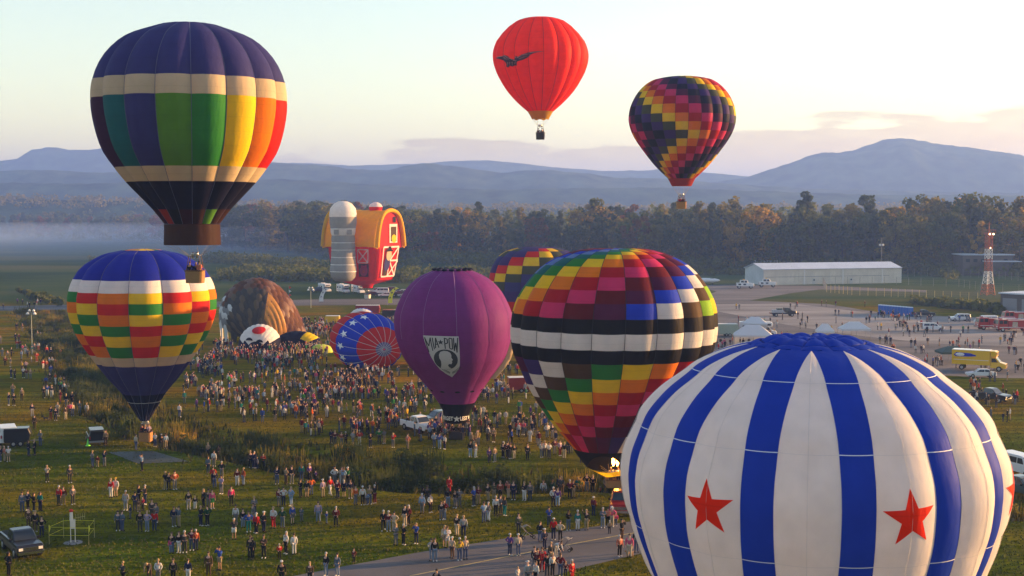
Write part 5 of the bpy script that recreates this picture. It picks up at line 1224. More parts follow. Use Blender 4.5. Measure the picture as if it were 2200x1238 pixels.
blob("ground_balloon", 690, 757, 2.3, 1.6, 1.5, R(20), lambda u, v: mat("lime_yellow_fabric", (.45, .48, .03), .6), "small lime yellow fold of balloon cloth beside the blue and red one", 8, 5)
o = blob("canopy_cloth", 671, 752, 1.3, 1, .9, 0, lambda u, v: fab('blue'), "small bright blue cloth heap in the crowd beside the lime fold", 6, 4)
blob("ground_balloon", 765, 700, 3.3, 3, 3.2, 0, lambda u, v: fab('blue') if .42 < u < .8 and v < .62 else fab('white'), "white balloon with a blue cap showing behind the blue and red one", 12, 7, depth=12)
# blue and red one, crown facing the camera
c = GG(780, 795); c.y += 5.5
rb = empty("ground_balloon", c, 0, "blue and red balloon with white stars lying on its side, crown towards the camera", "hot air balloon")
al = R(30); ax_ = Vector((math.sin(al), -math.cos(al), -.10)).normalized(); hx = Vector((math.cos(al), math.sin(al), 0)); vz = Vector((0, 0, 1))
def rbp(th, ph, off=0):
    """th: angle from the crown, ph: around the axis"""
    g = ph * 18 / (2 * math.pi); u = g % 1; bl = 1 + .03 * 4 * u * (1 - u)
    p = ax_ * (7.3 * math.cos(th)) + (hx * (5.9 * math.cos(ph)) + vz * (4.9 * math.sin(ph))) * (math.sin(th) ** .9) * bl
    p = p + p.normalized() * off; p.z = 4.25 + p.z
    if p.z < .15: p.z = .15 * math.exp(min(0, p.z - .15) * .3)
    return p
rings_ = [(0, 12, 'mudblue'), (12, 26, 'red'), (26, 42, 'red'), (42, 62, 'blue'), (62, 84, 'blue'), (84, 105, 'red'), (105, 124, 'red'), (124, 150, 'blue')]
MUDB = mat("blue_grey_fabric", (.09, .08, .2), .6)
for g in range(18):
    for t0, t1, cn in rings_:
        vs = []; 
        for b in range(6):
            for a in range(5): vs.append(rbp(R(max(.8, t0 + (t1 - t0) * b / 5)), (g + a / 4 * .9999) * 2 * math.pi / 18))
        m_ = MUDB if cn == 'mudblue' else fab('red') if cn == 'red' else fab('blue')
        MB().add(vs, [(b * 5 + a, b * 5 + a + 1, (b + 1) * 5 + a + 1, (b + 1) * 5 + a) for b in range(5) for a in range(4)], 0, True).build("panel", m_, rb)
    m = MB(); pts2 = [rbp(R(t), g * 2 * math.pi / 18, .05) for t in range(2, 118, 6)]; m.path(pts2, .035, 4); m.build("load_tape", TAPE_W, rb)
for th_, ph_ in [(70, 155), (72, 180), (70, 128), (73, 205), (70, 105)]:
    vs = []
    for i in range(10):
        rr_ = 1.0 if i % 2 == 0 else .4; a = 2 * math.pi * i / 10 + R(90); vs.append(rbp(R(th_ + math.cos(a) * rr_ * 8), R(ph_ + math.sin(a) * rr_ * 8), .12))
    cpt = rbp(R(th_), R(ph_), .16); MB().add([cpt] + vs, [(0, i + 1, (i + 1) % 10 + 1) for i in range(10)]).build("white_star", mat("white_star_fabric", (.7, .7, .7), .6), rb)
# ------------------------------------------------------------------ vehicles
RUB = mat("tyre_rubber", (0.015, 0.015, 0.015), .85); RIM = mat("wheel_rim", (.42, .42, .42), .35, metal=.8); CHR = mat("chrome", (.6, .6, .6), .2, metal=1.0); HL = mat("headlight_lens", (.75, .72, .65), .15, spec=.8); TL_ = mat("tail_light_lens", (.35, .01, .01), .3)
def paint(n, c, **k): return mat(n + "_car_paint", c, .32, coat=.5, **k)
PW = paint("white", (.66, .66, .66)); PB = paint("black", (.015, .015, .02)); PR = paint("dark_red", (.24, .015, .015)); PN = paint("navy", (.02, .025, .06)); PS = paint("silver", (.36, .37, .39)); PG = paint("green_grey", (.07, .09, .085)); PY = paint("yellow", (.72, .42, .01)); PRD = paint("fire_red", (.35, .02, .015)); PTAN = paint("two_tone_brown", (.10, .07, .06))
INT = mat("dark_interior", (.012, .012, .013), .9)
def wheel(parent, x, y, r, wdt=.24):
    w_ = MB(); w_.tube((x, y - wdt / 2, r), (x, y + wdt / 2, r), r, r, 16); o = w_.build("wheel", RUB, parent); s_ = -1 if y < 0 else 1
    MB().tube((x, y + s_ * (wdt / 2 - .02), r), (x, y + s_ * (wdt / 2 + .02), r), r * .6, r * .5, 12).build("rim", RIM, o)
def hull(mb, prof, w_, mi=0, ch=.07, top_in=0.0, ztop=None):
    """side profile (x,z) extruded across the car with chamfered flanks"""
    n = len(prof); cx_ = sum(p[0] for p in prof) / n; cz_ = sum(p[1] for p in prof) / n; vs = []
    zmin = min(p[1] for p in prof); zmax = max(p[1] for p in prof)
    for y, ins in ((-w_ / 2, ch), (-w_ / 2 + ch, 0), (w_ / 2 - ch, 0), (w_ / 2, ch)):
        for x, z in prof:
            k = (z - zmin) / (zmax - zmin + 1e-6); yy = y * (1 - top_in * k)
            dx, dz = cx_ - x, cz_ - z; l_ = math.hypot(dx, dz) or 1; vs.append((x + dx / l_ * ins, yy, z + dz / l_ * ins))
    fs = [tuple(range(n)), tuple(range(4 * n - 1, 3 * n - 1, -1))]
    for r_ in range(3):
        for i in range(n): j = (i + 1) % n; fs.append((r_ * n + j, r_ * n + i, (r_ + 1) * n + i, (r_ + 1) * n + j))
    mb.add(vs, fs, mi); return mb
def side_glass(root, pts, w_, top_in, z0_, z1_, name="side_window"):
    for s_ in (-1, 1):
        vs = []
        for x, z in pts: k = (z - z0_) / (z1_ - z0_); vs.append((x, s_ * (w_ / 2 * (1 - top_in * k) + .012), z))
        MB().add(vs, [tuple(range(len(vs))) if s_ < 0 else tuple(range(len(vs) - 1, -1, -1))]).build(name, GLASS, root)
def end_glass(root, x0, z0_, x1, z1_, w_, t0, t1, name):
    MB().add([(x0, -w_ / 2 * t0, z0_), (x0, w_ / 2 * t0, z0_), (x1, w_ / 2 * t1, z1_), (x1, -w_ / 2 * t1, z1_)], [(0, 1, 2, 3) if x0 > x1 else (0, 3, 2, 1)]).build(name, GLASS, root)
def lights(root, xf, xr, w_, zf, zr):
    for s_ in (-1, 1):
        MB().box((xf, s_ * (w_ / 2 - .25), zf), (.08, .32, .2)).build("headlight", HL, root); MB().box((xr, s_ * (w_ / 2 - .14), zr), (.08, .16, .34)).build("tail_light", TL_, root)
def car(kind, px, py, hd, pm, label, group=None, cat=None, at=None, hatch=False, two=None):
    p = at if at is not None else GG(px, py); nm = {'pickup': 'pickup_truck', 'suv': 'parked_car', 'sedan': 'parked_car', 'van': 'van', 'rv': 'motorhome', 'box': 'box_truck', 'fire': 'fire_engine', 'utility': 'utility_truck', 'flatbed': 'flatbed_truck'}[kind]
    r = empty(nm, p, R(hd), label, cat or {'pickup': 'pickup truck', 'suv': 'car', 'sedan': 'car', 'van': 'van', 'rv': 'motorhome', 'box': 'truck', 'fire': 'fire engine', 'utility': 'truck', 'flatbed': 'truck'}[kind], group)
    B = lambda prof, w_, name, m_, **k: hull(MB(), prof, w_, **k).build(name, m_, r)
    if kind == 'pickup':
        B([(-2.75, .5), (2.65, .42), (2.78, .62), (2.75, .98), (2.5, 1.12), (1.15, 1.2), (-2.75, 1.2)], 1.95, "body", pm)
        B([(-.62, 1.2), (1.3, 1.2), (.62, 1.82), (.4, 1.88), (-.5, 1.88), (-.62, 1.8)], 1.78, "cab", pm, top_in=.16)
        end_glass(r, 1.29, 1.24, .72, 1.78, 1.78, .9, .78, "windscreen"); end_glass(r, -.64, 1.25, -.58, 1.78, 1.7, .8, .75, "rear_window")
        side_glass(r, [(.3, 1.26), (1.08, 1.26), (.62, 1.74), (.3, 1.78)], 1.78, .16, 1.2, 1.88); side_glass(r, [(-.52, 1.26), (.22, 1.26), (.22, 1.78), (-.48, 1.76)], 1.78, .16, 1.2, 1.88)
        MB().box((-1.72, 0, 1.185), (1.95, 1.6, .05)).build("cargo_bed", INT, r); MB().box((-1.72, 0, 1.23), (1.9, 1.5, .03)).build("bed_floor", INT, r)
        MB().box((2.8, 0, .55), (.16, 1.95, .2)).build("front_bumper", CHR, r); MB().box((-2.82, 0, .55), (.16, 1.9, .2)).build("rear_bumper", CHR, r); MB().box((2.79, 0, .85), (.05, 1.15, .26)).build("grille", CHR, r)
        for k in range(3): MB().box((2.825, 0, .77 + .08 * k), (.02, 1.1, .03)).build("grille_slat", INT, r)
        if two: MB().box((0, 0, .74), (5.3, 1.98, .34)).build("side_stripe", two, r)
        for s_ in (-1, 1): MB().box((1.0, s_ * 1.05, 1.28), (.12, .2, .2)).build("wing_mirror", INT, r)
        lights(r, 2.77, -2.78, 1.95, .86, .95); ws = ((1.75, .40), (-1.7, .40)); hw = .9
    elif kind == 'suv':
        B([(-2.35, .42), (2.25, .4), (2.38, .6), (2.33, .92), (2.1, 1.05), (1.1, 1.12), (-2.4, 1.12)], 1.88, "body", pm)
        B([(-2.38, 1.1), (1.25, 1.1), (.55, 1.72), (.3, 1.79), (-2.1, 1.79), (-2.3, 1.7)], 1.78, "cabin", pm, top_in=.15)
        end_glass(r, 1.24, 1.14, .64, 1.68, 1.78, .9, .8, "windscreen")
        side_glass(r, [(.3, 1.16), (.98, 1.16), (.5, 1.64), (.3, 1.68)], 1.78, .15, 1.1, 1.79); side_glass(r, [(-.75, 1.16), (.2, 1.16), (.2, 1.68), (-.75, 1.68)], 1.78, .15, 1.1, 1.79); side_glass(r, [(-2.1, 1.16), (-.85, 1.16), (-.85, 1.68), (-2.0, 1.66)], 1.78, .15, 1.1, 1.79)
        if hatch: MB().box((-2.42, 0, 1.15), (.06, 1.5, .95)).build("open_boot", INT, r); m = hull(MB(), [(-3.2, 1.95), (-2.2, 1.83), (-2.2, 1.76), (-3.2, 1.88)], 1.5, ch=.01).build("tailgate", pm, r)
        else: end_glass(r, -2.385, 1.18, -2.29, 1.66, 1.78, .85, .78, "rear_window")
        MB().box((2.36, 0, .5), (.14, 1.85, .18)).build("front_bumper", GREYM, r); MB().box((-2.42, 0, .5), (.14, 1.85, .18)).build("rear_bumper", GREYM, r); MB().box((2.37, 0, .78), (.04, 1.1, .18)).build("grille", INT, r)
        lights(r, 2.36, -2.4, 1.86, .8, .95); ws = ((1.45, .36), (-1.45, .36)); hw = .84
    elif kind == 'sedan':
        B([(-2.3, .4), (2.2, .36), (2.32, .55), (2.25, .76), (1.2, .92), (-1.6, .95), (-2.3, .92)], 1.76, "body", pm)
        B([(-1.75, .92), (1.15, .9), (.35, 1.36), (.1, 1.41), (-.9, 1.41), (-1.15, 1.36)], 1.62, "cabin", pm, top_in=.18)
        end_glass(r, 1.13, .94, .42, 1.33, 1.62, .92, .8, "windscreen"); end_glass(r, -1.76, .96, -1.19, 1.33, 1.62, .92, .8, "rear_window")
        side_glass(r, [(-.4, .96), (.82, .96), (.28, 1.32), (-.4, 1.34)], 1.62, .18, .92, 1.41); side_glass(r, [(-1.4, .96), (-.48, .96), (-.48, 1.34), (-1.05, 1.32)], 1.62, .18, .92, 1.41)
        lights(r, 2.29, -2.3, 1.72, .66, .76); ws = ((1.4, .31), (-1.35, .31)); hw = .78
    elif kind == 'van':
        B([(-2.6, .42), (2.5, .4), (2.6, .7), (2.45, 1.0), (1.6, 1.15), (-2.6, 1.2)], 1.95, "body", pm); B([(-2.6, 1.18), (1.75, 1.12), (.95, 2.0), (.7, 2.08), (-2.45, 2.08)], 1.9, "cabin", pm, top_in=.1)
        end_glass(r, 1.73, 1.18, 1.03, 1.95, 1.9, .9, .85, "windscreen")
        for x0, x1 in ((.3, 1.2), (-.9, .2), (-2.3, -1.0)): side_glass(r, [(x0, 1.3), (x1, 1.3), (x1 - (.25 if x1 > 1 else 0), 1.85), (x0, 1.85)], 1.9, .1, 1.12, 2.08)
        lights(r, 2.57, -2.62, 1.9, .85, 1.1); ws = ((1.6, .36), (-1.6, .36)); hw = .86
    elif kind == 'rv':
        B([(-3.9, .6), (1.6, .6), (1.6, 2.0), (3.0, 2.15), (3.15, 2.5), (3.0, 2.95), (2.6, 3.05), (-3.9, 3.05)], 2.4, "coach_body", PW); B([(1.5, .5), (3.9, .45), (4.0, .8), (3.8, 1.15), (2.9, 1.3), (2.4, 2.1), (1.5, 2.1)], 2.0, "cab", PW, top_in=.08)
        end_glass(r, 2.95, 1.36, 2.45, 2.0, 2.0, .9, .88, "windscreen"); MB().box((3.1, 0, 2.55), (.12, 1.6, .3)).build("front_bunk_window", GLASS, r)
        for x0, x1, za, zb in ((-3.2, -2.3, 1.7, 2.3), (-.9, .2, 1.7, 2.3), (1.9, 2.7, 2.35, 2.7)): side_glass(r, [(x0, za), (x1, za), (x1, zb), (x0, zb)], 2.4, 0, 0, 1)
        side_glass(r, [(1.8, 1.35), (2.6, 1.35), (2.3, 1.95), (1.8, 1.95)], 2.0, .05, 1, 2)
        for s_ in (-1, 1): MB().box((-1.5, s_ * 1.21, 1.6), (.7, .03, 1.9)).build("door", DOORM, r)
        MB().box((-1.0, 0, 3.15), (.8, .7, .22)).build("roof_vent", TRIM, r); MB().box((-3, 0, 3.12), (.5, .5, .15)).build("roof_vent", TRIM, r); MB().box((-.5, -1.215, 1.2), (6, .02, .14)).build("side_stripe", GREYM, r); MB().box((-.5, 1.215, 1.2), (6, .02, .14)).build("side_stripe", GREYM, r)
        lights(r, 3.95, -3.92, 1.9, .85, 1.0); ws = ((3.0, .4), (-2.2, .4)); hw = .95
    elif kind == 'box':
        B([(-4.2, .95), (1.9, .95), (1.9, 3.35), (-4.2, 3.35)], 2.45, "cargo_box", PY, ch=.04); MB().box((-1.15, 0, 3.38), (6.05, 2.4, .06)).build("box_roof", PW, r)
        B([(1.95, 2.35), (2.9, 2.45), (2.95, 3.2), (2.6, 3.35), (1.95, 3.35)], 2.4, "cab_fairing", PY, ch=.1); B([(1.9, .55), (4.3, .5), (4.45, .85), (4.35, 1.25), (3.4, 1.5), (2.8, 2.3), (1.9, 2.3)], 2.05, "cab", PY, top_in=.08)
        end_glass(r, 3.42, 1.52, 2.86, 2.22, 2.0, .95, .9, "windscreen"); side_glass(r, [(2.1, 1.5), (3.1, 1.5), (2.7, 2.15), (2.1, 2.15)], 2.05, .06, .5, 2.3)
        me = text_mesh("PENSKE", .52, 1.3, None, .02); o = bpy.data.objects.new("lettering", me); col.objects.link(o); o.parent = r; me.materials.append(LETD); o.rotation_euler = (R(90), 0, R(90)); o.location = (2.99, 0, 2.85)
        MB().prism([(-3.9, 2.5), (-3.5, 2.95), (-1.2, 2.85), (-.3, 2.55), (-.3, 2.4), (-1.2, 2.3), (-3.5, 2.25)], -1.25, -1.235).build("side_emblem", fab('blue'), r); MB().ball((-2.9, -1.25, 2.6), (.75, .03, .3), 10).build("emblem_oval", PW, r)
        MB().box((-1.1, -1.237, 1.75), (5.6, .02, .08)).build("side_stripe", PW, r); lights(r, 4.42, -4.22, 2.0, .95, 1.1); MB().box((4.42, 0, 1.0), (.05, 1.1, .4)).build("grille", INT, r); ws = ((3.3, .44), (-2.6, .44)); hw = 1.0
    elif kind == 'fire':
        B([(-4.6, .7), (1.8, .7), (1.8, 2.5), (-4.6, 2.5)], 2.4, "body", PRD, ch=.05); B([(1.9, .55), (4.2, .55), (4.35, 1.1), (4.2, 1.7), (4.0, 2.7), (1.9, 2.75)], 2.35, "cab", PRD, top_in=.04)
        end_glass(r, 4.2, 1.72, 4.03, 2.55, 2.35, .9, .88, "windscreen")
        for x0, x1 in ((3.1, 3.9), (2.1, 2.95)): side_glass(r, [(x0, 1.75), (x1, 1.75), (x1, 2.5), (x0, 2.5)], 2.35, .03, .5, 2.75)
        for s_ in (-1, 1):
            for k in range(4): MB().box((-4.0 + 1.45 * k, s_ * 1.22, 1.6), (1.25, .05, 1.2)).build("locker_door", CHR if k % 2 else PRD, r)
            MB().box((-.2, s_ * 1.215, 1.0), (8.2, .03, .12)).build("side_stripe", PW, r)
        m = MB(); 
        for s_ in (-.4, .4): m.tube((-4.5, s_, 2.75), (1.5, s_, 2.75), .05, .05, 5)
        for k in range(14): m.tube((-4.4 + .45 * k, -.4, 2.75), (-4.4 + .45 * k, .4, 2.75), .03, .03, 4)
        m.build("ladder", CHR, r); MB().box((3.2, 0, 2.85), (.3, 1.4, .18)).build("light_bar", TL_, r); MB().box((4.4, 0, .75), (.25, 2.3, .3)).build("front_bumper", CHR, r)
        lights(r, 4.36, -4.62, 2.2, 1.15, 1.2); ws = ((3.1, .5), (-2.6, .5)); hw = 1.05
    elif kind == 'utility':
        B([(-2.9, .9), (2.9, .8), (3.1, 1.1), (3.0, 1.75), (1.3, 1.95), (-2.9, 1.95)], 2.3, "body", PW); B([(-1.7, 1.95), (1.1, 1.95), (.8, 2.9), (-1.6, 2.95)], 2.0, "cab", PW, top_in=.06)
        end_glass(r, 1.08, 2.05, .82, 2.8, 2.0, .9, .86, "windscreen"); side_glass(r, [(-1.4, 2.1), (-.4, 2.1), (-.4, 2.75), (-1.4, 2.75)], 2.0, .06, 1.95, 2.95); side_glass(r, [(-.2, 2.1), (.8, 2.1), (.65, 2.75), (-.2, 2.75)], 2.0, .06, 1.95, 2.95)
        for x in (-2.3, -.6): side_glass(r, [(x, 1.2), (x + .9, 1.2), (x + .9, 1.7), (x, 1.7)], 2.3, 0, 0, 1)
        MB().box((-.4, 0, 3.1), (.5, 1.2, .25)).build("light_bar", PY, r); lights(r, 3.07, -2.92, 2.2, 1.3, 1.3); ws = ((2.0, .55), (-2.0, .55)); hw = 1.0
    elif kind == 'flatbed':
        B([(-3.2, .7), (3.1, .6), (3.25, .9), (3.1, 1.4), (2.0, 1.55), (1.0, 1.55), (1.0, .95), (-3.2, .95)], 2.0, "body", PB); B([(.2, 1.2), (2.1, 1.5), (1.5, 2.2), (.2, 2.25)], 1.8, "cab", PB, top_in=.1); end_glass(r, 2.1, 1.56, 1.58, 2.12, 1.8, .9, .8, "windscreen")
        side_glass(r, [(.4, 1.55), (1.7, 1.6), (1.4, 2.05), (.4, 2.1)], 1.8, .1, 1.2, 2.25); MB().box((-1.4, 0, 1.35), (2.6, 1.7, .7)).build("cargo", PS, r); MB().box((-1.0, 0, 1.9), (1.2, 1.3, .4)).build("cargo", PG, r); lights(r, 3.2, -3.2, 1.9, 1.1, .85); ws = ((2.1, .42), (-2.0, .42)); hw = .9
    for x, rr_ in ws:
        for s_ in (-1, 1): wheel(r, x, s_ * hw, rr_)
    return r
car('pickup', 46, 1186, -55, PB, "dark two-tone pickup truck with chrome grille parked on the near grass", two=PTAN)
car('pickup', 900, 926, -52, PW, "white pickup truck beside the purple balloon", None)
car('suv', 945, 912, -150, PG, "green-grey car standing behind the white pickup, half hidden by the purple balloon")
car('suv', 206, 951, 112, PB, "dark car with its tailgate open near the basket of the blue topped balloon", hatch=True)
car('van', 16, 951, 115, PW, "white van cut by the left border, behind the dark trailer")
car('pickup', 1336, 1098, -97, PR, "dark red pickup truck under the flame of the rainbow balloon")
car('box', 2103, 795, -28, PY, "yellow box truck at the edge of the paved apron")
car('sedan', 2107, 811, 172, PW, "white saloon car in front of the yellow box truck")
car('van', 2196, 1020, -70, PW, "white van at the right border beside the striped balloon"); car('pickup', 2190, 1062, -60, PG, "grey pickup at the right border, in front of the white van"); car('pickup', 2128, 862, -50, PB, "black pickup behind the right shoulder of the striped balloon")
car('suv', 2062, 690, 178, PW, "white estate car beside the fire engines, facing left"); car('suv', 2005, 711, -12, PW, "white four by four with raised tailgate on the pale concrete", hatch=True); car('pickup', 1984, 681, 5, PB, "black pickup right of the blue toilet cabins"); car('flatbed', 1682, 680, 5, PB, "loaded black flatbed truck alone on the pale apron")
car('utility', 1600, 620, -4, PW, "left one of two white airport trucks by the cream hangar", "white airport trucks"); car('utility', 1648, 617, -4, PW, "right one of two white airport trucks by the cream hangar", "white airport trucks")
for px, py, lb in ((698, 628, "left"), (738, 630, "middle"), (770, 631, "right, behind the barn balloon's basket")): _r = car('rv', px, py, -58, PW, f"white motorhome beyond the runway, {lb} one of the row" if lb == "left" else "white motorhome beyond the runway, right one of the row, behind the barn balloon" if lb != 'middle' else "white motorhome parked beyond the runway, middle one of the row", "motorhomes beyond the runway"); _r.scale = (.8, .9, .95)
car('van', 818, 632, 186, PW, "white van among the parked cars beyond the runway")
cars_ = [(799, 636, 'sedan', PN), (808, 630, 'suv', PS), (828, 638, 'sedan', PW), (836, 628, 'suv', PG), (842, 635, 'sedan', PS), (850, 630, 'sedan', PN), (857, 637, 'suv', PB), (864, 631, 'sedan', PW), (870, 638, 'sedan', PS), (878, 632, 'suv', PN), (886, 638, 'sedan', PR), (893, 633, 'sedan', PS), (684, 628, 'suv', PN), (903, 638, 'sedan', PB)]
cn = {id(PN): 'navy', id(PS): 'silver', id(PW): 'white', id(PG): 'green-grey', id(PB): 'black', id(PR): 'dark red'}; kn = {'sedan': 'saloon car', 'suv': 'estate car'}
seen_c = {}
for i, (px, py, kd, pm) in enumerate(cars_):
    k = (kd, id(pm)); seen_c[k] = seen_c.get(k, 0) + 1
    rel = "left of the white motorhomes" if px < 700 else "beside the white van" if px < 840 else "of the grass car park, in its middle" if px < 875 else "of the grass car park, near the purple balloon"
    fr = "front row" if py > 634 else "rear row"
    car(kd, px, py, 182 + (i % 3) * 3, pm, f"{cn[id(pm)]} {kn[kd]}, {fr}, {rel}" + (", the second such one" if False else ""), "cars parked beyond the runway")
car('rv', 1628, 722, -10, PW, "white motorhome behind the white tent on the apron")
car('fire', 2178, 712, 186, PRD, "red fire engine cut by the right border, in front"); car('fire', 2192, 694, 180, PRD, "red fire engine behind the first, by the dark garage"); car('fire', 2138, 708, 182, PRD, "red fire engine with its front towards the white four by four"); car('van', 2118, 697, 185, PW, "white ambulance van in front of the red fire engines")
# trailers
def trailer(px, py, hd, L_, W_, H_, m_, label, m2=None):
    r = empty("trailer", GG(px, py), R(hd), label, "trailer"); hull(MB(), [(-L_ / 2, .45), (L_ / 2, .45), (L_ / 2 + .25, H_ * .7), (L_ / 2, H_), (-L_ / 2, H_)], W_, ch=.06).build("trailer_body", m_, r); MB().box((0, 0, H_ + .02), (L_, W_ - .1, .06)).build("trailer_roof", m2 or TRIM, r)
    MB().box((L_ / 2 + .8, 0, .5), (1.4, .1, .1)).build("tow_bar", GREYM, r); MB().box((-L_ / 2 - .03, 0, H_ / 2 + .2), (.05, W_ - .3, H_ - .7)).build("rear_door", m_, r)
    for s_ in (-1, 1): wheel(r, -.3, s_ * (W_ / 2), .32, .2); wheel(r, .45, s_ * (W_ / 2), .32, .2)
    return r
trailer(1122, 842, 10, 4.2, 2, 2.2, PR, "dark red enclosed trailer at the left edge of the rainbow balloon"); trailer(790, 676, 0, 6.0, 2.2, 2.4, PR, "dark red trailer with pale roof above the crowd, behind the white and blue cap"); trailer(843, 686, 2, 4.8, 2.2, 2.3, PB, "black trailer between the crowd and the purple balloon", PB)
trailer(715, 697, 180, 3.2, 2.0, 2.0, PY, "yellow box trailer in the dense crowd right of the eagle balloon"); trailer(37, 957, 15, 2.6, 1.8, 2.0, PB, "black open trailer at the left border beside the white van", PB)
trailer(1562, 722, 0, 4.2, 2.2, 2.6, paint("pale_green", (.30, .36, .28)), "pale green exhibition trailer beside the white tent")
# tents
TENT = mat("white_tent_canvas", (.62, .64, .66), .7, trans=.2); TENTG = mat("green_tent_canvas", (.04, .07, .06), .7)
def tent(px, py, w_, d_, he, hp, m_, label, walls=False, hd=0):
    r = empty("tent", GG(px, py), R(hd), label, "tent"); a = w_ / 2; b = d_ / 2; vs = [(-a, -b, he), (a, -b, he), (a, b, he), (-a, b, he), (-a * .35, 0, hp), (a * .35, 0, hp)]
    vs += [(-a, -b, he - .35), (a, -b, he - .35), (a, b, he - .35), (-a, b, he - .35)]
    MB().add(vs, [(0, 1, 5, 4), (1, 2, 5), (2, 3, 4, 5), (3, 0, 4), (6, 7, 1, 0), (7, 8, 2, 1), (8, 9, 3, 2), (9, 6, 0, 3)]).build("canopy", m_, r)
    for x in (-a + .05, 0, a - .05):
        for y in (-b + .05, b - .05): MB().tube((x, y, 0), (x, y, he), .04, .04, 6).build("pole", GREYM, r)
    if walls: MB().add([(-a + .1, b - .1, 0), (a - .1, b - .1, 0), (a - .1, b - .1, he - .3), (-a + .1, b - .1, he - .3)], [(0, 1, 2, 3)]).build("back_wall", TENT, r); MB().box((a * .3, -b + .3, .5), (w_ * .6, .7, 1.0)).build("stall_counter", WICK, r); MB().add([(-a + .1, -b, 0), (-a + .1, b, 0), (-a + .1, b, he - .3), (-a + .1, -b, he - .3)], [(0, 1, 2, 3)]).build("side_wall", TENT, r)
    return r
tent(1617, 746, 7.4, 5, 2.5, 4.4, TENT, "large white tent with open front on the apron, left of the striped balloon", True, -8); tent(1622, 722, 5, 4, 2.8, 4.1, TENT, "smaller white tent behind the large open one", False, -8)
tent(1772, 738, 3.2, 3.2, 2.6, 4.0, TENT, "small pointed white tent peeping over the striped balloon's crown"); tent(1835, 728, 6, 4, 2.2, 3.6, TENT, "wide white tent behind the crown of the striped balloon"); tent(2046, 779, 5, 4, 2.0, 2.9, TENTG, "dark green canopy left of the yellow box truck")
# portable toilets
BLU = mat("blue_plastic", (.03, .12, .42), .5); BLU2 = mat("blue_plastic_door", (.04, .15, .48), .5)
a_, b_ = G(1891, 674), G(1957, 680)
tn = 12; proto = None
words_ = ["leftmost", "second from the left", "third from the left", "fourth from the left", "fifth from the left", "sixth from the left", "sixth from the right", "fifth from the right", "fourth from the right", "third from the right", "second from the right", "rightmost"]
for i in range(tn):
    q = a_ + (b_ - a_) * (i / (tn - 1)); lb = f"blue portable toilet cabin, {words_[i]} in the row by the apron"
    if proto is None:
        proto = empty("portable_toilet", q, R(-12), lb, "portable toilet", "blue portable toilets in a row"); MB().box((0, 0, 1.1), (1.05, 1.1, 2.2)).build("cabin", BLU, proto); MB().box((0, -.57, 1.05), (.78, .05, 1.9)).build("door", BLU2, proto); MB().add([(-.56, -.6, 2.2), (.56, -.6, 2.2), (.56, .6, 2.2), (-.56, .6, 2.2), (-.35, 0, 2.42), (.35, 0, 2.42)], [(0, 1, 5, 4), (1, 2, 5), (2, 3, 4, 5), (3, 0, 4)]).build("roof", ROOFB, proto)
    else:
        c = copy_tree(proto); c.location = q; c['label'] = lb
# aircraft nose by the hangar
p = G(1500, 612); pl_ = empty("light_aircraft", (p.x, p.y, 0), 0, "white light aircraft with its nose showing right of the rainbow balloon", "aircraft")
m = MB(); pr = [(.02, 8.0), (.3, 7.6), (.6, 6.6), (.85, 5.2), (.9, 2), (.8, -2), (.45, -6), (.2, -7.5)]; vs = []
m.lathe([(r_, z) for r_, z in pr], 14); m.v = [(z, x, y + 1.6) for x, y, z in m.v]; m.build("fuselage", PW, pl_)
MB().box((0, 0, 1.5), (1.8, 12.5, .16)).build("wing", PW, pl_); MB().box((-6.8, 0, 3.0), (1.3, .12, 2.4)).build("tail_fin", PW, pl_); MB().box((-6.8, 0, 2.0), (1.1, 4.2, .1)).build("tailplane", PW, pl_); MB().box((4.9, 0, 2.25), (1.3, 1.0, .35)).build("windscreen", GLASS, pl_)
for x, y in ((5.2, 0), (0, 1.8), (0, -1.8)): MB().tube((x, y, .3), (x, y, 1.3), .05, .05, 5).build("strut", GREYM, pl_); wheel(pl_, x, y, .28, .16)
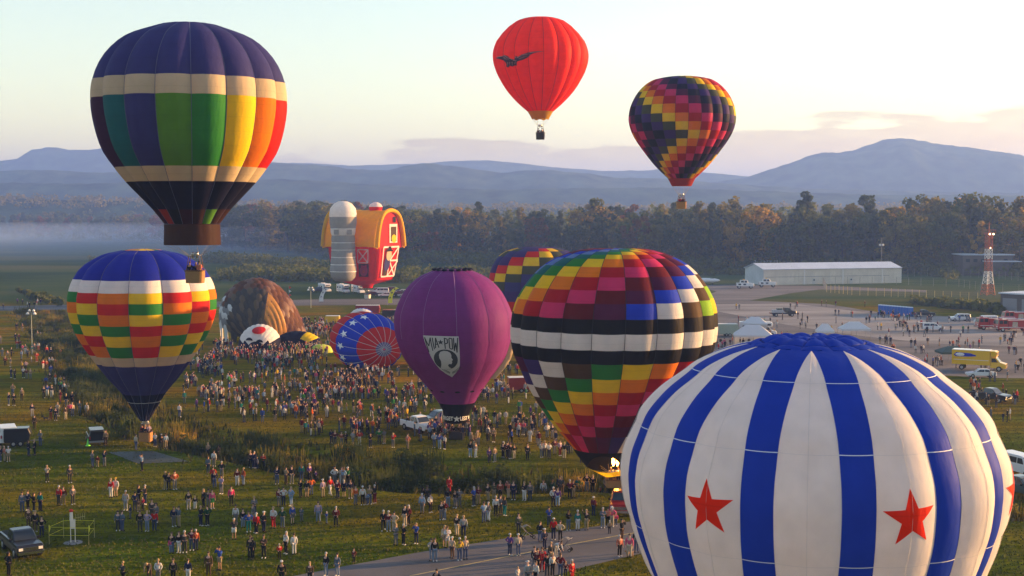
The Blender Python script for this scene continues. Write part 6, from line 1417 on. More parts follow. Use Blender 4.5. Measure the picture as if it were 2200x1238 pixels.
# flag
p = GG(944, 932); fl_ = empty("flag", p, 0, "striped flag with blue corner on a pole beside the white pickup", "flag"); MB().tube((0, 0, 0), (.35, 0, 2.7), .03, .02, 6).build("pole", TRIM, fl_)
for k in range(7): MB().add([(.3 - .055 * k, -.03, 2.6 - .03 * k), (.3 - .055 * (k + 1), -.03, 2.6 - .03 * (k + 1)), (.05 - .055 * (k + 1), -.12, 1.2), (.05 - .055 * k, -.12, 1.25)], [(0, 1, 2, 3)]).build("stripe", CLR_ if k % 2 == 0 else CLW, fl_)
MB().add([(.34, -.05, 2.62), (.08, -.05, 2.5), (.02, -.09, 2.0), (.26, -.09, 2.1)], [(0, 1, 2, 3)]).build("canton", FBL, fl_)
def stroller(px, py, hd, label):
    r = empty("stroller", GG(px, py), R(hd), label, "stroller")
    m = MB(); m.path([(-.55, -.22, 1.05), (-.2, -.22, .6), (.4, -.24, .15)], .02, 5); m.path([(-.55, .22, 1.05), (-.2, .22, .6), (.4, .24, .15)], .02, 5); m.tube((-.55, -.22, 1.05), (-.55, .22, 1.05), .025, .025, 5); m.path([(-.1, -.22, .55), (-.45, -.24, .15)], .02, 5); m.path([(-.1, .22, .55), (-.45, .24, .15)], .02, 5); m.build("frame", GREYM, r)
    MB().add([(-.25, -.2, .85), (-.25, .2, .85), (0, .2, .42), (0, -.2, .42), (.38, .2, .45), (.38, -.2, .45)], [(0, 3, 2, 1), (3, 5, 4, 2)]).build("seat", fab('blacknavy'), r)
    m = MB(); vs = []
    for j in range(5):
        a = R(10 + 35 * j); 
        for y in (-.23, .23): vs.append((-.1 + .34 * math.cos(a), y, .8 + .32 * math.sin(a)))
    m.add(vs, [(2 * j, 2 * j + 1, 2 * j + 3, 2 * j + 2) for j in range(4)], 0, True).build("hood", fab('grey'), r)
    for x, y in ((.42, -.25), (.42, .25), (-.47, -.25), (-.47, .25)): wheel(r, x, y, .14, .05)
stroller(1134, 1157, 20, "dark stroller on the taxiway beside a person in olive"); stroller(1213, 1184, 160, "loaded dark stroller on the taxiway next to the person bending down in white")
# bicycle-like pushchair right of the group below the rainbow balloon
p = GG(1288, 1042); r = empty("bicycle", p, R(20), "small child's bicycle lit by the sun below the rainbow balloon", "bicycle")
for x in (-.45, .45): 
    m = MB(); c_ = [(x + .28 * math.cos(a), 0, .3 + .28 * math.sin(a)) for a in [2 * math.pi * k / 14 for k in range(15)]]; m.path(c_, .025, 5); m.build("wheel", RUB, r)
MB().path([(-.45, 0, .3), (-.1, 0, .35), (.25, 0, .72), (-.2, 0, .7), (-.1, 0, .35)], .022, 5).path([(-.45, 0, .3), (-.2, 0, .7)], .02, 5).path([(.45, 0, .3), (.25, 0, .85)], .022, 5).build("frame", CLR_, r); MB().path([(.2, -.22, .88), (.25, 0, .85), (.2, .22, .88)], .02, 5).build("handlebar", CHR, r); MB().box((-.2, 0, .74), (.2, .1, .05)).build("saddle", INT, r)
def dog(px, py, hd, m_, label, s_=1.0):
    sk = [((.28, 0, .42), .10), ((0, 0, .42), .10), ((-.28, 0, .43), .09), ((.40, 0, .56), .06), ((.48, 0, .64), .065), ((.60, 0, .61), .035), ((-.42, 0, .55), .025), ((-.5, 0, .68), .015)]
    ed = [(1, 0), (1, 2), (0, 3), (3, 4), (4, 5), (2, 6), (6, 7)]
    for y in (-.08, .08):
        b = len(sk); sk += [((.27, y, .3), .045), ((.25, y, .16), .03), ((.28, y, .03), .03), ((-.26, y, .31), .06), ((-.34, y, .17), .028), ((-.30, y, .03), .03), ((.46, y * .7, .73), .02)]; ed += [(0, b), (b, b + 1), (b + 1, b + 2), (2, b + 3), (b + 3, b + 4), (b + 4, b + 5), (4, b + 6)]
    me = skin_mesh(sk, ed); o = bpy.data.objects.new("dog", me); me.materials.append(m_); col.objects.link(o); o.location = GG(px, py); o.rotation_euler[2] = R(hd); o.scale = (s_,) * 3; tag(o, label, "dog")
def skin_mesh(sk, ed, sub=1):
    me = bpy.data.meshes.new("s"); me.from_pydata([p for p, r_ in sk], ed, []); o = bpy.data.objects.new("s", me); col.objects.link(o)
    md = o.modifiers.new("skin", 'SKIN'); md.use_smooth_shade = True
    for v, (p, r_) in zip(me.skin_vertices[0].data, sk): v.radius = (r_, r_) if not isinstance(r_, tuple) else r_; v.use_root = False
    me.skin_vertices[0].data[0].use_root = True
    if sub: s_ = o.modifiers.new("sub", 'SUBSURF'); s_.levels = sub; s_.render_levels = sub
    dg = bpy.context.evaluated_depsgraph_get(); dg.update(); out_ = bpy.data.meshes.new_from_object(o.evaluated_get(dg)); bpy.data.objects.remove(o); bpy.data.meshes.remove(me); out_.materials.clear(); return out_
dog(1353, 1197, 200, mat("tan_fur", (.35, .2, .1), .9), "small tan dog on the taxiway beside the pale striped balloon", .8); dog(99, 905, 160, mat("dark_fur", (.05, .035, .03), .9), "dark dog among the people on the left field")

# ------------------------------------------------------------------ people
def pose_joints(kind):
    J = {'pelvis': (0, 0, .95), 'belly': (0, 0, 1.1), 'chest': (0, -.01, 1.32), 'neck': (0, -.005, 1.47), 'chin': (0, -.02, 1.55), 'head': (0, -.01, 1.66), 'nose': (0, -.095, 1.61)}
    for s, n in ((-1, 'r'), (1, 'l')):
        J['sh' + n] = (s * .18, 0, 1.40); J['el' + n] = (s * .245, .03, 1.12); J['wr' + n] = (s * .25, -.05, .88); J['hd' + n] = (s * .25, -.07, .79)
        J['hip' + n] = (s * .09, 0, .90); J['kn' + n] = (s * .10, -.01, .50); J['an' + n] = (s * .11, .03, .09); J['to' + n] = (s * .13, -.13, .035)
    def arm(n, el, wr, hd=None):
        s = -1 if n == 'r' else 1; J['el' + n] = (s * el[0], el[1], el[2]); J['wr' + n] = (s * wr[0], wr[1], wr[2]); d_ = (Vector(J['wr' + n]) - Vector(J['el' + n])).normalized() * .09; J['hd' + n] = tuple(Vector(J['wr' + n]) + d_) if hd is None else (s * hd[0], hd[1], hd[2])
    if kind == 'hips': arm('r', (.36, .06, 1.18), (.19, -.05, 1.02)); arm('l', (.36, .06, 1.18), (.19, -.05, 1.02))
    if kind == 'cross': arm('r', (.24, -.06, 1.16), (.0, -.2, 1.2)); arm('l', (.24, -.06, 1.18), (.02, -.18, 1.24))
    if kind == 'camera': arm('r', (.27, -.17, 1.28), (.09, -.2, 1.56)); arm('l', (.26, -.16, 1.26), (.08, -.2, 1.54))
    if kind == 'point': arm('r', (.32, -.16, 1.5), (.40, -.32, 1.72))
    if kind == 'lookup': J['head'] = (0, .02, 1.65); J['nose'] = (0, -.07, 1.665)
    if kind == 'pockets': arm('r', (.27, .05, 1.14), (.17, -.07, .96)); arm('l', (.27, .05, 1.14), (.17, -.07, .96))
    if kind == 'walk':
        J['knr'] = (-.1, -.13, .52); J['anr'] = (-.1, -.22, .11); J['tor'] = (-.1, -.38, .05); J['knl'] = (.1, .06, .5); J['anl'] = (.1, .3, .16); J['tol'] = (.1, .17, .04)
        arm('l', (.25, -.08, 1.13), (.22, -.24, .96)); arm('r', (.25, .12, 1.14), (.24, .14, .9))
    if kind == 'bend':
        J['belly'] = (0, -.12, 1.08); J['chest'] = (0, -.34, 1.16); J['neck'] = (0, -.48, 1.2); J['chin'] = (0, -.55, 1.19); J['head'] = (0, -.63, 1.22); J['nose'] = (0, -.66, 1.13)
        for s, n in ((-1, 'r'), (1, 'l')): J['sh' + n] = (s * .18, -.40, 1.18); J['el' + n] = (s * .2, -.46, .92); J['wr' + n] = (s * .16, -.6, .74); J['hd' + n] = (s * .15, -.66, .68)
    return J
RADB = dict(pelvis=(.125, .10), belly=(.125, .095), chest=(.15, .105), neck=.052, chin=.062, head=.088, nose=.018, sh=.058, el=.042, wr=.029, hd=.03, hip=.085, kn=.055, an=.038, to=.038)
CH = [('pelvis', 'belly'), ('belly', 'chest'), ('chest', 'neck'), ('neck', 'chin'), ('chin', 'head'), ('chin', 'nose')]
def build_pose(kind):
    J = pose_joints(kind); names = list(J); ed = list(CH)
    for n in 'rl': ed += [('chest', 'sh' + n), ('sh' + n, 'el' + n), ('el' + n, 'wr' + n), ('wr' + n, 'hd' + n), ('pelvis', 'hip' + n), ('hip' + n, 'kn' + n), ('kn' + n, 'an' + n), ('an' + n, 'to' + n)]
    def rad(n, add=0):
        b = n[:-1] if n[:-1] in ('sh', 'el', 'wr', 'hd', 'hip', 'kn', 'an', 'to') else n; r_ = RADB[b]
        return tuple(q + add for q in r_) if isinstance(r_, tuple) else (r_ + add, r_ + add)
    def sub(keep, add, extra=None):
        ns = [n for n in names if n in keep]; ix = {n: i for i, n in enumerate(ns)}; return skin_mesh([(J[n], (extra or {}).get(n, rad(n, add))) for n in ns], [(ix[a], ix[b]) for a, b in ed if a in ix and b in ix])
    body = sub(set(names), -.012, {'head': (.08, .092)})
    # fingers: five short tapered chains per hand, welded into the hand
    mb = MB()
    for n in 'rl':
        w_ = Vector(J['wr' + n]); h_ = Vector(J['hd' + n]); d_ = (h_ - w_).normalized(); sd_ = d_.cross(Vector((1, 0, 0)) if abs(d_.x) < .7 else Vector((0, 0, 1))).normalized()
        for k, ln in enumerate((.065, .075, .07, .055)): a = h_ + sd_ * (.03 - .02 * k); mb.path([a, a + d_ * ln * .6, a + d_ * ln + Vector((0, -.015, 0))], .008, 5)
        mb.path([w_ + sd_ * .02 + d_ * .03, w_ + sd_ * .055 + d_ * .06, w_ + sd_ * .05 + d_ * .1], .009, 5)
    for s in (-1, 1): mb.ball((Vector(J['head']) + Vector((s * .085, .01, -.03))), (.012, .02, .03), 6)
    o2 = mb.build("x", []); bm = bmesh.new(); bm.from_mesh(body); bm.from_mesh(o2.data); bm.to_mesh(body); bm.free(); bpy.data.objects.remove(o2)
    top = sub({'belly', 'chest', 'shr', 'elr', 'wrr', 'shl', 'ell', 'wrl', 'pelvis'}, .018, {'pelvis': (.155, .13), 'wrr': (.042, .042), 'wrl': (.042, .042)})
    legs = sub({'pelvis', 'hipr', 'knr', 'anr', 'hipl', 'knl', 'anl'}, .016, {'anr': (.062, .062), 'anl': (.062, .062)})
    J2 = dict(J); short = skin_mesh([(J['pelvis'], (.14, .12)), (J['hipr'], .105), (tuple(Vector(J['knr']) + Vector((0, 0, .04))), .088), (J['hipl'], .105), (tuple(Vector(J['knl']) + Vector((0, 0, .04))), .088)], [(0, 1), (1, 2), (0, 3), (3, 4)])
    def fin(m_): 
        for p in m_.polygons: p.use_smooth = True
        return m_
    hd_ = Vector(J['head']); out_ = {'body': fin(body), 'top': fin(top), 'legs': fin(legs), 'short': fin(short)}
    mb = MB(); mb.ball(hd_ + Vector((0, .022, .025)), (.097, .10, .10), 10); vs = [(x, y, z) for x, y, z in mb.v]
    o = mb.build("x", []); bm = bmesh.new(); bm.from_mesh(o.data); bmesh.ops.delete(bm, geom=[v for v in bm.verts if v.co.z < hd_.z - .02 and v.co.y < hd_.y + .03], context='VERTS'); bm.to_mesh(o.data); bm.free(); out_['hair'] = o.data; bpy.data.objects.remove(o)
    mb = MB(); mb.lathe([(.10, -.0), (.098, .05), (.06, .09), (.01, .1)], 10, tuple(hd_ + Vector((0, .01, .02)))); mb.box(tuple(hd_ + Vector((0, -.13, .03))), (.13, .1, .015)); o = mb.build("x", []); out_['cap'] = o.data; bpy.data.objects.remove(o)
    mb = MB(); mb.ball(hd_ + Vector((0, .02, .02)), (.1, .105, .105), 8); mb.tube(hd_ + Vector((0, .06, 0)), hd_ + Vector((0, .09, -.24)), .085, .05, 8); o = mb.build("x", []); bm = bmesh.new(); bm.from_mesh(o.data); bmesh.ops.delete(bm, geom=[v for v in bm.verts if v.co.z < hd_.z - .0 and v.co.y < hd_.y + .0], context='VERTS'); bm.to_mesh(o.data); bm.free(); out_['long'] = o.data; bpy.data.objects.remove(o)
    mb = MB()
    for n in 'rl': a = Vector(J['an' + n]); t = Vector(J['to' + n]); mb.ball((a + t) / 2 + Vector((0, 0, -.01)), (.052, .135, .05), 8)
    o = mb.build("x", []); out_['shoes'] = o.data; bpy.data.objects.remove(o)
    return out_
POSES = {k: build_pose(k) for k in ('stand', 'hips', 'cross', 'camera', 'point', 'lookup', 'pockets', 'walk', 'bend')}
for pz in POSES.values():
    for m_ in pz.values(): m_.materials.append(None)
CC = dict(black=(.012, .012, .014), navy=(.015, .02, .06), jeans=(.07, .10, .19), dkjeans=(.03, .045, .09), grey=(.16, .16, .17), dkgrey=(.05, .05, .055), ltgrey=(.36, .36, .36), white=(.68, .67, .65), cream=(.52, .44, .32), tan=(.34, .24, .14), khaki=(.32, .26, .16), brown=(.09, .055, .035),
    red=(.50, .02, .02), maroon=(.13, .012, .02), orange=(.62, .13, .02), pink=(.62, .10, .20), hotpink=(.7, .05, .18), salmon=(.6, .2, .13), purple=(.12, .05, .22), blue=(.03, .08, .38), ltblue=(.26, .38, .55), slate=(.10, .14, .19), teal=(.01, .17, .17), green=(.04, .22, .06), dkgreen=(.015, .06, .03), olive=(.10, .10, .05), yellow=(.65, .42, .03), lilac=(.35, .28, .42), ltjeans=(.18, .24, .34), rust=(.33, .07, .03))
CN = dict(dkjeans='dark jeans', ltjeans='faded jeans', dkgrey='dark grey', ltgrey='light grey', hotpink='hot pink', ltblue='light blue', dkgreen='dark green')
CM = {}
def cloth(c):
    if c not in CM: CM[c] = mat(CN.get(c, c).replace(' ', '_') + "_cloth", tuple(v * .72 for v in CC[c]), .9, spec=.15)
    return CM[c]
SKIN = [mat("fair_skin", (.50, .30, .22), .6), mat("tanned_skin", (.36, .20, .13), .6), mat("brown_skin", (.16, .085, .05), .6)]
HAIR = {'dark': mat("dark_hair", (.02, .014, .01), .7), 'brown': mat("brown_hair", (.07, .04, .02), .7), 'blond': mat("blond_hair", (.34, .23, .11), .7), 'grey': mat("grey_hair", (.35, .34, .33), .7)}
TOPW = {'jacket': 1, 'sweater': 1, 'shirt': 1, 'coat': 1}
land = [(157, 1150, 'the weather mast'), (50, 1165, 'the dark two-tone pickup'), (310, 985, 'the dark tarpaulin'), (205, 940, 'the open-backed dark car'), (310, 930, 'the basket of the blue topped balloon'), (900, 915, 'the white pickup'), (985, 930, 'the purple balloon'),
        (1330, 1080, 'the truck under the flame'), (1134, 1150, 'the stroller on the taxiway'), (1213, 1178, 'the loaded stroller'), (69, 740, 'the floodlight pole'), (785, 790, 'the blue and red balloon'), (1122, 835, 'the red trailer'), (2103, 790, 'the yellow box truck'), (860, 1050, 'the near end of the ditch'), (480, 960, 'the middle of the ditch'),
        (20, 945, 'the white van on the left'), (560, 750, 'the white domed balloon'), (600, 1090, 'the open near grass'), (360, 1100, 'the stroller group on the grass'), (1288, 1035, 'the small bicycle'), (900, 1200, 'the left end of the taxiway'), (1080, 1215, 'the painted line of the taxiway'), (1180, 960, 'the left flank of the rainbow balloon'), (480, 830, 'the foot of the eagle balloon'), (660, 880, 'the trodden middle field'), (2160, 900, 'the right flank of the striped balloon'), (150, 860, 'the near bank of the ditch')]
used = {}
def name_c(c, noun):
    if c in ('jeans', 'dkjeans', 'ltjeans'): return {'jeans': 'blue jeans', 'dkjeans': 'dark jeans', 'ltjeans': 'faded jeans'}[c] if noun in ('trousers', 'shorts') else 'denim jacket'
    return f"{CN.get(c, c)} {noun}"
placed = []
def person(px, py, top, bot, flags='', noun=None, at=None, where=None, rz=None, group="spectators on the field"):
    child = 'c' in flags; p = at if at is not None else GG(px, py)
    pose = 'camera' if 'a' in flags else 'walk' if 'w' in flags else 'point' if 'p' in flags else 'bend' if 'b' in flags else rnd.choices(['stand', 'hips', 'cross', 'lookup', 'pockets'], [3, 1.5, 2, 3, 3])[0]
    sc = rnd.uniform(.60, .74) if child else rnd.uniform(.95, 1.05)
    noun = noun or rnd.choice(['jacket', 'sweater', 'shirt']); hairk = rnd.choice(['dark', 'brown', 'brown', 'blond', 'grey']); hat = 'h' in flags or 'y' in flags or 'k' in flags; longh = (not hat) and rnd.random() < .3
    who = 'child' if child else 'person'; wr = {'camera': ', hands raised to the face,', 'walk': ', walking,', 'point': ', one arm raised,', 'bend': ', bending down,', 'hips': ', hands on hips,', 'cross': ', arms folded,'}.get(pose, '')
    hatw = (', white cap' if 'h' in flags else ', yellow hat' if 'y' in flags else ', dark cap') if hat else ''
    if where is None:
        best = min(land, key=lambda q: math.hypot((q[0] - px) * .8, (q[1] - py) * 1.6)); dx, dy = px - best[0], (py - 20) - best[1]
        where = ('left of ' if dx < -12 else 'right of ' if dx > 12 else 'in front of ' if dy > 0 else 'behind ') + best[2] if abs(dx) > abs(dy) * .6 else ('in front of ' if dy > 0 else 'beyond ') + best[2]
    base = f"{who} in {name_c(top, noun)} and {name_c(bot, 'shorts' if 's' in flags else 'trousers')}{hatw}"
    hw_ = {'dark': 'dark', 'brown': 'brown', 'blond': 'fair', 'grey': 'grey'}[hairk]
    for cand in (f"{base} {where}", f"{base}{wr} {where}", f"{base}{wr} {where}, {hw_} {'long' if longh else 'short'} hair" if not hat else None, None):
        if cand and len(cand.replace(',', ' ').split()) <= 16 and cand.lower() not in used: break
    if not cand or cand.lower() in used:
        # name the neighbour it stands next to
        if placed:
            nb = min(placed, key=lambda q: math.hypot(q[0] - px, q[1] - py)); cand = f"{who} in {name_c(top, noun)} beside one in {name_c(nb[2], nb[3])} {where}"
            if len(cand.split()) > 16 or cand.lower() in used: cand = f"{who} in {CN.get(top, top)}, {pose.replace('lookup', 'standing').replace('stand', 'standing').replace('hips', 'hands on hips').replace('cross', 'arms folded').replace('camera', 'with camera raised').replace('walk', 'walking').replace('bend', 'bending').replace('point', 'pointing')} {where}"
            if cand.lower() in used: cand = f"{who} in {CN.get(top, top)} and {CN.get(bot, bot)}, {hw_} hair, {where}"
            if len(cand.split()) > 16: cand = ' '.join(cand.split()[:16])
            if cand.lower() in used: cand = f"{who} in {CN.get(top, top)} beside one in {CN.get(nb[2], nb[2])} {where}"
        else: cand = f"{base} {where}"
    used[cand.lower()] = 1; placed.append((px, py, top, noun))
    r = empty("person", p, rz if rz is not None else rnd.choice([0, math.pi]) * (rnd.random() < .62) + rnd.uniform(-.9, .9), cand, "person", group); r.scale = (sc * rnd.uniform(.98, 1.12),) * 2 + (sc,)
    M = POSES[pose]; sk = rnd.choices(SKIN, [5, 3, .6])[0]
    def part(name, me, m_):
        o = bpy.data.objects.new(name, me); col.objects.link(o); o.parent = r; o.material_slots[0].link = 'OBJECT'; o.material_slots[0].material = m_; return o
    part("body", M['body'], sk); part(noun, M['top'], cloth(top)); part("shorts" if 's' in flags else "trousers", M['short'] if 's' in flags else M['legs'], cloth(bot)); part("shoes", M['shoes'], cloth('white' if rnd.random() < .4 else 'black'))
    if hat: part("hat", M['cap'], cloth('white' if 'h' in flags else 'yellow' if 'y' in flags else 'navy'))
    else: part("hair", M['long'] if longh else M['hair'], HAIR[hairk])
    return r
A = """240,235,black,dkjeans;290,228,black,black;338,150,slate,jeans;72,282,white,khaki,s;38,280,salmon,khaki;5,280,navy,jeans;395,452,ltgrey,black,a;585,460,dkgrey,dkgrey;775,328,grey,jeans;815,322,maroon,tan,c;873,325,navy,grey,a;1138,185,cream,jeans;1297,152,white,jeans;1352,170,black,black;1388,150,ltblue,khaki;1188,360,ltblue,black,a;885,148,tan,brown;1740,220,tan,black;1832,225,brown,brown;1742,380,slate,dkjeans;1790,322,white,grey;1783,465,red,black;1855,415,black,grey;1985,478,maroon,white;2035,480,rust,ltjeans;1385,515,black,khaki;1412,515,black,black;1462,515,rust,grey;1795,500,navy,jeans;1852,553,lilac,grey;1776,676,pink,green,s;1745,675,dkgrey,grey;1702,662,black,black;1935,650,hotpink,black;1578,680,black,ltgrey;1632,680,black,white,c;2095,322,brown,black;2130,325,navy,navy;928,583,red,white;968,575,white,cream,sy;493,648,red,dkgrey;530,642,maroon,tan;187,702,slate,jeans;235,692,navy,black;285,698,black,black;338,692,teal,navy;1052,690,ltgrey,ltgrey;1160,640,black,black;1195,690,red,dkgrey,c;1130,690,navy,dkjeans;1160,700,brown,tan,c;988,860,slate,dkgrey;1022,862,slate,jeans;1172,865,black,dkgrey;1232,865,lilac,ltjeans;1293,862,red,dkjeans;1308,790,grey,jeans;1272,770,dkgrey,dkgrey;1455,825,navy,grey;1498,830,slate,khaki,a;1680,820,black,navy;1735,820,dkgreen,black;1437,1048,black,jeans;1498,1045,black,white;1545,1043,dkgrey,dkgrey;1605,1025,maroon,jeans;1640,1022,rust,navy;1838,1188,blue,khaki,sa;1745,1240,brown,brown;1958,930,dkgrey,white,sa;1972,810,white,grey;2032,835,black,ltjeans;2080,870,blue,teal;2118,800,grey,khaki;2145,880,red,black;2095,1098,black,black;240,838,brown,brown;295,872,black,brown;350,912,black,navy;1250,1262,tan,brown,b;1325,1292,white,grey;1450,1290,black,black;1575,1288,navy,white;1030,1310,dkgrey,black;1430,1050,pink,ltjeans,c;1090,760,navy,grey,c;1215,640,brown,dkjeans;610,640,grey,dkgrey;75,1240,black,black"""
B_ = """20,328,navy,navy;48,325,ltgrey,jeans,c;100,320,red,black;215,472,navy,jeans;290,472,tan,brown;338,468,black,grey;420,440,teal,jeans;487,440,purple,black,h;540,448,purple,black,c;412,580,black,dkgrey;465,580,black,tan,s;502,562,orange,jeans;598,580,lilac,khaki,h;660,560,red,white,w;697,472,white,grey;755,462,cream,white;772,470,ltblue,grey;808,462,green,black,h;722,586,maroon,navy;775,580,navy,navy,s;828,590,navy,tan,s;872,645,orange,grey;932,645,white,black,h;965,642,ltblue,jeans,c;990,640,tan,jeans;1032,632,black,maroon,p;232,655,maroon,grey;270,655,white,navy;333,655,ltblue,ltblue;25,745,grey,dkgrey;40,880,red,black;105,872,black,navy,h;185,838,white,red;262,838,dkgreen,slate;345,805,blue,grey,s;420,780,slate,grey,c;560,790,lilac,ltjeans;630,800,blue,slate,c;708,825,maroon,black;1105,860,black,black,w;1148,865,maroon,ltjeans;1195,865,cream,cream;1285,820,black,cream;1315,812,maroon,black;1210,980,grey,grey;1273,980,black,black;1380,970,blue,navy,a;10,1097,dkgrey,black;105,1090,brown,black;235,1095,red,black,c;290,1054,white,black;358,1058,white,white;1640,1002,white,white,s;1615,1000,cream,tan,s;1680,1088,cream,brown,h;1742,1108,yellow,jeans;1790,1098,cream,jeans;1720,905,black,cream;1775,912,ltgrey,navy;1535,1115,black,ltjeans;1508,1112,ltgrey,ltjeans;858,1130,maroon,black,c;625,1240,black,ltjeans;720,1240,slate,ltjeans;490,1310,brown,black;255,1310,black,black,h;1550,1380,black,black;1428,715,ltblue,grey;1497,708,white,black;1470,640,dkgrey,dkgrey;1435,650,black,ltjeans;1590,770,black,grey;1615,765,maroon,ltjeans;1645,667,black,ltjeans;1655,545,red,red;1705,670,black,grey;1740,660,grey,grey;1862,655,blue,dkjeans;1900,642,maroon,tan;1945,792,ltblue,jeans;1982,780,grey,ltblue;1980,612,black,khaki;2030,600,olive,khaki;2082,602,rust,black;2045,735,white,black;2085,725,grey,dkgrey;2118,735,dkgrey,teal;2150,590,salmon,cream,a;995,165,black,navy,a;1070,130,green,dkgrey;1112,130,grey,tan;1185,165,red,grey,a;1308,180,salmon,tan;1530,165,ltblue,jeans;1575,172,blue,ltblue;1617,178,white,navy;755,150,rust,grey;790,152,black,black;850,150,ltgrey,grey;905,142,red,white;1832,245,black,ltblue;1875,245,grey,ltblue;1990,290,purple,navy;2035,286,tan,slate;2105,252,black,black;2140,254,maroon,black;2165,258,black,dkgrey;700,140,maroon,dkjeans;670,130,navy,navy"""
C_ = """525,640,navy,navy;610,645,black,white;655,643,grey,dkjeans;760,512,white,ltjeans;832,522,dkgreen,black;890,542,navy,navy;905,602,dkgrey,brown;838,690,white,black;872,692,purple,ltblue;968,628,maroon,black;995,625,black,tan;1102,562,black,slate;1150,562,black,black;1155,765,maroon,navy,h;1228,860,slate,ltjeans;1268,852,salmon,black;1298,850,pink,cream,h;1330,845,hotpink,jeans,c;735,970,black,jeans;957,880,black,slate;1030,880,teal,white;1098,877,black,khaki,p;805,850,blue,dkjeans,a;840,955,red,navy,h;893,967,cream,black;565,905,olive,dkgrey;497,1077,purple,dkjeans;563,1080,cream,jeans,h;770,1030,navy,navy,h;855,1095,white,ltgrey,b;750,1202,red,red;690,1182,dkgrey,slate;715,1212,maroon,black;820,1142,dkgrey,tan;560,1292,white,white,c;635,1312,ltgrey,grey,h;700,1312,white,black;790,1240,black,dkgrey;832,1242,white,black;895,1247,maroon,jeans;935,1247,maroon,black,c;985,1292,red,red;1378,960,black,brown,a;1360,1085,salmon,black;1437,1092,pink,cream;1492,1052,black,jeans;635,325,black,black;745,306,white,slate;770,304,white,dkgrey;805,314,white,navy;848,282,maroon,grey;890,292,lilac,maroon;925,316,black,cream;958,280,dkgrey,navy;978,268,ltblue,grey;445,305,black,black;480,305,maroon,black;530,320,black,cream;655,187,white,white;712,197,tan,grey;790,152,white,slate;830,157,black,grey;560,125,red,ltblue;1060,352,white,navy;1105,358,ltblue,jeans;1030,520,teal,slate;1052,522,green,khaki;1068,482,white,orange;1095,484,orange,dkgrey;1140,470,white,grey;1165,476,navy,navy,c;1250,545,grey,dkgrey;600,128,pink,jeans;525,80,ltgrey,grey;340,130,black,black;370,185,tan,brown;1280,905,tan,black,c"""
E_ = """140,360,navy,brown;190,362,brown,grey;318,418,grey,dkgrey;345,420,brown,dkgrey;132,445,black,black;160,448,maroon,black;5,470,grey,grey;145,505,red,grey;170,508,maroon,black;190,545,pink,grey;215,550,grey,white;270,560,teal,ltgrey;290,530,grey,dkgrey;325,525,white,salmon;395,545,red,black;430,548,navy,black;20,580,slate,slate;65,598,grey,olive;98,580,black,black;45,655,maroon,black;90,660,grey,khaki;182,600,ltblue,slate;265,625,white,grey,c;310,620,red,rust;235,590,grey,dkgrey;365,680,red,white;392,685,rust,brown;418,650,ltblue,black;440,640,white,slate;465,645,maroon,black;185,700,yellow,brown;218,695,lilac,black;430,725,blue,slate;95,755,navy,dkjeans;125,765,brown,black;198,755,white,navy;225,765,maroon,grey;258,768,tan,grey;468,800,orange,white;510,808,yellow,black;540,800,navy,khaki;420,800,black,brown;388,830,blue,brown;508,855,green,black;540,865,ltblue,black;570,875,ltgrey,jeans;108,905,tan,jeans;75,988,navy,slate;118,990,black,black;185,945,tan,brown;508,960,maroon,rust;608,975,black,black;370,925,black,black;400,912,blue,white;438,918,dkgrey,white;272,1078,navy,ltgrey;430,1110,navy,rust;470,1115,black,navy;488,1080,cream,grey;555,1105,brown,cream;590,1080,pink,dkgrey;612,1078,cream,jeans;672,1050,slate,ltjeans;733,1060,white,ltjeans;292,1190,brown,brown;560,1000,black,grey;1515,1075,white,jeans;1680,705,ltblue,slate;1740,735,yellow,brown;1680,915,cream,brown;1740,935,maroon,white;1885,995,black,white;1932,1010,maroon,brown;1850,660,dkgrey,white;1980,840,white,black;1830,880,navy,white;1795,885,slate,grey;1575,850,dkgrey,black;2120,1025,ltblue,navy;510,525,salmon,tan;635,540,white,dkjeans"""
HAND = []
for src, s_, ox, oy in ((A, 3.893, 0, 920), (B_, 3.893, 540, 920), (C_, 3.664, 960, 900), (E_, 3.929, 0, 620)):
    for e in src.split(';'):
        q = e.split(','); HAND.append((ox + float(q[0]) / s_, oy + float(q[1]) / s_, q[2], q[3], q[4] if len(q) > 4 else ''))
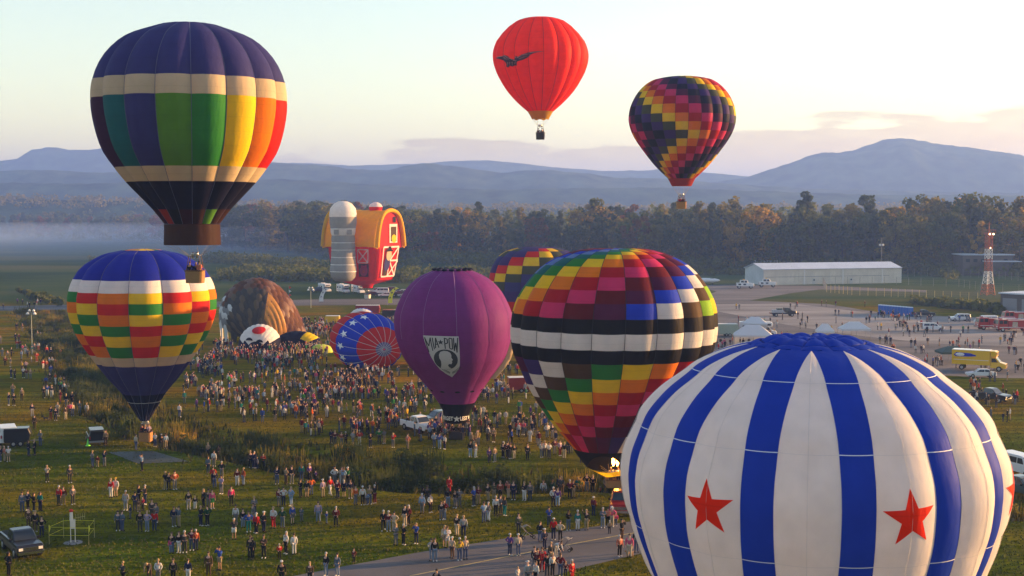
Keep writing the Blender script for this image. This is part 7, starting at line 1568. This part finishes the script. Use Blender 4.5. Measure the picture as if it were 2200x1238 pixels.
# the rest of the crowd, in loose knots where the photo has them
TP = ['black'] * 6 + ['navy'] * 6 + ['dkgrey'] * 4 + ['slate'] * 3 + ['maroon'] * 3 + ['brown'] * 2 + ['grey', 'grey', 'white', 'white', 'white', 'red', 'maroon', 'brown', 'tan', 'blue', 'ltblue', 'slate', 'cream', 'ltgrey', 'green', 'orange', 'rust', 'pink', 'purple', 'yellow', 'teal']
BP = ['jeans', 'jeans', 'dkjeans', 'dkjeans', 'dkjeans', 'black', 'black', 'dkgrey', 'ltjeans', 'black', 'black', 'grey', 'dkgrey', 'khaki', 'navy', 'brown', 'white', 'tan', 'slate']
AUTO = []
rc = random.Random(21)
for x0, x1, y0, y1, n_, kn_ in [(385, 700, 760, 800, 230, 7), (400, 860, 800, 862, 260, 6), (420, 720, 835, 905, 100, 5), (560, 900, 870, 912, 45, 4), (670, 790, 915, 945, 34, 6), (780, 940, 880, 925, 26, 3), (640, 860, 690, 750, 260, 7), (610, 700, 690, 760, 120, 6), (450, 700, 742, 775, 150, 7), (1010, 1260, 860, 960, 95, 4), (1080, 1180, 780, 860, 22, 3), (860, 960, 790, 890, 50, 4), (925, 1050, 925, 950, 30, 5), (1560, 1900, 655, 720, 34, 2), (1900, 2200, 690, 800, 140, 4), (1870, 1960, 668, 690, 30, 4), (1640, 1760, 700, 742, 16, 3), (2080, 2200, 815, 935, 34, 3), (455, 700, 745, 765, 60, 5), (0, 90, 652, 666, 10, 3), (1555, 1620, 735, 765, 24, 4), (700, 1100, 800, 860, 120, 5)]:
    k = 0
    while k < n_:
        cx_, cy_ = rc.uniform(x0, x1), rc.uniform(y0, y1); sc = (cy_ - HY) / 26.5
        for _ in range(rc.randint(1, kn_)):
            AUTO.append((cx_ + rc.gauss(0, 1.0) * sc, cy_ + rc.gauss(0, .11) * sc, rc.choice(TP), rc.choice(BP), 'c' if rc.random() < .1 else 'w' if rc.random() < .12 else 'a' if rc.random() < .08 else 'k' if rc.random() < .1 else '')); k += 1
AUTO.sort(key=lambda q: -q[1])
budget = 288 - len(HAND)
for q in HAND: person(*q)
for q in AUTO[:max(0, budget)]: person(*q)
# passengers and crews
def riders(root, x, y, z, spots, where):
    for dx, dy, t, b, f in spots: person(0, 0, t, b, f, at=(root.location + Vector((x + dx, y + dy, z))), where=where, group="balloon crews", noun='jacket')
riders(rN, .2, 0, .15, [(-.45, -.1, 'black', 'black', ''), (.05, .1, 'navy', 'black', ''), (.42, -.15, 'salmon', 'black', ''), (.3, .3, 'rust', 'black', '')], 'in the basket of the high navy balloon')
riders(rC, .1, 0, .15, [(-.4, 0, 'maroon', 'black', ''), (0, -.2, 'black', 'black', ''), (.35, .05, 'lilac', 'black', ''), (0, .3, 'brown', 'black', '')], 'in the basket of the blue topped balloon')
riders(rR, 0, 0, .15, [(-.35, 0, 'black', 'black', ''), (.3, .1, 'dkgrey', 'black', '')], 'in the basket of the red balloon')
riders(rK, 0, 0, .15, [(-.3, -.1, 'red', 'black', ''), (.25, -.1, 'maroon', 'black', ''), (0, .25, 'navy', 'black', '')], 'in the basket over the treetops')
riders(rP, cxo * 0 + 0.4, 0, .15, [(-.3, 0, 'black', 'black', ''), (.3, .1, 'brown', 'black', '')], 'in the basket of the purple balloon')
riders(rG, bx, 0, .1, [(-.35, .1, 'cream', 'black', ''), (.35, .1, 'tan', 'black', '')], 'in the basket below the burner flame')
# everybody beyond: one mesh of simple but shaped figures
pal = list(dict.fromkeys(TP + BP)); pi = {c: i for i, c in enumerate(pal)}; SKI = len(pal); HRI = SKI + 1
def tiny(walk):
    m = MB(); sp = .16 if walk else .05
    for s in (-1, 1):
        m.tube((s * .09, 0, .92), (s * .10, -sp * s, .48), .085, .06, 6, 1, False); m.tube((s * .10, -sp * s, .48), (s * .11, -sp * s * .6 + .02, .06), .06, .045, 6, 1, False); m.box((s * .11, -sp * s * .6 - .04, .04), (.09, .24, .08), 0, 3)
        m.tube((s * .19, 0, 1.42), (s * .25, .02, 1.14), .06, .048, 5, 0, False); m.tube((s * .25, .02, 1.14), (s * .22, -.12, .92), .048, .035, 5, 0, False); m.ball((s * .22, -.14, .87), .04, 6, 2)
    m.lathe([(.13, .88), (.15, .98), (.14, 1.12), (.175, 1.34), (.12, 1.44), (.05, 1.48)], 8, (0, 0, 0), 0, 1.05, .72); m.tube((0, 0, 1.44), (0, 0, 1.54), .05, .05, 6, 2, False); m.ball((0, -.01, 1.62), (.08, .095, .115), 8, 2); m.ball((0, .02, 1.66), (.088, .095, .09), 6, 3); return m
T_ = [tiny(False), tiny(True)]; Vb = []; Fb = []; Mb = []; off = 0
for px, py, t, b, f in AUTO[max(0, budget):]:
    m = T_[1] if 'w' in f else T_[0]; p = GG(px, py); a = rc.uniform(0, 6.28); s = .68 if f == 'c' else rc.uniform(.94, 1.05); v = np.array(m.v) * s; ca, sa = math.cos(a), math.sin(a)
    Vb.append(np.stack([v[:, 0] * ca - v[:, 1] * sa + p.x, v[:, 0] * sa + v[:, 1] * ca + p.y, v[:, 2] + p.z], 1)); mm = {0: pi[t], 1: pi[b], 2: SKI, 3: HRI}
    Fb += [tuple(i + off for i in ff) for ff in m.f]; Mb += [mm[k] for k in m.m]; off += len(v)
me = bpy.data.meshes.new("distant_crowd"); me.from_pydata(np.concatenate(Vb).tolist(), [], Fb)
for c in pal: me.materials.append(cloth(c))
me.materials.append(SKIN[0]); me.materials.append(HAIR['dark']); me.polygons.foreach_set('material_index', Mb); me.polygons.foreach_set('use_smooth', [True] * len(Fb)); me.update()
o = bpy.data.objects.new("distant_crowd", me); col.objects.link(o); o['kind'] = 'stuff'; o['label'] = "dense crowd of spectators around the deflated balloons and on the apron"
print("PEOPLE", len(HAND), len(AUTO), len(used))
# ------------------------------------------------------------------ the morning haze
def haze_box(name, x0, x1, y0, y1, z0, z1, dens, c, aniso=0.2):
    me = bpy.data.meshes.new(name)
    vs = [(x, y, z) for z in (z0, z1) for x, y in ((x0, y0), (x1, y0), (x1, y1), (x0, y1))]
    me.from_pydata(vs, [], [(3, 2, 1, 0), (4, 5, 6, 7), (0, 1, 5, 4), (1, 2, 6, 5), (2, 3, 7, 6), (3, 0, 4, 7)])
    m = bpy.data.materials.new(name); m.use_nodes = True; n = m.node_tree.nodes
    n.remove(n['Principled BSDF']); v = n.new('ShaderNodeVolumePrincipled')
    v.inputs['Color'].default_value = (*c, 1); v.inputs['Density'].default_value = dens; v.inputs['Anisotropy'].default_value = aniso
    m.node_tree.links.new(v.outputs[0], n['Material Output'].inputs['Volume']); me.materials.append(m)
    o = bpy.data.objects.new(name, me); col.objects.link(o); o['kind'] = 'stuff'; return o
haze_box("haze", -9500, 9500, -3500, 9500, -3.2, 262, 0.00025, (0.25, 0.43, 1.0))

haze_box("mist", -700, -95, 640, 1420, -2.5, 5.5, 0.0009, (0.42, 0.60, 1.0)); haze_box("mist", -640, -150, 760, 1400, -2.4, 16, 0.0008, (0.42, 0.60, 1.0))
